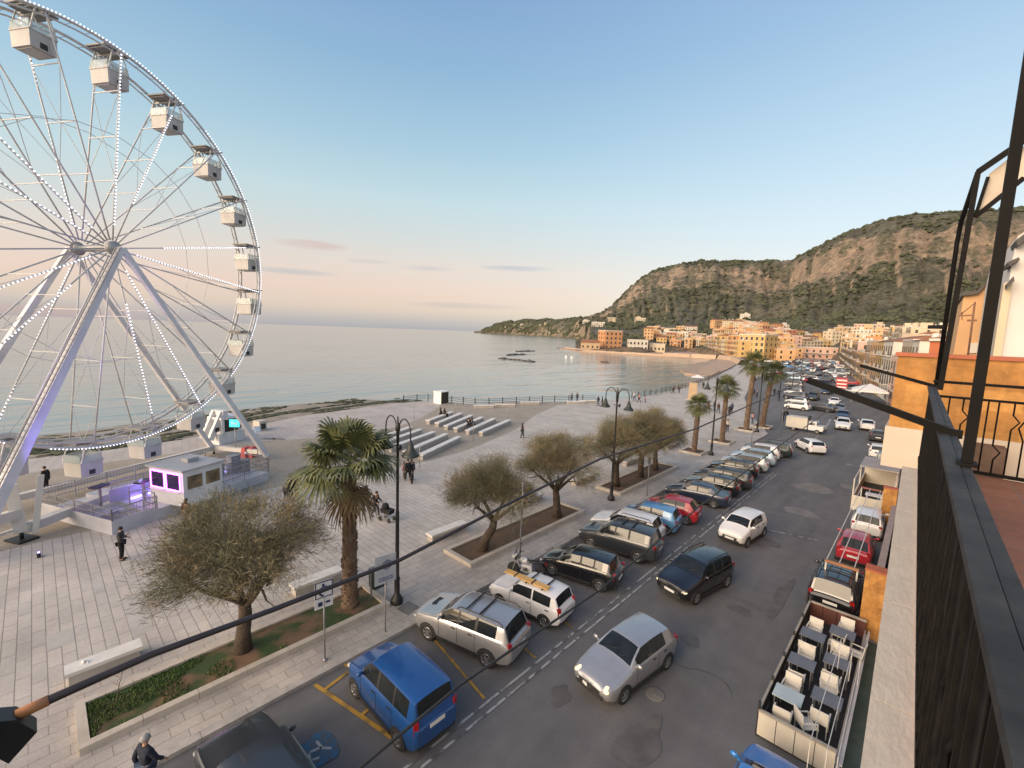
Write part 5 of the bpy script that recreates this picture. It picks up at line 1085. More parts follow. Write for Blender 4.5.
    for a in sp.get('seams', []):
        for sg in (-1, 1):
            for u0, u1 in ((.25,.62), (.62,.95)):
                z0, z1 = zl(a)+(zb(a)-zl(a))*u0, zl(a)+(zb(a)-zl(a))*u1; w_ = wpf(a); mb.bar((sg*w_*(.986 if u0 < .3 else 1.0), SY(a), z0), (sg*w_*(1.0 if u0 < .3 else .987), SY(a), z1), .012, .012)
    if mb.v: P('door_seams', mb, DARKPL)
    mb = MB()
    for x0 in (-.1, .38):
        s0, s1 = sp['sC']+.02, sp['sC']+.06; mb.bar((x0*W*.6, SY(s0), zt(s0)+.035), (x0*W*.6-.42, SY(s1), zt(s1)+.035), .02, .015)
    P('wiper', mb, DARKPL)
    mb = MB(); s0 = sp['sC']-.012; x0 = wpf(s0)*.86
    for sg in (-1, 1): mb.bar((sg*x0, SY(s0), zb(s0)+.012), (sg*wpf(.06)*.8, SY(.06), zb(.06)+.014), .012, .012)
    s1 = (sp['sT']+1)/2; mb.bar((-wpf(.97)*.72, SY(.992), zb(.97)*.72), (wpf(.97)*.72, SY(.992), zb(.97)*.72), .012, .03)
    P('panel_gap', mb, DARKPL)
    if sp.get('rails'):
        for sg in (-1, 1):
            mb = MB(); x = W/2*F['rf']*.93; mb.tube([(sg*x, SY(sp['sW']+.05), H-.05), (sg*x, SY(sp['sW']+.08), H+.06), (sg*x, SY(sp['sR']-.05), H+.05), (sg*x, SY(sp['sR']-.02), H-.06)], .022, 6); P('roof_rail', mb, BLACK)
    for s in sp.get('bars', []):
        mb = MB(); x = W/2*F['rf']*.95; mb.bar((-x, SY(s), H+.06), (x, SY(s), H+.06), .06, .03); P('roof_bar', mb, BLACK)
    if sp.get('scoop'): mb = MB(); mb.box((0, SY(.15), sp['zc']-.03), (.5, .3, .05)); P('bonnet_scoop', mb, DARKPL)
    if sp.get('spare'): pass
    CT[key] = (parts, sp)
def gcf(sp): return sp.get('gc', .2)
hatch = dict(L=4.0, W=1.72, H=1.46, zh=.72, zc=.95, sC=.27, sW=.43, sR=.9, sT=.965, zT=.95, ax=(.19,.81), win=[(.33,.55),(.575,.72),(.74,.83)], seams=[.33,.565,.74], wr=.31, wedge=.07)
car_type('hatch', hatch)
car_type('mito', dict(hatch, L=4.06, W=1.76, H=1.45, zh=.69, mito=True, sC=.29, sW=.46, sR=.88, sT=.955, win=[(.36,.62),(.64,.78)], seams=[.35,.66], roofw=.69, hl=(.335,.66), nw=.52))
car_type('small', dict(hatch, L=3.58, W=1.64, H=1.5, zh=.8, zc=1.0, sC=.22, sW=.37, sR=.91, sT=.97, zT=.98, ax=(.17,.83), win=[(.28,.54),(.565,.76)], seams=[.28,.56], roofw=.74))
car_type('five', dict(hatch, L=3.55, W=1.63, H=1.48, zh=.78, zc=.98, sC=.25, sW=.4, sR=.84, sT=.95, zT=.92, win=[(.32,.6),(.62,.77)], seams=[.3,.63], roofw=.7))
car_type('suv', dict(hatch, L=4.5, W=1.85, H=1.68, zh=.9, zc=1.1, sC=.27, sW=.41, sR=.92, sT=.97, zT=1.05, ax=(.19,.79), win=[(.32,.49),(.51,.66),(.685,.86)], seams=[.31,.5,.675], wr=.35, gc=.26, rails=True, bars=(.55,.68), hl=(.37,.78), tl=(.43,.95,.35), zg=.6, scoop=True, zp=.8))
car_type('crossover', dict(hatch, L=4.2, W=1.8, H=1.6, zh=.86, zc=1.05, sC=.27, sW=.41, sR=.9, sT=.965, zT=1.0, win=[(.32,.53),(.55,.7),(.72,.83)], seams=[.31,.54,.71], wr=.34, gc=.24, rails=True, hl=(.36,.76), tl=(.42,.9,.32), zg=.58))
car_type('mpv', dict(hatch, L=3.96, W=1.72, H=1.74, zh=.9, zc=1.1, sC=.25, sW=.38, sR=.955, sT=.985, zT=1.02, ax=(.17,.81), win=[(.29,.5),(.525,.72),(.735,.90)], seams=[.28,.51,.73], roofw=.8, hl=(.37,.82), tl=(.45,.98,.36), zg=.55, zp=.86, wr=.31, wedge=.03))
car_type('boxy', dict(hatch, L=3.65, W=1.56, H=1.43, zh=.8, zc=.93, sC=.3, sW=.42, sR=.92, sT=.975, zT=.9, dark_pillar=False, win=[(.36,.62),(.64,.87)], seams=[.33,.63], roofw=.82, bars=(.52,.74), hl=(.38,.68), nw=.84, wr=.28, wedge=.0))
car_type('wagon', dict(hatch, L=4.5, W=1.76, H=1.47, zh=.74, zc=.94, sC=.28, sW=.42, sR=.93, sT=.975, zT=.93, ax=(.19,.79), win=[(.34,.52),(.54,.68),(.7,.88)], seams=[.33,.53,.69], rails=True, wr=.31))
car_type('sedan', dict(hatch, L=4.4, W=1.75, H=1.44, zh=.73, zc=.94, sC=.28, sW=.42, sR=.74, sT=.86, zT=.98, ax=(.19,.79), win=[(.34,.52),(.54,.7)], seams=[.33,.53,.71]))
car_type('offroad', dict(hatch, L=4.7, W=1.88, H=1.78, zh=1.0, zc=1.14, sC=.3, sW=.4, sR=.95, sT=.985, zT=1.08, ax=(.19,.79), win=[(.34,.5),(.52,.69),(.71,.9)], seams=[.33,.51,.7], wr=.37, gc=.28, nw=.8, roofw=.82, hl=(.38,.86), tl=(.44,1.0,.35), zg=.66, zp=.85))
PAINTS = {'silver': paint('silver', (.40,.40,.41), .55, .3), 'white': paint('white', (.72,.71,.7)), 'black': paint('black', (.01,.01,.012), .0, .2), 'blue': paint('blue', (.012,.07,.24), .1), 'light blue': paint('light_blue', (.10,.26,.46), .1), 'red': paint('red', (.36,.018,.03)),
          'dark grey': paint('dark_grey', (.035,.04,.047), .2), 'dark blue': paint('dark_blue', (.02,.03,.06), .2), 'pale grey': paint('pale_grey', (.42,.46,.47), .3), 'pale blue': paint('pale_blue', (.36,.47,.55), .2), 'dark green': paint('dark_green', (.014,.028,.026), .1), 'grey': paint('grey', (.2,.205,.21), .3), 'bright blue': paint('bright_blue', (.03,.2,.55), .1), 'teal': paint('teal', (.012,.05,.07), .1)}
def put_car(typ, col, loc, head, label, group=None, lit=False, name='car'):
    parts, sp = CT[typ]; t = empty(name, loc, head, label, 'car', group)
    for it in parts:
        nm, me, ch = it[:3]
        if me is None: o = empty(nm, it[3]); o.parent = t
        else: o = link(nm, me, t)
        if nm in ('body', 'mirror'): set_mat(o, PAINTS[col])
        if nm == 'headlight' and lit: set_mat(o, LAMPON)
        for cn, cm in ch: link(cn, cm, o)
    return t
def by_wheels(typ, col, f, r_, label, group=None, lit=False, left=True, name='car'):
    """place a car from the ground contact of its two visible wheels (front, rear) on its left flank"""
    sp = CT[typ][1]; A = at(*f); B = at(*r_); d = (A-B); d.z = 0; d.normalize(); head = math.atan2(d.y, d.x)-math.pi/2
    lat = Vector((-d.y, d.x, 0))                 # the car's left
    off_ = -(sp['W']/2-.1) if left else (sp['W']/2-.1); L = sp['L']; mid = (A+B)/2; ym = L/2-L*(sp['ax'][0]+sp['ax'][1])/2
    c = mid+lat*off_-d*ym; return put_car(typ, col, (c.x, c.y, 0), head, label, group, lit, name)
G1 = 'cars parked nose-in at the plaza kerb'
OFX, OFY = -13.05, 3.1
def nose_in(typ, col, rw, label, name='car', ang=-8.5, fx=None):
    """car parked nose to the kerb, placed by the ground contact of its left rear wheel"""
    sp = CT[typ][1]; a = R_(ang); d = Vector((-math.cos(a), math.sin(a), 0)); head = math.atan2(d.y, d.x)-math.pi/2; lat = Vector((-d.y, d.x, 0))
    B = at(*rw) if len(rw) == 2 and rw[0] > 0 else Vector((rw[0], rw[1], 0)); L = sp['L']; yr = L/2-L*sp['ax'][1]; c = B-lat*(sp['W']/2-.1)-d*yr
    return put_car(typ, col, (c.x, c.y, 0), head, label, G1, False, name)
put_car('offroad', 'dark grey', (OFX+2.35, OFY, 0), R_(92), 'dark off-road car at the bottom left corner beside the blue disabled symbol', G1)
by_wheels('mpv', 'blue', (353.8, 693), (403.6, 752), 'bright blue tall van-like car beside the yellow bay lines', G1)
by_wheels('suv', 'silver', (428.7, 639.3), (487, 666.6), 'silver estate-like SUV with roof bars and a bonnet scoop', G1)
wc_ = by_wheels('boxy', 'white', (501, 606), (544, 627), 'old white boxy hatchback with an orange board on its roof bars', G1)
t = empty('surf_board', wc_.location, wc_.rotation_euler.z, 'orange-yellow wooden board strapped on the old white hatchback', 'board')
MB().box((-.38, .0, 1.54), (.3, 2.2, .05)).build('plank', pmat('board_orange', (.55,.3,.1), (.6,.38,.13), 1.5, .6), t); MB().box((-.38,.55,1.55), (.36,.05,.07)).box((-.38,-.35,1.55), (.36,.05,.07)).build('strap', BLACK, t)
by_wheels('hatch', 'black', (551, 575), (600, 591.5), 'shiny black hatchback beside the motorbike', G1)
nose_in('suv', 'dark grey', (637, 563), 'dark grey car with roof rails behind the shiny black hatchback')
nose_in('crossover', 'white', (643, 547.5), 'white and silver high-roofed car left of the light blue hatchback')
nose_in('small', 'light blue', (665.5, 535), 'light blue hatchback left of the red one')
nose_in('five', 'red', (685.5, 524.7), 'red rounded little hatchback')
nose_in('sedan', 'dark blue', (713, 508), 'dark blue-grey saloon right of the red hatchback')
nose_in('hatch', 'black', (727, 497.5), 'black hatchback, first behind the dark blue saloon')
nose_in('wagon', 'dark grey', (737.5, 489.8), 'dark estate with a dark roof, second behind the dark blue saloon')
nose_in('hatch', 'black', (747, 479), 'black car before the three pale ones')
nose_in('hatch', 'pale grey', (758, 473), 'pale grey hatchback, nearest of three pale ones')
nose_in('hatch', 'pale blue', (766, 466.8), 'pale blue hatchback, middle of three pale ones')
nose_in('small', 'white', (772, 461.5), 'white hatchback, farthest of three pale ones')
nose_in('wagon', 'dark green', (781, 458), 'dark green estate at the end of the near parked row')
# moving traffic
def mover(typ, col, px, py, head, label, lit=False, group=None): 
    p = at(px, py); return put_car(typ, col, (p.x, p.y, 0), head, label, group, lit)
mover('mito', 'silver', 626, 671, math.pi-.14, 'silver hatchback with lit headlights driving towards the viewer', True)
mover('crossover', 'black', 695, 587, math.pi-.20, 'black SUV with lit headlights driving down the middle of the road', True)
mover('small', 'white', 742, 537, math.pi-.12, 'small white hatchback driving behind the black SUV')
by_wheels('hatch', 'white', (795.5, 447.3), (808.3, 454), 'white hatchback turning into a bay in front of the white pickup')
def pickup(p, head):
    t = empty('pickup_truck', p, head, 'old white pickup with a tall boxed load bed leaving its bay', 'pickup')
    mb = MB(); mb.box((0,1.35,.72), (1.6,1.7,.62)); mb.box((0,.95,1.25), (1.5,.95,.55), taper=.84); mb.build('cab', PAINTS['white'], t, 30)
    mb = MB(); mb.box((0,.95,1.27), (1.54,.7,.36), taper=.88); mb.box((0,1.36,1.25), (1.3,.2,.4), rot=Matrix.Rotation(-.45,3,'X')); mb.build('window', GLASS, t)
    mb = MB(); mb.box((0,-.9,1.15), (1.66,2.5,1.45)); mb.build('load_box', pmat('box_cream', (.62,.57,.49), (.54,.5,.43), 1.2, .7), t); MB().box((0,.38,1.9), (1.2,.1,.5)).build('load', BLACK, t)
    ty, ri = wheel_mb(.3,.2); tm, rm = ty.mesh('tyre', RUBBER), ri.mesh('rim', CHROME)
    for y in (1.55, -1.2):
        for s in (-1, 1): w_ = empty('wheel', (s*.72, y, .3)); w_.parent = t; link('tyre', tm, w_); link('rim', rm if s > 0 else flipx(rm), w_)
    for s in (-1, 1): MB().box((s*.58,2.21,.75), (.28,.06,.18)).build('headlight', LAMPG, t)
    MB().box((0,2.2,.45), (1.62,.1,.16)).build('bumper', DARKPL, t)
A = at(816.6,434); B = at(790.6,429.8); d = (A-B).normalized(); lat = Vector((-d.y, d.x, 0)); c = (A+B)/2+lat*.72; pickup((c.x, c.y, 0), math.atan2(d.y, d.x)-math.pi/2)
GT = 'cars in the far traffic'
for typ, col, px, py, hd, lb in [('sedan','dark grey',822,411,1.25,'dark saloon waiting beyond the white pickup'), ('suv','dark grey',813,400,math.pi,'grey SUV coming down behind the dark saloon'), ('hatch','dark blue',827,394,math.pi-.1,'dark hatchback coming down on the far road'), ('hatch','white',834,405,math.pi+.05,'white hatchback in the oncoming queue, fourth from its head'), ('hatch','grey',839,412,math.pi+.1,'grey hatchback in the oncoming queue, third from its head'), ('sedan','dark blue',842.5,419,math.pi+.1,'dark blue saloon in the oncoming queue, second from its head'), ('crossover','white',842.5,429,math.pi+.1,'white car with dark screen heading the oncoming queue'), ('sedan','white',866,429,.15,'white saloon driving away on the right'), ('hatch','dark grey',877,440,.1,'dark hatchback parked on the right by the ochre wall'), ('hatch','white',878,457,.05,'white hatchback parked on the right behind the teal van'), ('mpv','teal',886,468,.02,'dark teal van-like car parked next to the white-walled enclosure')]:
    mover(typ, col, px, py, hd, lb, False, GT)
# row of parked cars beyond the pickup
for i, (px, py, col, typ) in enumerate([(797,409.5,'white','hatch'), (797,404.5,'pale grey','hatch'), (795,399.5,'dark blue','suv'), (794,395,'pale grey','hatch'), (794,391,'dark blue','hatch'), (794,387,'grey','suv'), (794,383.5,'dark blue','hatch'), (795,380,'pale blue','hatch'), (797,377,'dark grey','hatch')]):
    p = at(px, py); put_car(typ, col, (p.x, p.y, 0), math.pi/2-.15, '%s car, %s in the parked row beyond the white pickup' % (col, ['first','second','third','fourth','fifth','sixth','seventh','eighth','last'][i]), 'parked row beyond the pickup')
# far square: simpler whole-mesh cars
def simple_car(typ):
    fm, F = lofted(CT[typ][1]); q = MB()
    for k, m in fm.items(): o = len(q.v); q.v += m.v; q.f += [tuple(i+o for i in f) for f in m.f]; q.m += [0 if k == 'body' else (2 if k == 'pillar' else 1)]*len(m.f); q.sm += m.sm
    sp = CT[typ][1]; L = sp['L']
    for s in sp['ax']:
        for sg in (-1, 1): q.lathe((sg*(F['wp'](s)-.06), L/2-s*L, .31), [(0,-.1), (.31,-.1), (.31,.1), (0,.1)], 12, 2, 'X')
    for sg in (-1, 1): q.box((sg*sp['W']*.4, -L/2+.06, .85), (.2,.1,.25), 0, 3)
    return q.mesh('car', [PAINTS['white'], GLASS, RUBBER, REDL], 35)
SM = {k: simple_car(k) for k in ('hatch', 'suv', 'sedan', 'mpv')}
rc = random.Random(41); used = []; k = 0
FARC = ['white', 'white', 'pale grey', 'silver', 'dark grey', 'grey', 'black', 'red', 'dark blue', 'light blue', 'pale blue']
cand = []
for i in range(5000):
    px = rc.uniform(768, 872); py = rc.uniform(361, 398)
    if px > 802 and py > 383 and px < 848: continue
    if px < 803 and py > 375: continue
    if px > 850 and py > 376+ (px-850)*.3: continue
    if px > 838+(py-361)*.95: continue
    if px < 776 and py > 372: continue
    cand.append((px, py))
for px, py in cand:
    p = at(px, py); 
    if p.length > 420 or any((p-q).length < 3.9 for q in used): continue
    used.append(p)
    if len(used) >= 105: break
used.sort(key=lambda p: p.length); fl_ = set(); ucol = [rc.choice(FARC) for _ in used]; utyp = [rc.choice(list(SM)) for _ in used]
for k, p in enumerate(used):
    typ, col = utyp[k], ucol[k]; nn_ = sorted((j for j in range(len(used)) if j != k), key=lambda j: (used[j]-p).length)[:2]; zone = 'near' if p.length < 190 else ('mid' if p.length < 265 else 'far'); side = 'square palm side' if p.x < -p.y*.2 else 'square house side'
    o = link('car', SM[typ], None, (p.x, p.y, 0), rc.choice([.2, math.pi/2+.2, math.pi+.2, math.pi/2+.2])+rc.uniform(-.1,.1)); set_mat(o, PAINTS[col])
    lb_ = ('distant %s %s between %s and %s cars, %s, %s' % (col, {'hatch':'hatchback','suv':'SUV','sedan':'saloon','mpv':'people-carrier'}[typ], ucol[nn_[0]], ucol[nn_[1]], zone, side))
    while lb_ in fl_: lb_ += ' again' if False else ', farther'
    fl_.add(lb_); tag(o, lb_, 'car', 'cars of the far square')
# red truck, white tent
p = at(841, 391); t = empty('truck', p, .1, 'tall red truck with white bands among the far traffic', 'truck')
MB().box((0,0,2.0), (2.3,5.5,2.8)).build('box', pmat('truck_red', (.45,.03,.03), (.36,.03,.03), 2, .5), t)
MB().box((0,-2.78,2.9), (2.0,.06,.35)).box((0,-2.78,2.0), (2.0,.06,.3)).box((0,-2.78,1.2), (2.0,.06,.3)).box((1.17,0,2.2), (.05,4.8,.35)).build('stripe', WHITE, t)
MB().box((0,3.6,1.4), (2.1,1.6,1.9), taper=.92).build('cab', pmat('truck_red', (.45,.03,.03)), t)
for y in (-1.9, 2.8):
    for s in (-1, 1): MB().lathe((s*.95,y,.42), [(0,-.14),(.42,-.14),(.42,.14),(0,.14)], 12, 0, 'X').build('wheel', RUBBER, t)
p = at(868, 402); t = empty('tent', p, .1, 'white canopy tent in front of the ochre house on the right', 'tent')
MB().add([(-3,-3,2.6), (3,-3,2.6), (3,3,2.6), (-3,3,2.6), (0,0,3.9)], [(0,1,4), (1,2,4), (2,3,4), (3,0,4), (3,2,1,0)]).box((0,-3.0,2.45), (6,.05,.4)).box((-3.0,0,2.45), (.05,5.9,.4)).build('canopy', WHITE, t)
for x in (-2.9, 2.9):
    for y in (-2.9, 2.9): MB().bar((x,y,0), (x,y,2.6), .08, .08).build('leg', STEEL, t)
# ------------------------------------------------------------------ motorbike
A = at(511,573); B = at(543,580); d = (A-B); d.z = 0; d.normalize(); c = (A+B)/2
t = empty('motorbike', (c.x, c.y, 0), math.atan2(d.y, d.x)-math.pi/2, 'black and white motorbike with tall mirrors parked between white and black cars', 'motorbike')
for y in (.72, -.68): 
    w_ = MB().lathe((0,y,.31), [(.2,-.05),(.29,-.06),(.31,0),(.29,.06),(.2,.05)], 20, 0, 'X').build('wheel', RUBBER, t); mb = MB(); mb.lathe((0,y,.31), [(.2,-.02),(.2,.02)], 16, 0, 'X')
    for k in range(6): a = k*1.047; mb.bar((0,y,.31), (0,y+.2*math.cos(a),.31+.2*math.sin(a)), .03, .02)
    mb.build('rim', CHROME, w_)
mb = MB(); mb.ell((0,.12,.82), (.34,.62,.3)); mb.box((0,.0,.48), (.3,.6,.34), taper=.8); mb.ell((0,.6,.95), (.36,.3,.4)); mb.build('fairing', pmat('bike_white', (.55,.55,.56), (.04,.04,.045), 2.2, .3, contrast=(.45,.55)), t)
mb = MB(); mb.ell((0,-.38,.84), (.3,.72,.16)); mb.ell((0,-.75,.9), (.24,.4,.12)); mb.build('seat', BLACK, t)
mb = MB(); mb.bar((.09,.72,.31), (.09,.5,1.0), .05, .05).bar((-.09,.72,.31), (-.09,.5,1.0), .05, .05).bar((.08,-.68,.31), (.08,-.05,.42), .06, .05).tube([(-.15,.1,.3), (-.17,-.4,.3), (-.18,-.85,.45)], .05, 8); mb.build('frame', STEEL, t)
mb = MB(); mb.tube([(-.4,.32,1.08), (-.2,.45,1.1), (.2,.45,1.1), (.4,.32,1.08)], .018, 6); mb.build('handlebar', BLACK, t)
for s in (-1, 1): MB().tube([(s*.25,.44,1.1), (s*.36,.46,1.4)], .01, 5).ell((s*.38,.46,1.46), (.16,.04,.12), 8, 5).build('mirror', BLACK, t)
MB().add([(-.18,.66,1.05), (.18,.66,1.05), (.13,.5,1.45), (-.13,.5,1.45), (-.18,.68,1.05), (.18,.68,1.05), (.13,.515,1.45), (-.13,.515,1.45)], [(0,1,2,3), (7,6,5,4), (0,4,5,1), (3,2,6,7)]).build('windscreen', GLASS, t); MB().ell((0,.77,.92), (.2,.1,.16), 8, 6).build('headlight', LAMPG, t); MB().box((0,-.95,.86), (.16,.06,.07)).build('taillight', REDL, t)
# ------------------------------------------------------------------ people
def skin_mesh(name, verts, edges, radii, root=0, sub=2):
    me = bpy.data.meshes.new(name); me.from_pydata(verts, edges, []); o = bpy.data.objects.new('tmp', me); C.objects.link(o)
    m = o.modifiers.new('s', 'SKIN'); m.use_smooth_shade = True
    for i, r in enumerate(radii):
        q = me.skin_vertices[0].data[i]; q.radius = r if isinstance(r, tuple) else (r, r); q.use_root = (i == root)
    s = o.modifiers.new('u', 'SUBSURF'); s.levels = sub; s.render_levels = sub
    dg = bpy.context.evaluated_depsgraph_get(); me2 = bpy.data.meshes.new_from_object(o.evaluated_get(dg)); me2.name = name
    bpy.data.objects.remove(o); bpy.data.meshes.remove(me)
    for p in me2.polygons: p.use_smooth = True
    return me2
def pose(kind, sc=1.0):
    """joint positions of a 1.72 m person facing +Y"""
    J = dict(pel=(0,0,.93), waist=(0,0,1.08), chest=(0,.01,1.28), neck=(0,.0,1.46), hb=(0,.02,1.52), head=(0,.035,1.62), top=(0,.03,1.70))
    for s, n in ((-1,'l'), (1,'r')):
        J['sh'+n] = (s*.18,0,1.40); J['hip'+n] = (s*.09,0,.9); J['el'+n] = (s*.25,-.03,1.12); J['wr'+n] = (s*.25,.06,.88); J['kn'+n] = (s*.1,.02,.5); J['an'+n] = (s*.1,-.02,.09); J['to'+n] = (s*.11,.14,.03)
    def st(**k): J.update(k)
    if kind == 'walk': st(knl=(-.1,.16,.52), anl=(-.1,.26,.1), tol=(-.1,.42,.06), knr=(.1,-.02,.5), anr=(.1,-.32,.14), tor=(.1,-.2,.03), ell=(-.25,-.12,1.14), wrl=(-.25,-.06,.9), elr=(.25,.1,1.14), wrr=(.24,.26,.98))
    if kind == 'phone': st(elr=(.24,.06,1.16), wrr=(.1,.26,1.3), ell=(-.24,.02,1.14), wrl=(-.12,.22,1.12))
    if kind == 'push': st(ell=(-.22,.08,1.16), wrl=(-.2,.34,1.06), elr=(.22,.08,1.16), wrr=(.2,.34,1.06), knl=(-.1,.14,.5), anl=(-.1,.2,.1), tol=(-.1,.36,.05), anr=(.1,-.28,.13), tor=(.1,-.16,.03), chest=(0,.04,1.28), neck=(0,.06,1.45), hb=(0,.09,1.51), head=(0,.12,1.6), top=(0,.12,1.69))
    if kind == 'point': st(elr=(.36,.18,1.38), wrr=(.42,.42,1.42), knl=(-.1,.1,.5), anl=(-.1,.12,.1), tol=(-.1,.28,.04), anr=(.1,-.16,.1), tor=(.1,-.02,.03))
    if kind == 'sit':
        d = -.43
        for k in ('pel','waist','chest','neck','hb','head','top','shl','shr','hipl','hipr'): v = J[k]; J[k] = (v[0], v[1], v[2]+d)
        for s, n in ((-1,'l'), (1,'r')): J['kn'+n] = (s*.12,.44,.5); J['an'+n] = (s*.12,.42,.1); J['to'+n] = (s*.12,.58,.04); J['el'+n] = (s*.25,.04,.74); J['wr'+n] = (s*.14,.26,.6)
    return {k: Vector(v)*sc for k, v in J.items()}
BODY_E = [('pel','waist'), ('waist','chest'), ('chest','neck'), ('neck','hb'), ('hb','head'), ('head','top'), ('chest','shl'), ('chest','shr'), ('shl','ell'), ('ell','wrl'), ('shr','elr'), ('elr','wrr'), ('pel','hipl'), ('pel','hipr'), ('hipl','knl'), ('knl','anl'), ('anl','tol'), ('hipr','knr'), ('knr','anr'), ('anr','tor')]
RAD = dict(pel=(.15,.11), waist=(.135,.1), chest=(.15,.1), neck=.055, hb=.058, head=(.082,.098), top=.05, sh=.07, el=.047, wr=.034, hip=.088, kn=.062, an=.045, to=.04)
def rad(k, f=1.0, add=0.0):
    r = RAD[k] if k in RAD else RAD[k[:-1]]; return tuple(v*f+add for v in r) if isinstance(r, tuple) else r*f+add
PM = {}
def person_meshes(kind, sc=1.0, coat=False):
    if (kind, sc, coat) in PM: return PM[kind, sc, coat]
    J = pose(kind, sc)
    # fingers: five short chains per hand, rooted in the palm
    names = list(J); V = [J[k] for k in names]; E_ = [(names.index(a), names.index(b)) for a, b in BODY_E]; Rr = [rad(k, sc) for k in names]
    for n in 'lr':
        w0 = J['wr'+n]; d = (J['wr'+n]-J['el'+n]).normalized(); s = d.cross(Vector((0,1,0)) if abs(d.y) < .8 else Vector((0,0,1))).normalized(); nn = d.cross(s); pi = len(V); V.append(w0+d*.075*sc); E_.append((names.index('wr'+n), pi)); Rr.append((.036*sc,.02*sc))
        for i, L in enumerate((.07,.08,.075,.06)):
            a = len(V); V.append(w0+(d*.1+s*(i-1.5)*.022)*sc); V.append(w0+(d*(.1+L*.6)+s*(i-1.5)*.024+nn*.014)*sc); V.append(w0+(d*(.1+L*.9)+s*(i-1.5)*.023+nn*.036)*sc); E_ += [(pi,a), (a,a+1), (a+1,a+2)]; Rr += [.0105*sc,.009*sc,.0075*sc]
        a = len(V); V.append(w0+(d*.05-s*.042)*sc); V.append(w0+(d*.085-s*.058+nn*.02)*sc); E_ += [(names.index('wr'+n),a), (a,a+1)]; Rr += [.011*sc,.009*sc]
    # nose and ears
    h = names.index('head'); a = len(V); V.append(J['head']+Vector((0,.115,-.02))*sc); E_.append((h,a)); Rr.append(.016*sc)
    body = skin_mesh('body', V, E_, Rr, names.index('pel'), 1)
    def garment(keys, edges, f, add, nm, extra=()):
        nl = list(keys); VV = [J[k] for k in nl]+[e[0] for e in extra]; RRr = [rad(k, sc*f, add*sc) for k in nl]+[e[2] for e in extra]; EE = [(nl.index(x), nl.index(y)) for x, y in edges]+[(nl.index(e[1]), len(nl)+i) for i, e in enumerate(extra)]
        return skin_mesh(nm, VV, EE, RRr, 0, 1)
    ex = []
    jacket = garment(('pel','waist','chest','shl','shr','ell','elr','wrl','wrr'), [('pel','waist'), ('waist','chest'), ('chest','shl'), ('chest','shr'), ('shl','ell'), ('ell','wrl'), ('shr','elr'), ('elr','wrr')], 1.1, .02 if coat else .012, 'jacket')
    tro = garment(('pel','hipl','hipr','knl','knr','anl','anr'), [('pel','hipl'), ('pel','hipr'), ('hipl','knl'), ('knl','anl'), ('hipr','knr'), ('knr','anr')], 1.08, .01, 'trousers')
    hm = MB(); c = J['head']; hm.ell(c+Vector((0,-.02,.03))*sc, (.19*sc,.22*sc,.2*sc), 12, 8); hair = hm.mesh('hair', [BLACK])
    lm = MB(); lm.ell(c+Vector((0,-.05,-.06))*sc, (.2*sc,.18*sc,.34*sc), 12, 8); lm.ell(c+Vector((0,-.02,.03))*sc, (.19*sc,.22*sc,.2*sc), 12, 8); lhair = lm.mesh('hair', [BLACK])
    sh = []
    for n in 'lr':
        a_, t_ = J['an'+n], J['to'+n]; s = MB(); d = (t_-a_); d.z = 0; s.ell((a_+t_)/2+Vector((0,0,-.015))*sc, (.1*sc,.27*sc,.1*sc), 10, 6, 0, Matrix.Rotation(math.atan2(d.y, d.x)-math.pi/2, 3, 'Z')); sh.append(s.mesh('shoe', [BLACK]))
    em = MB()
    for s in (-1, 1): em.ell(c+Vector((s*.034,.088,.005))*sc, (.022*sc,.014*sc,.014*sc), 6, 4)
    PM[kind, sc, coat] = (body, jacket, tro, hair, lhair, sh, em.mesh('eyes', [BLACK])); return PM[kind, sc, coat]
SKIN = pmat('skin', (.42,.25,.17), (.37,.21,.14), 8, .6)
CLO = {k: pmat('cloth_'+k.replace(' ', '_'), v, tuple(x*.75 for x in v), 8, .9, bump=.2) for k, v in {'black': (.012,.012,.013), 'dark grey': (.04,.042,.045), 'navy': (.014,.018,.035), 'brown': (.09,.05,.03), 'pink': (.5,.26,.25), 'white': (.55,.53,.5), 'red': (.28,.03,.03), 'denim': (.05,.08,.14), 'grey': (.16,.16,.165), 'green': (.05,.07,.05), 'tan': (.3,.2,.12)}.items()}
HAIR = {'dark': pmat('hair_dark', (.015,.011,.009), (.03,.02,.015), 20, .6), 'grey': pmat('hair_grey', (.25,.24,.23), (.33,.32,.31), 20, .7), 'brown': pmat('hair_brown', (.07,.04,.022), (.1,.06,.03), 20, .6)}
def person(loc, face, kind, top, legs, label, hair='dark', long=False, sc=1.0, coat=False, group=None, z=PLZ):
    B_, Jk, Tr, Ha, Lh, Sh, Ey = person_meshes(kind, sc, coat); t = link('person', B_, None, (loc.x, loc.y, z), face); 
    if not B_.materials: B_.materials.append(SKIN)
    for nm, me, m in (('jacket', Jk, CLO[top]), ('trousers', Tr, CLO[legs]), ('hair', Lh if long else Ha, HAIR[hair]), ('shoe', Sh[0], CLO['black']), ('shoe', Sh[1], CLO['black']), ('eyes', Ey, HAIR['dark'])):
        if not me.materials: me.materials.append(m)
        o = link(nm, me, t); set_mat(o, m)
    return tag(t, label, 'person', group)
def look(a, b): return math.atan2(b[1]-a[1], b[0]-a[0])-math.pi/2
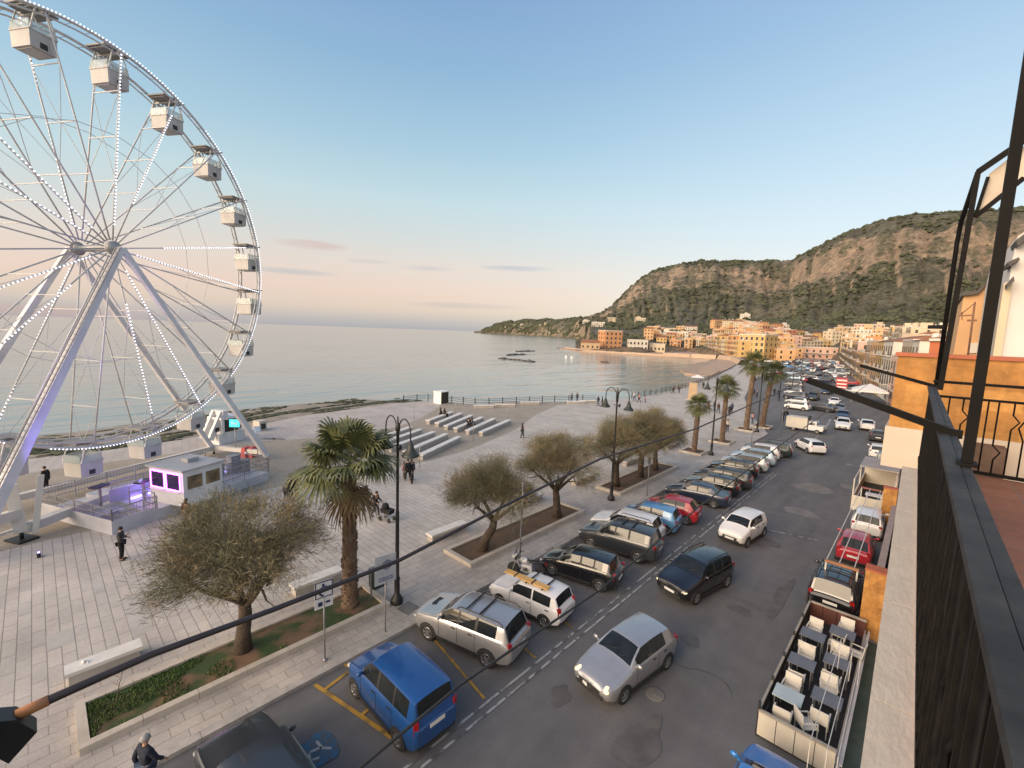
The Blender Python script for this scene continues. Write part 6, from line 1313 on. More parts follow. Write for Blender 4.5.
# the man on the pavement at the bottom left: placed by his head
q = at(147, 739, 1.72); person(Vector((q.x, q.y-.05, 0)), R_(20), 'walk', 'navy', 'denim', 'grey-haired person in a dark jacket walking on the pavement by the off-road car', 'grey', z=PLZ)
person(at(122,560,PLZ), R_(-25), 'phone', 'dark grey', 'black', 'person in a dark grey coat standing alone in front of the platform steps', 'dark', coat=True)
p = at(46, 484, .6); person(Vector((p.x, p.y, 0)), 2.4, 'stand', 'black', 'black', 'person in black standing behind the platform fence at the far left', 'dark', coat=True, z=.12)
p = at(183, 532, PLZ); person(Vector((p.x-.6, p.y+.3, 0)), .6, 'stand', 'brown', 'brown', 'person in brown half hidden behind the nearest bushy tree', 'brown', True, z=PLZ)
person(at(366,511,PLZ), R_(-60), 'walk', 'black', 'black', 'long-haired person in black walking left of the pram pusher', 'dark', True)
pp = at(375.5,517,PLZ); person(pp, R_(-75), 'push', 'black', 'dark grey', 'person in black pushing a pram across the square', 'dark')
def pram(p, rz, lb):
    t = empty('pram', p, rz, lb, 'pram')
    mb = MB(); mb.box((0,.05,.62), (.42,.7,.26), taper=1.15); mb.ell((0,-.12,.85), (.46,.5,.5), 10, 6); mb.build('carrycot', CLO['black'], t)
    mb = MB(); mb.bar((-.2,-.3,.2), (-.2,.3,.6), .03, .03).bar((.2,-.3,.2), (.2,.3,.6), .03, .03).bar((-.2,.35,.2), (-.2,-.4,.75), .03, .03).bar((.2,.35,.2), (.2,-.4,.75), .03, .03).bar((-.2,-.4,.75), (-.2,-.62,1.02), .03, .03).bar((.2,-.4,.75), (.2,-.62,1.02), .03, .03).bar((-.22,-.62,1.02), (.22,-.62,1.02), .035, .035); mb.build('frame', STEEL, t)
    for x in (-.24, .24):
        for y in (-.33, .38): MB().lathe((x,y,.14), [(.0,-.025),(.14,-.025),(.14,.025),(0,.025)], 12, 0, 'X').build('wheel', RUBBER, t)
dq = Vector((math.sin(R_(75)), math.cos(R_(75)), 0)); p = pp+dq*.95; pram((p.x, p.y, PLZ+.01), R_(-75), 'black pram pushed across the square')
for px, py, kd, top, lg, lb, hr, lng, sc in [(291,500,'stand','black','black','person in black standing half behind the big palm, left of another','dark',False,1.0), (296.5,499,'walk','brown','tan','person in brown clothes standing beside another left of the big palm','brown',True,1.0), (286,501,'stand','dark grey','black','low dark-dressed child beside the two people left of the big palm','dark',False,.72),
    (404,478,'stand','pink','grey','child in a pink top standing with the family by the lower bench block','brown',True,.78), (408,481.5,'walk','black','black','tall person in black standing with the family by the lower bench block','dark',False,1.04), (411.5,480,'stand','navy','black','person in navy behind the small child of the family','dark',True,1.0), (412,484,'stand','dark grey','black','small child in dark clothes at the right of the family','dark',False,.62),
    (522,438,'point','brown','dark grey','person in brown pointing with one arm, alone beside the upper bench block','dark',True,1.0)]:
    person(at(px,py,PLZ), R_(rc.uniform(-160,160)) if kd != 'point' else R_(-70), kd, top, lg, lb, hr, lng, sc)
GS = 'people sitting on benches'
for px, py, top, lb, z, fc in [(440.5,414.5,'black','person in black sitting left of another at the sea end of the upper benches',.25,-50), (444.5,415,'dark grey','person in dark grey sitting right of another at the sea end of the upper benches',.25,-70), (468.5,425.5,'black','person in black sitting left of another on the fifth upper bench',.25,30), (472,425.8,'navy','person in navy sitting right of another on the fifth upper bench',.25,0)]:
    person(at(px,py,.55), R_(fc), 'sit', top, 'black', lb, 'dark', rc.random() < .5, 1.0, False, GS, z=.22)
b4 = at(530,505,PLZ); 
for i, (dy, top, lb) in enumerate([(-.5,'black','person in black sitting at the left end of the bench between two bushy trees'), (.3,'navy','person in navy sitting at the right of the bench between two bushy trees'), ]): person(Vector((-19.45, b4.y+dy, 0)), R_(95), 'sit', top, 'black', lb, 'dark', i == 0, 1.0, True, GS, z=.15)
t = empty('bag', (-19.4, b4.y-1.15, PLZ+.46), .2, 'black bag lying on the bench between two bushy trees', 'bag'); MB().ell((0,0,.15), (.5,.34,.32), 10, 6).build('body', CLO['black'], t); MB().tube([(-.15,0,.26), (-.08,0,.42), (.08,0,.42), (.15,0,.26)], .02, 6).build('handle', CLO['black'], t)
GFAR = 'people strolling on the far promenade'
far = [(571.5,402.5,'grey','person in grey sitting-height by the sea fence, left of another','point'), (577,402,'dark grey','person in dark grey standing at the sea fence','stand'), (598,406,'black','person in black left of the lamp by the three trees','walk'), (602,406.5,'navy','person in navy just left of the far lamp head','stand'), (639,402.5,'pink','person in pink walking by the sea fence near the monument','walk'), (645,402.5,'pink','child in pink beside a walker near the monument','stand'), (634,401,'white','person in white near the sea fence','walk'), (679,393,'black','person in black beyond the monument at the sea edge','stand'), (673,393.5,'dark grey','small dark figure left of the person beyond the monument','walk'),
       (692,391,'black','person in black beside the white stall on the far promenade','walk'), (696,389,'white','person in white on the far promenade','stand'), (703,389,'dark grey','person in dark grey on the far promenade','walk'), (708,412,'red','person in dark red behind the nearest far palm','walk'), (714,411,'black','person in black between the first two far palms','stand'), (718,413,'brown','person in brown left of the second far palm','walk'), (729,416,'navy','person in navy right of the second far palm','walk'), (731.5,413,'denim','person in denim right of the second far palm','stand'), (754,397,'navy','person in navy beyond the tallest palm, left of a pair','walk'), (757,397.5,'denim','person in denim beyond the tallest palm, right of a pair','stand'), (774,396,'black','person in black left of the slim far lamp','walk'), (778,398,'black','person in black by the far kerb','walk'), (782.5,421.5,'black','person in black left of a pair behind the white pickup','stand'), (786,420.5,'black','person in black right of a pair behind the white pickup','walk'), (752,424,'pink','person in pale pink between the last two palms','stand'), (727,432,'white','person in white standing by the second far palm','stand')]
for px, py, top, lb, kd in far:
    person(at(px,py,PLZ), rc.uniform(-3,3), kd, top, rc.choice(['black','denim','dark grey']), lb, rc.choice(['dark','brown']), rc.random() < .5, .72 if 'child' in lb else 1.0, False, GFAR)
p = at(697,386,PLZ); t = empty('stall', p, .4, 'small white stall tent on the far promenade', 'stall'); MB().add([(-1.5,-1.5,2.2), (1.5,-1.5,2.2), (1.5,1.5,2.2), (-1.5,1.5,2.2), (0,0,2.9)], [(0,1,4), (1,2,4), (2,3,4), (3,0,4), (3,2,1,0)]).build('canopy', WHITE, t)
for x in (-1.4, 1.4):
    for y in (-1.4, 1.4): MB().bar((x,y,0), (x,y,2.2), .07, .07).build('leg', STEEL, t)
# boats in the bay
for px, py, lb, rz_ in [(566,358,'small white boat moored in the bay, left of two',.6), (571.5,358.6,'small white boat moored in the bay, right of two',.9), (605,362.5,'small dark boat lying in the bay below the orange building',1.8)]:
    p = at(px, py, SEA_Z); t = empty('boat', (p.x, p.y, SEA_Z), rz_, lb, 'boat', 'boats in the bay'); t.scale = (.75,.75,.75); m = WHITE if 'white' in lb else pmat('boat_dark', (.1,.05,.03), (.14,.08,.05), 2, .6)
    vs = []
    for y, w_, z in ((-2.2,.8,.0), (-1,1.0,0), (.8,.95,0), (2.0,.55,.1), (2.8,.03,.25)): vs += [(-w_,y,.75+z), (-w_*.7,y,-.2), (w_*.7,y,-.2), (w_,y,.75+z)]
    MB().add(vs, [(i*4+j, i*4+j+1, i*4+5+j, i*4+4+j) for i in range(4) for j in range(3)]+[(0,3,2,1)]+[(i*4+3, i*4, i*4+4, i*4+7) for i in range(4)]).build('hull', m, t)
    if 'white' in lb: MB().box((0,-.2,1.25), (1.2,1.4,1.0), taper=.8).build('cabin', WHITE, t); MB().bar((0,.3,1.7), (0,.3,3.8), .06, .06).build('mast', STEEL, t)
# ------------------------------------------------------------------ the balcony and the house fronts on the right
def aty(px, py, Y): v = ray(px, py); t = Y/v.y; return Vector((v.x*t, Y, CAM_H+v.z*t))
def atx(px, py, X): v = ray(px, py); t = X/v.x; return Vector((X, v.y*t, CAM_H+v.z*t))
SK = -.0135
def S(x, y, z): return (x+SK*y, y, z)
MIRON = pmat('railing_iron', (.0045,.004,.004), (.008,.0075,.007), 5, .6, bump=.04, spec=.1)
MRAILTOP = pmat('handrail_worn', (.026,.026,.026), (.05,.049,.048), 6, .6, bump=.1, bscale=60, spec=.2)
MBAL = pmat('baluster_iron', (.007,.0065,.0065), (.014,.013,.0125), 12, .6, spec=.12)
MTERRA = brickmat('terracotta_tile', (.36,.15,.085), (.30,.125,.07), (.24,.16,.12), .3, .3, .01, 0, offs=0, blotch=.2)
MLEDGE = pmat('ledge_stone', (.76,.655,.53), (.69,.59,.475), 5.5, .85, bump=.12, stretch=(2,.8,1), detail=11)
MPLAST = pmat('house_plaster', (.55,.42,.26), (.48,.36,.22), .6, .9, bump=.1)
hb = empty('apartment_house', (0, 0, 0), 0, 'own apartment house with terracotta balcony floor and a pale stone ledge', 'building')
mb = MB(); mb.add([S(1.5,-4,0), S(9,-4,0), S(9,8.05,0), S(1.5,8.05,0), S(1.5,-4,10.15), S(9,-4,10.15), S(9,8.05,10.15), S(1.5,8.05,10.15)], [(0,3,2,1),(4,5,6,7),(0,1,5,4),(1,2,6,5),(2,3,7,6),(3,0,4,7)]); mb.build('wall', MPLAST, hb)
mb = MB(); mb.add([S(.16,-4,10.18), S(9,-4,10.18), S(9,8.2,10.18), S(.16,8.2,10.18), S(.16,-4,10.38), S(9,-4,10.38), S(9,8.2,10.38), S(.16,8.2,10.38)], [(0,3,2,1),(4,5,6,7),(0,1,5,4),(1,2,6,5),(2,3,7,6),(3,0,4,7)]); mb.build('balcony_floor', MTERRA, hb)
mb = MB()
for i in range(11):
    y0, y1 = -4+i*1.1, -4+(i+1)*1.1-.006; mb.add([S(0,y0,10.1), S(.157,y0,10.1), S(.157,y1,10.1), S(0,y1,10.1), S(0,y0,10.35), S(.157,y0,10.35), S(.157,y1,10.35), S(0,y1,10.35)], [(0,3,2,1),(4,5,6,7),(0,1,5,4),(1,2,6,5),(2,3,7,6),(3,0,4,7)])
mb.build('ledge', MLEDGE, hb)
rl_ = empty('balcony_railing', S(.195, 0, 10.38), 0, 'black iron balcony railing with a flat worn handrail in the foreground', 'railing')
o_ = Vector(rl_.location)
def lb(*p): return Vector(S(*p))-o_
mb = MB(); mb.bar(lb(.175,-3,11.435), lb(.175,8.7,11.435), .05, .03); mb.bar(lb(.222,-3,11.428), lb(.222,8.7,11.428), .036, .03); mb.bar(lb(.195,-3,11.39), lb(.195,8.7,11.39), .05, .03); mb.build('handrail', MRAILTOP, rl_)
mb = MB(); mb.bar(lb(.17,-3,10.40), lb(.17,8.7,10.40), .03, .03); mb.bar(lb(.195,-3,11.2), lb(.195,8.7,11.2), .02, .02); mb.build('rail', MIRON, rl_)
random.seed(2); 
for i in range(98):
    y = -1.9+i*.105; mb = MB()
    if i % 3 == 0: mb.tube([lb(.163,y,10.4), lb(.167,y,10.85), lb(.168,y+.05,10.92), lb(.168,y-.05,11.02), lb(.17,y,11.1), lb(.172,y,11.38)], .009, 5)
    else: mb.bar(lb(.163,y,10.4), lb(.172,y,11.38), .016, .016)
    mb.build('baluster', MBAL, rl_)
mb = MB(); mb.add([lb(.172,-3,10.385), lb(.177,-3,10.385), lb(.177,8.3,10.385), lb(.172,8.3,10.385), lb(.184,-3,11.37), lb(.189,-3,11.37), lb(.189,8.3,11.37), lb(.184,8.3,11.37)], [(0,3,2,1),(4,5,6,7),(0,1,5,4),(1,2,6,5),(2,3,7,6),(3,0,4,7)]); mb.build('screen', pmat('reed_screen', (.0018,.0016,.0016), (.006,.0052,.005), 30, .95, bump=.3, spec=.05, stretch=(1,1,.06), contrast=(.5,.75)), rl_)
er = empty('end_railing', (.2, 8.12, 10.38), 0, 'black iron end railing with zigzag bars in front of the orange wall', 'railing'); o_ = Vector(er.location)
x0, x1 = .08, 1.9
mb = MB()
for z, w_ in ((11.55,.035), (11.36,.03), (10.43,.04)): mb.bar(Vector((x0,8.12,z))-o_, Vector((x1,8.12,z))-o_, w_, w_)
mb.build('rail', MIRON, er)
for i in range(16):
    x = .17+i*.11; q = lambda dx, z: Vector((x+dx,8.12,z))-o_
    k = i % 4; mb = MB()
    if k == 0: mb.tube([q(0,10.43), q(0,11.36)], .009, 5)
    elif k == 1: mb.tube([q(0,10.43), q(0,10.62), q(.05,10.72), q(-.02,10.8), q(-.02,11.36)], .009, 5)
    elif k == 2: mb.tube([q(0,10.43), q(0,11.02), q(.06,11.12), q(0,11.2), q(0,11.36)], .009, 5)
    else: mb.tube([q(0,10.43), q(0,10.9), q(-.05,11.05), q(0,11.16), q(0,11.36)], .009, 5)
    mb.build('baluster', MIRON, er)
MB().lathe(Vector((.28,8.09,11.02))-o_, [(0,-.03), (.03,0), (0,.03)], 8).build('flower_ornament', PLATE, er)
# canopy frame on posts
cf = empty('canopy_frame', S(.2, 3, 11.45), 0, 'black iron canopy frame on square posts with a beige canvas side', 'canopy'); o_ = Vector(cf.location)
T2 = aty(978,172,8.0); B2 = aty(938,404,8.0); B2.z = 11.45
MB().bar(Vector(S(.225,3.0,11.45))-o_, Vector(S(.225,3.0,14.6))-o_, .04, .042).box(Vector(S(.225,3.0,11.455))-o_, (.07,.09,.016)).build('post', MIRON, cf)
MB().bar(B2-o_, T2-o_, .055, .055).build('post', MIRON, cf)
B3 = aty(934,402,8.7); B3.z = 11.45; M3 = aty(957,243,8.7); N3 = aty(961,222,8.65)
MB().tube([B3-o_, M3-o_, N3-o_, T2-o_], .026, 8).build('post', MIRON, cf)
R2 = aty(1060,116,8.0)
mb = MB(); mb.bar(T2-o_, R2-o_, .07, .06); q = Vector(S(.225,3.0,14.6)); mb.bar(T2-o_, q-o_, .06, .06) if False else None
L1 = aty(975,217,8.06); L2 = aty(1024,178,8.06); K1 = aty(984,183,8.06)
mb.bar(L1-o_, L2-o_, .05, .05); mb.bar(L1-o_, aty(988,177,8.06)-o_, .035, .035); mb.build('rafter', MIRON, cf)
mb = MB(); pts = [aty(977,214,8.1), aty(1030,173,8.1), aty(1040,134,8.1), aty(989,174,8.1)]; mb.add([p-o_ for p in pts]+[p-o_+Vector((0,.012,0)) for p in pts], [(0,1,2,3), (7,6,5,4), (0,4,5,1), (1,5,6,2), (2,6,7,3), (3,7,4,0)]); mb.build('canvas', pmat('canvas_beige', (.55,.47,.38), (.48,.41,.33), 4, .9), cf)
MB().bar(aty(930,327,8.7)-o_, aty(942,327,8.0)-o_, .05, .05).build('brace', MIRON, cf)
# drying rods
for k, (bpx, tpx, Y, lbl) in enumerate([((942,432), (808,380), 4.0, 'dark iron rod sticking out over the street, the nearer longer one of two'), ((930,386), (860,365.5), 8.6, 'dark iron rod sticking out over the street, the farther shorter one of two')]):
    a = aty(*bpx, Y); a.x += .06; b = aty(*tpx, Y); t = empty('drying_rod', a, 0, lbl, 'rod', 'rods on the balcony'); MB().bar((0,0,0), b-a, .05, .045).build('arm', MIRON, t); MB().box((0,0,0), (.07,.06,.05)).build('clamp', MIRON, t)
tip = aty(808,380,4.0)
ln = empty('drying_line', (tip.x, 0, 11.6), 0, 'dark drying rod strung along the balcony with an orange worn end and a black bracket', 'drying rod'); o_ = Vector(ln.location)
pts = [atx(px, py, tip.x) for px, py in ((36,706), (50,699.5), (150,655), (272,610), (400,560), (500,508), (600,459), (695,429))]+[tip]
ys = [p.y for p in pts]
MB().tube([p-o_ for p in pts], [.0048]*2+[.0042,.0038,.0034,.0032,.003,.003,.003], 8).build('bar', pmat('bar_dark', (.02,.016,.018), (.035,.025,.025), 20, .5), ln)
a_, b_ = atx(16,715.5,tip.x), atx(49,700,tip.x)
MB().tube([a_-o_, b_-o_], .0056, 8).build('worn_end', pmat('worn_orange', (.5,.2,.07), (.35,.14,.06), 40, .6), ln)
c_ = [atx(px, py, tip.x) for px, py in ((-18,716), (16,713), (37,725), (9,756), (-18,742))]
mb = MB(); mb.add([p-o_-Vector((.012,0,0)) for p in c_]+[p-o_+Vector((.012,0,0)) for p in c_], [(4,3,2,1,0), (5,6,7,8,9)]+[(i, (i+1) % 5, 5+(i+1) % 5, 5+i) for i in range(5)]); mb.build('bracket', BLACK, ln)
c_ = [atx(px, py, tip.x) for px, py in ((-30,700), (0,712), (0,722), (-30,716))]
MB().bar(atx(-30,722,tip.x)-o_, Vector((.19,-.25,11.4))-o_, .03, .03).build('arm', MIRON, ln)
w0 = [atx(px, py, -1.3) for px, py in ((300,818), (360,768), (460,685), (600,590), (700,506), (783,443), (822,415))]; w0 += [Vector((-1.25,16,10.8)), Vector((-1.2,30,11.0)), Vector((-1.4,55,10.9))]
cb_ = empty('overhead_cable', (-1.3, 0, 10.5), 0, 'black overhead cable running along the house fronts above the cars', 'cable'); o_ = Vector(cb_.location); MB().tube([p-o_ for p in w0], .0065, 6).build('cable', DARKPL, cb_)
# the neighbour's orange clad balcony
MORA = brickmat('orange_cladding', (.62,.31,.085), (.47,.21,.05), (.54,.26,.065), .42, .3, .008, 0, rough=.8, offs=.5, blotch=.5)
n_, l_, bb = nodes_of(MORA)
for nn in n_:
    if nn.type == 'MAPPING': nn.inputs['Rotation'].default_value = (R_(90), 0, 0)
    if nn.type == 'TEX_NOISE' and nn.inputs['Scale'].default_value < 1: nn.inputs['Scale'].default_value = 3.2
nb = empty('neighbour_balcony', (0, 9.5, 0), 0, 'orange stone-clad balcony front with red coping and a pale slab below', 'balcony'); o_ = Vector((0, 9.5, 0))
def yb(px, py, Y=9.5): return aty(px, py, Y)
zt_, zo, zw = yb(900,356).z, yb(905,428).z, yb(905,462).z-.12; xl = yb(892,400).x
MB().box((xl+2.0, .09, (zt_+zo)/2), (4.0,.18,zt_-zo)).build('front', MORA, nb)
MB().box((xl+.09, 1.0, (zt_+zo)/2), (.18,1.6,zt_-zo-.01)).build('side', MORA, nb)
MB().box((xl+2.0, .09, zt_+.03), (4.06,.26,.06)).build('coping', pmat('coping_red', (.42,.12,.055), (.33,.095,.045), 3, .7), nb)
MB().box((xl+1.95, .75, (zo+zw)/2), (3.98,1.5,zo-zw-.004)).build('slab', pmat('slab_cream', (.60,.50,.40), (.53,.44,.35), 1.5, .85), nb)
MB().box((xl+2.45, .9, zw/2), (3.7,1.0,zw-.01)).build('wall', pmat('wall_buff', (.52,.42,.32), (.42,.34,.26), 1, .9), nb)
MB().box((.75, -.35, zo-.3), (.34,.34,.5)).build('planter', pmat('pot_brown', (.1,.06,.04), (.16,.1,.07), 4, .8), nb)
# houses beyond the neighbour's balcony
def pr(name, pxs, Y, depth, mat, par):
    pts = [aty(px, py, Y) for px, py in pxs]; n = len(pts); mb = MB()
    for q_, (px, py) in zip(pts, pxs):
        if py >= 420: q_.z = 0
    P = [p-Vector(par.location) for p in pts]
    mb.add(P+[p+Vector((0,depth,0)) for p in P], [tuple(range(n)), tuple(range(2*n-1, n-1, -1))]+[(i, n+i, n+(i+1) % n, (i+1) % n) for i in range(n)]); return mb.build(name, mat, par)
yh = empty('yellow_house', aty(985,450,24), 0, 'tall yellow house gable with a sloping dark roof edge behind the canopy posts', 'house')
pr('wall', [(930,480), (953,355), (964,296), (978,294), (1000,270), (1060,255), (1060,480)], 24, 9, WMAT['apricot'], yh)
pr('roof', [(962,296), (963,292), (977.5,290.5), (1000,266), (1060,250), (1060,255), (1000,270), (978,294)], 23.8, 9.5, pmat('eave_dark', (.06,.055,.05), (.09,.08,.07), 2, .8), yh)
pr('white_patch', [(967,353), (970,343), (980,343), (980,353)], 23.9, .1, MTRIM, yh)
wh2 = empty('white_house', aty(1010,420,16), 0, 'white plastered house with a stepped eave at the right edge', 'house')
pr('wall', [(985,480), (999,355), (1012,262), (1018,236), (1090,190), (1110,480)], 16, 7, pmat('white_plaster', (.62,.58,.54), (.56,.52,.48), .8, .9), wh2)
pr('cream_wall', [(978,480), (993,355), (1004,283), (1013,280), (1001,357), (990,480)], 15.9, .5, WMAT['cream'], wh2)
pr('eave', [(1008,262), (1019,257), (1020,260), (1009,266)], 15.6, 1, pmat('eave_dark', (.06,.055,.05)), wh2); pr('eave', [(1016,240), (1060,208), (1062,214), (1018,246)], 15.6, 1, pmat('eave_dark', (.06,.055,.05)), wh2); pr('lintel', [(1007,284), (1014,276), (1014.5,281), (1007,288)], 15.5, .4, pmat('eave_dark', (.06,.055,.05)), wh2)
rh = empty('red_house', aty(936,380,40), 0, 'low terracotta red house left of the yellow gable', 'house'); pr('wall', [(926,420), (930,341), (952,341), (952,420)], 40, 8, pmat('wall_terracotta', (.45,.14,.06), (.38,.12,.05), .6, .9), rh); pr('roof', [(929,341), (929,338.5), (953,338.5), (953,341)], 39.8, 8.4, MTRIM, rh)
ta = empty('antenna', aty(972,350,14), 0, 'rusty television aerial on a thin mast before the yellow gable', 'antenna'); o_ = Vector(ta.location); A_ = lambda px, py: aty(px, py, 14)-o_
MB().tube([A_(968,355), A_(975,302)], .02, 6).build('mast', pmat('rust', (.14,.07,.04), (.2,.1,.06), 6, .8), ta); MB().bar(A_(959,316), A_(974,315), .03, .03).bar(A_(967,320.5), A_(977,320.5), .04, .04).bar(A_(960,315), A_(975,303), .02, .02).bar(A_(962,312), A_(962,320), .02, .02).build('arms', pmat('rust', (.14,.07,.04)), ta)
# ------------------------------------------------------------------ pavement and enclosures below the house
mb = MB(); mb.box((.4, 20, .03), (2.1,70,.1)); struct('house_pavement', mb, pmat('house_pavement', (.24,.22,.2), (.18,.165,.15), 1.2, .9))
mb = MB(); mb.box((-.42, 15.5, .092), (.42,13.6,.016)); tag(mb.build('green_mat', pmat('mat_green', (.045,.07,.055), (.07,.09,.075), 2, .9)), 'grey-green mat strip laid between the seating deck and the house', 'mat')
FY = at(756.4,735).y; FX = at(756.4,735).x; BY = 22.3; RX = -.72
dk = empty('seating_deck', (FX, FY, 0), 0, 'railed street seating deck with cream front boards and a dark floor', 'seating deck'); DW, DL = RX-FX, BY-FY
dz = math.atan2(0,1)
MB().box((DW/2,DL/2,.08), (DW,DL,.16)).build('floor', pmat('deck_floor_dark', (.018,.017,.018), (.035,.032,.032), 2, .7), dk)
MDK = pmat('deck_cream', (.60,.55,.46), (.52,.47,.39), 1.2, .75)
mb = MB()
for i in range(4): mb.box((DW*(i+.5)/4,-.03,.46), (DW/4-.02,.05,.74))
mb.build('front_panel', MDK, dk)
mb = MB()
for i in range(4): mb.box((DW*(i+.5)/4,DL+.03,.46), (DW/4-.02,.05,.74))
mb.build('back_panel', pmat('deck_red_brown', (.12,.04,.03), (.09,.035,.025), 2, .8), dk)
mb = MB(); mb.bar((0,-.03,.88), (DW,-.03,.88), .1, .06); mb.bar((0,DL+.03,.88), (DW,DL+.03,.88), .1, .06); mb.bar((0,0,.88), (0,DL,.88), .07, .06); mb.bar((DW,0,.5), (DW,DL,.5), .04, .04); mb.build('rail', pmat('deck_rail', (.36,.32,.27), (.28,.25,.21), 2, .7), dk)
for i in range(6): MB().bar((0,DL*i/5,.0), (0,DL*i/5,1.05 if i % 5 else 1.15), .07, .07).build('post', DARKPL, dk)
mb = MB()
for i in range(5): mb.box((-.02,DL*(i+.5)/5,.5), (.03,DL/5-.1,.66))
mb.build('side_panel', pmat('deck_side_dark', (.03,.028,.028), (.06,.055,.05), 3, .7), dk)
mb = MB(); mb.box((DW+.12,DL/2,.5), (.07,DL,.04)); mb.box((DW+.05,DL/2,.2), (.08,DL,.3)); mb.build('white_edge', pmat('edge_white', (.5,.48,.47), (.42,.4,.4), 2, .7), dk)
for px0, py0, px1, py1 in ((808,740,843,640), (826,750,853,652), (837,757,862,655)):
    a, b = at(px0,py0,2.0), at(px1,py1,2.0); a.x = (a.x+b.x)/2; b.x = a.x; b.y = max(b.y, a.y+5); o = Vector(dk.location)
    MB().bar(a-o, b-o, .018, .018).bar(a-o, Vector((a.x,a.y,.9))-o, .018, .018).bar(b-o, Vector((b.x,b.y,.9))-o, .018, .018).build('pergola_bar', pmat('bar_white', (.6,.58,.55), (.5,.48,.46), 5, .6), dk)
jr = random.Random(12)
MCHAIR = pmat('chair_white', (.62,.59,.53), (.54,.51,.46), 3, .6); MTAB = pmat('table_grey', (.11,.12,.145), (.14,.15,.175), 3, .5)
def table(p, label, mat=MTAB, rz=0.0):
    t = empty('table', (p.x, p.y, .162), rz, label, 'table', 'tables on the seating deck'); MB().box((0,0,.735), (.78,.66,.03)).build('table_top', mat, t); MB().box((0,0,.7), (.66,.54,.03)).build('apron', STEEL, t)
    for x in (-.32,.32):
        for y in (-.26,.26): MB().bar((x,y,0), (x,y,.7), .035, .035).build('leg', STEEL, t)
def chair(p, rz, label):
    p = p+Vector((jr.uniform(-.07,.07), jr.uniform(-.06,.06), 0)); rz += jr.uniform(-.16,.16)
    t = empty('chair', (p.x, p.y, .162), rz, label, 'chair', 'white chairs on the seating deck'); MB().box((0,0,.45), (.46,.46,.03)).build('seat', MCHAIR, t)
    MB().bar((0,-.22,.5), (0,-.27,.86), .46, .025, 0, (1,0,0)) if False else None
    MB().box((0,-.245,.68), (.46,.03,.4), rot=Matrix.Rotation(.12,3,'X')).build('backrest', MCHAIR, t)
    for x in (-.21,.21):
        for y in (-.2,.2): MB().bar((x,y,0), (x,y,.44), .028, .028).build('leg', MCHAIR, t)
        MB().bar((x*1.1,-.22,.64), (x*1.1,.18,.64), .04, .025).bar((x*1.1,.18,.64), (x,.2,.44), .028, .028).build('armrest', MCHAIR, t)
xa, xb = FX+.52, RX-.5
TL = [('nearest left table, pale topped, on the seating deck', xa, FY+1.25, True), ('second grey table from the near end in the left row of the deck', xa, FY+3.3, False), ('grey table at the far left of the deck', xa, FY+5.3, False), ('nearest right grey table on the seating deck', xb, FY+2.0, False), ('second grey table from the near end in the right row of the deck', xb, FY+4.2, False), ('grey table at the far right of the deck', xb-.1, FY+6.3, False)]
for lbx, x, y, pale in TL: table(Vector((x, y, 0)), lbx, pmat('table_pale', (.38,.45,.47), (.46,.52,.53), 2, .35) if pale else MTAB)
for i, (x, y, rz, lbx) in enumerate([(xa, FY+.55, 0, 'in front of the pale-topped table'), (xa, FY+2.0, math.pi, 'behind the pale-topped table, facing it'), (xa, FY+2.6, 0, 'before the second left table'), (xa, FY+4.05, math.pi, 'behind the second left table'), (xa, FY+4.6, 0, 'before the far left table'), (xa+.62, FY+5.9, 1.4, 'turned sideways in the middle near the far end'), (xa, FY+6.1, math.pi, 'behind the far left table'), (xa+.6, FY+.75, -.7, 'turned sideways beside the pale-topped table'), (xb, FY+1.25, 0, 'before the nearest right table'), (xb, FY+2.75, math.pi, 'behind the nearest right table'), (xb, FY+3.45, 0, 'before the second right table'), (xb, FY+4.95, math.pi, 'behind the second right table'), (xb-.1, FY+5.55, 0, 'before the far right table'), (xb-.1, FY+7.05, math.pi, 'behind the far right table'), (xb+.38, FY+5.75, 1.5, 'at the house side of the far right table')]):
    chair(Vector((x, y, 0)), rz, 'white chair '+lbx)
# party walls clad in orange
for k, (bl, br, tp, lbx) in enumerate([((857,636), (879,641), (866,570), 'orange clad party wall end with red coping above the seating deck'), ((879,524), (893,527), (886,487), 'orange clad party wall end beside the cream enclosure')]):
    a, b = at(*bl), at(*br); y = a.y; hh = 2.9 if k == 0 else 2.5; t = empty('party_wall', ((a.x+b.x)/2, y, 0), 0, lbx, 'wall', 'orange party walls'); w_ = b.x-a.x
    MB().box((0,.2,hh/2), (w_,.4,hh)).build('wall', MORA, t); MB().box((0,.28,hh+.04), (w_+.05,.6,.09)).build('coping', pmat('coping_red', (.42,.12,.055)), t)
y0, y1 = 23.3, 38.6
tag(MB().box((-.62,(y0+y1)/2,.75), (.28,y1-y0,1.5)).build('low_wall', pmat('wall_pinkish', (.36,.29,.27), (.3,.24,.22), 2, .8)), 'pinkish grey low wall between the two orange party walls', 'wall')
tag(MB().box((-.2,(y0+y1)/2,1.0), (.22,y1-y0,2.0)).build('railing_wall', pmat('wall_greyish', (.3,.28,.26), (.24,.22,.2), 2, .8)), 'taller grey wall strip nearest the house between the party walls', 'wall')
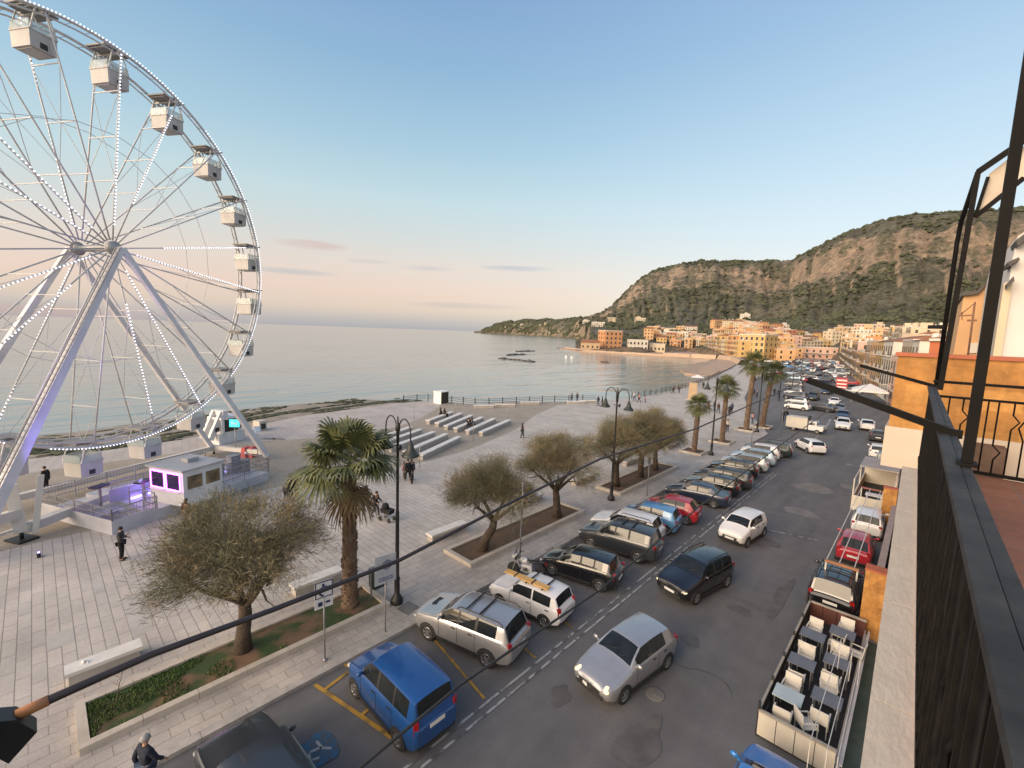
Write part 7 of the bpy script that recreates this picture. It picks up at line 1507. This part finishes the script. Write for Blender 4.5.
# pergola frame over the red car
a, b = at(825,560,2.1), at(859,570.7,2.1); y = (a.y+b.y)/2; t = empty('pergola_frame', ((a.x+b.x)/2, y, 0), 0, 'bare white pergola bars over the parked red car', 'pergola'); w_ = b.x-a.x; y2 = 38.9-y
MB().box((0,0,2.1), (w_,.12,.1)).build('beam', pmat('beam_orange_brown', (.35,.17,.08), (.28,.13,.06), 3, .7), t); MB().box((0,y2,2.1), (w_,.1,.1)).build('beam', pmat('beam_red_brown', (.24,.09,.07), (.2,.08,.06), 3, .7), t)
for x in (-w_/2+.05, -w_*.08, w_*.36): MB().bar((x,.1,2.12), (x,y2-.1,2.12), .035, .035).build('bar', pmat('bar_white', (.6,.58,.55)), t)
for x in (-w_/2+.05, w_/2-.05): MB().bar((x,0,0), (x,0,2.05), .06, .06).bar((x,y2,0), (x,y2,2.05), .06, .06).build('post', pmat('bar_white', (.6,.58,.55)), t)
# cars parked along the house side
by = 24.9; GH = 'cars parked on the house side'
put_car('suv', 'black', (-2.02, 25.15, 0), 0, 'black SUV with a shiny roof parked tail first beyond the seating deck', GH)
put_car('five', 'red', (-1.9, 31.2, 0), .02, 'red car parked under the bare white pergola bars', GH)
put_car('small', 'white', (-1.75, 36.2, 0), .02, 'white car squeezed between the pergola and the cream enclosure', GH)
p = at(766, 790); put_car('hatch', 'bright blue', (-1.75, 11.35, 0), 0, 'bright blue car at the bottom edge in front of the seating deck', GH)
# cream enclosure with a grey awning
EY = at(850,509).y; t = empty('street_enclosure', (-3.0, EY, 0), 0, 'cream walled street enclosure with a flat grey awning roof at its far end', 'seating deck'); EW, EL = 2.2, 8.6
MB().box((EW/2,0,.55), (EW,.08,1.1)).build('front_panel', MDK, t); MB().box((0,EL/2,.5), (.08,EL,1.0)).build('side_panel', MDK, t); MB().box((EW/2,EL/2,.08), (EW,EL,.16)).build('floor', pmat('deck_floor_dark', (.018,.017,.018)), t); MB().box((EW/2,EL,.9), (EW,.08,1.8)).build('back_panel', MDK, t)
for y in (0, EL*.5, EL): MB().bar((0,y,0), (0,y,2.3), .07, .07).bar((EW,y,0), (EW,y,2.3), .07, .07).build('post', MDK, t)
MB().box((EW/2,EL*.76,2.36), (EW+.2,EL*.5,.08)).build('awning', pmat('awning_grey', (.34,.33,.32), (.28,.27,.26), 1.2, .8), t)
MB().bar((0,0,2.3), (0,EL,2.3), .06, .06).bar((EW,0,2.3), (EW,EL,2.3), .06, .06).build('beam', MDK, t)
c = Vector((-3.0+EW*.5, EY+2.0, 0)); t = empty('table', (c.x, c.y, .162), 0, 'white round-edged table inside the cream street enclosure', 'table'); MB().box((0,0,.72), (1.0,.8,.05)).build('table_top', WHITE, t)
for x in (-.4,.4):
    for y in (-.3,.3): MB().bar((x,y,0), (x,y,.7), .05, .05).build('leg', WHITE, t)
t = empty('waste_container', (-1.9, EY+14, 0), 0, 'dark street waste container beyond the cream enclosure', 'container'); MB().box((0,0,.6), (1.4,1.0,1.0), taper=1.1).build('body', pmat('bin_green', (.012,.03,.022)), t); MB().box((0,0,1.15), (1.5,1.1,.1)).build('lid', DARKPL, t)
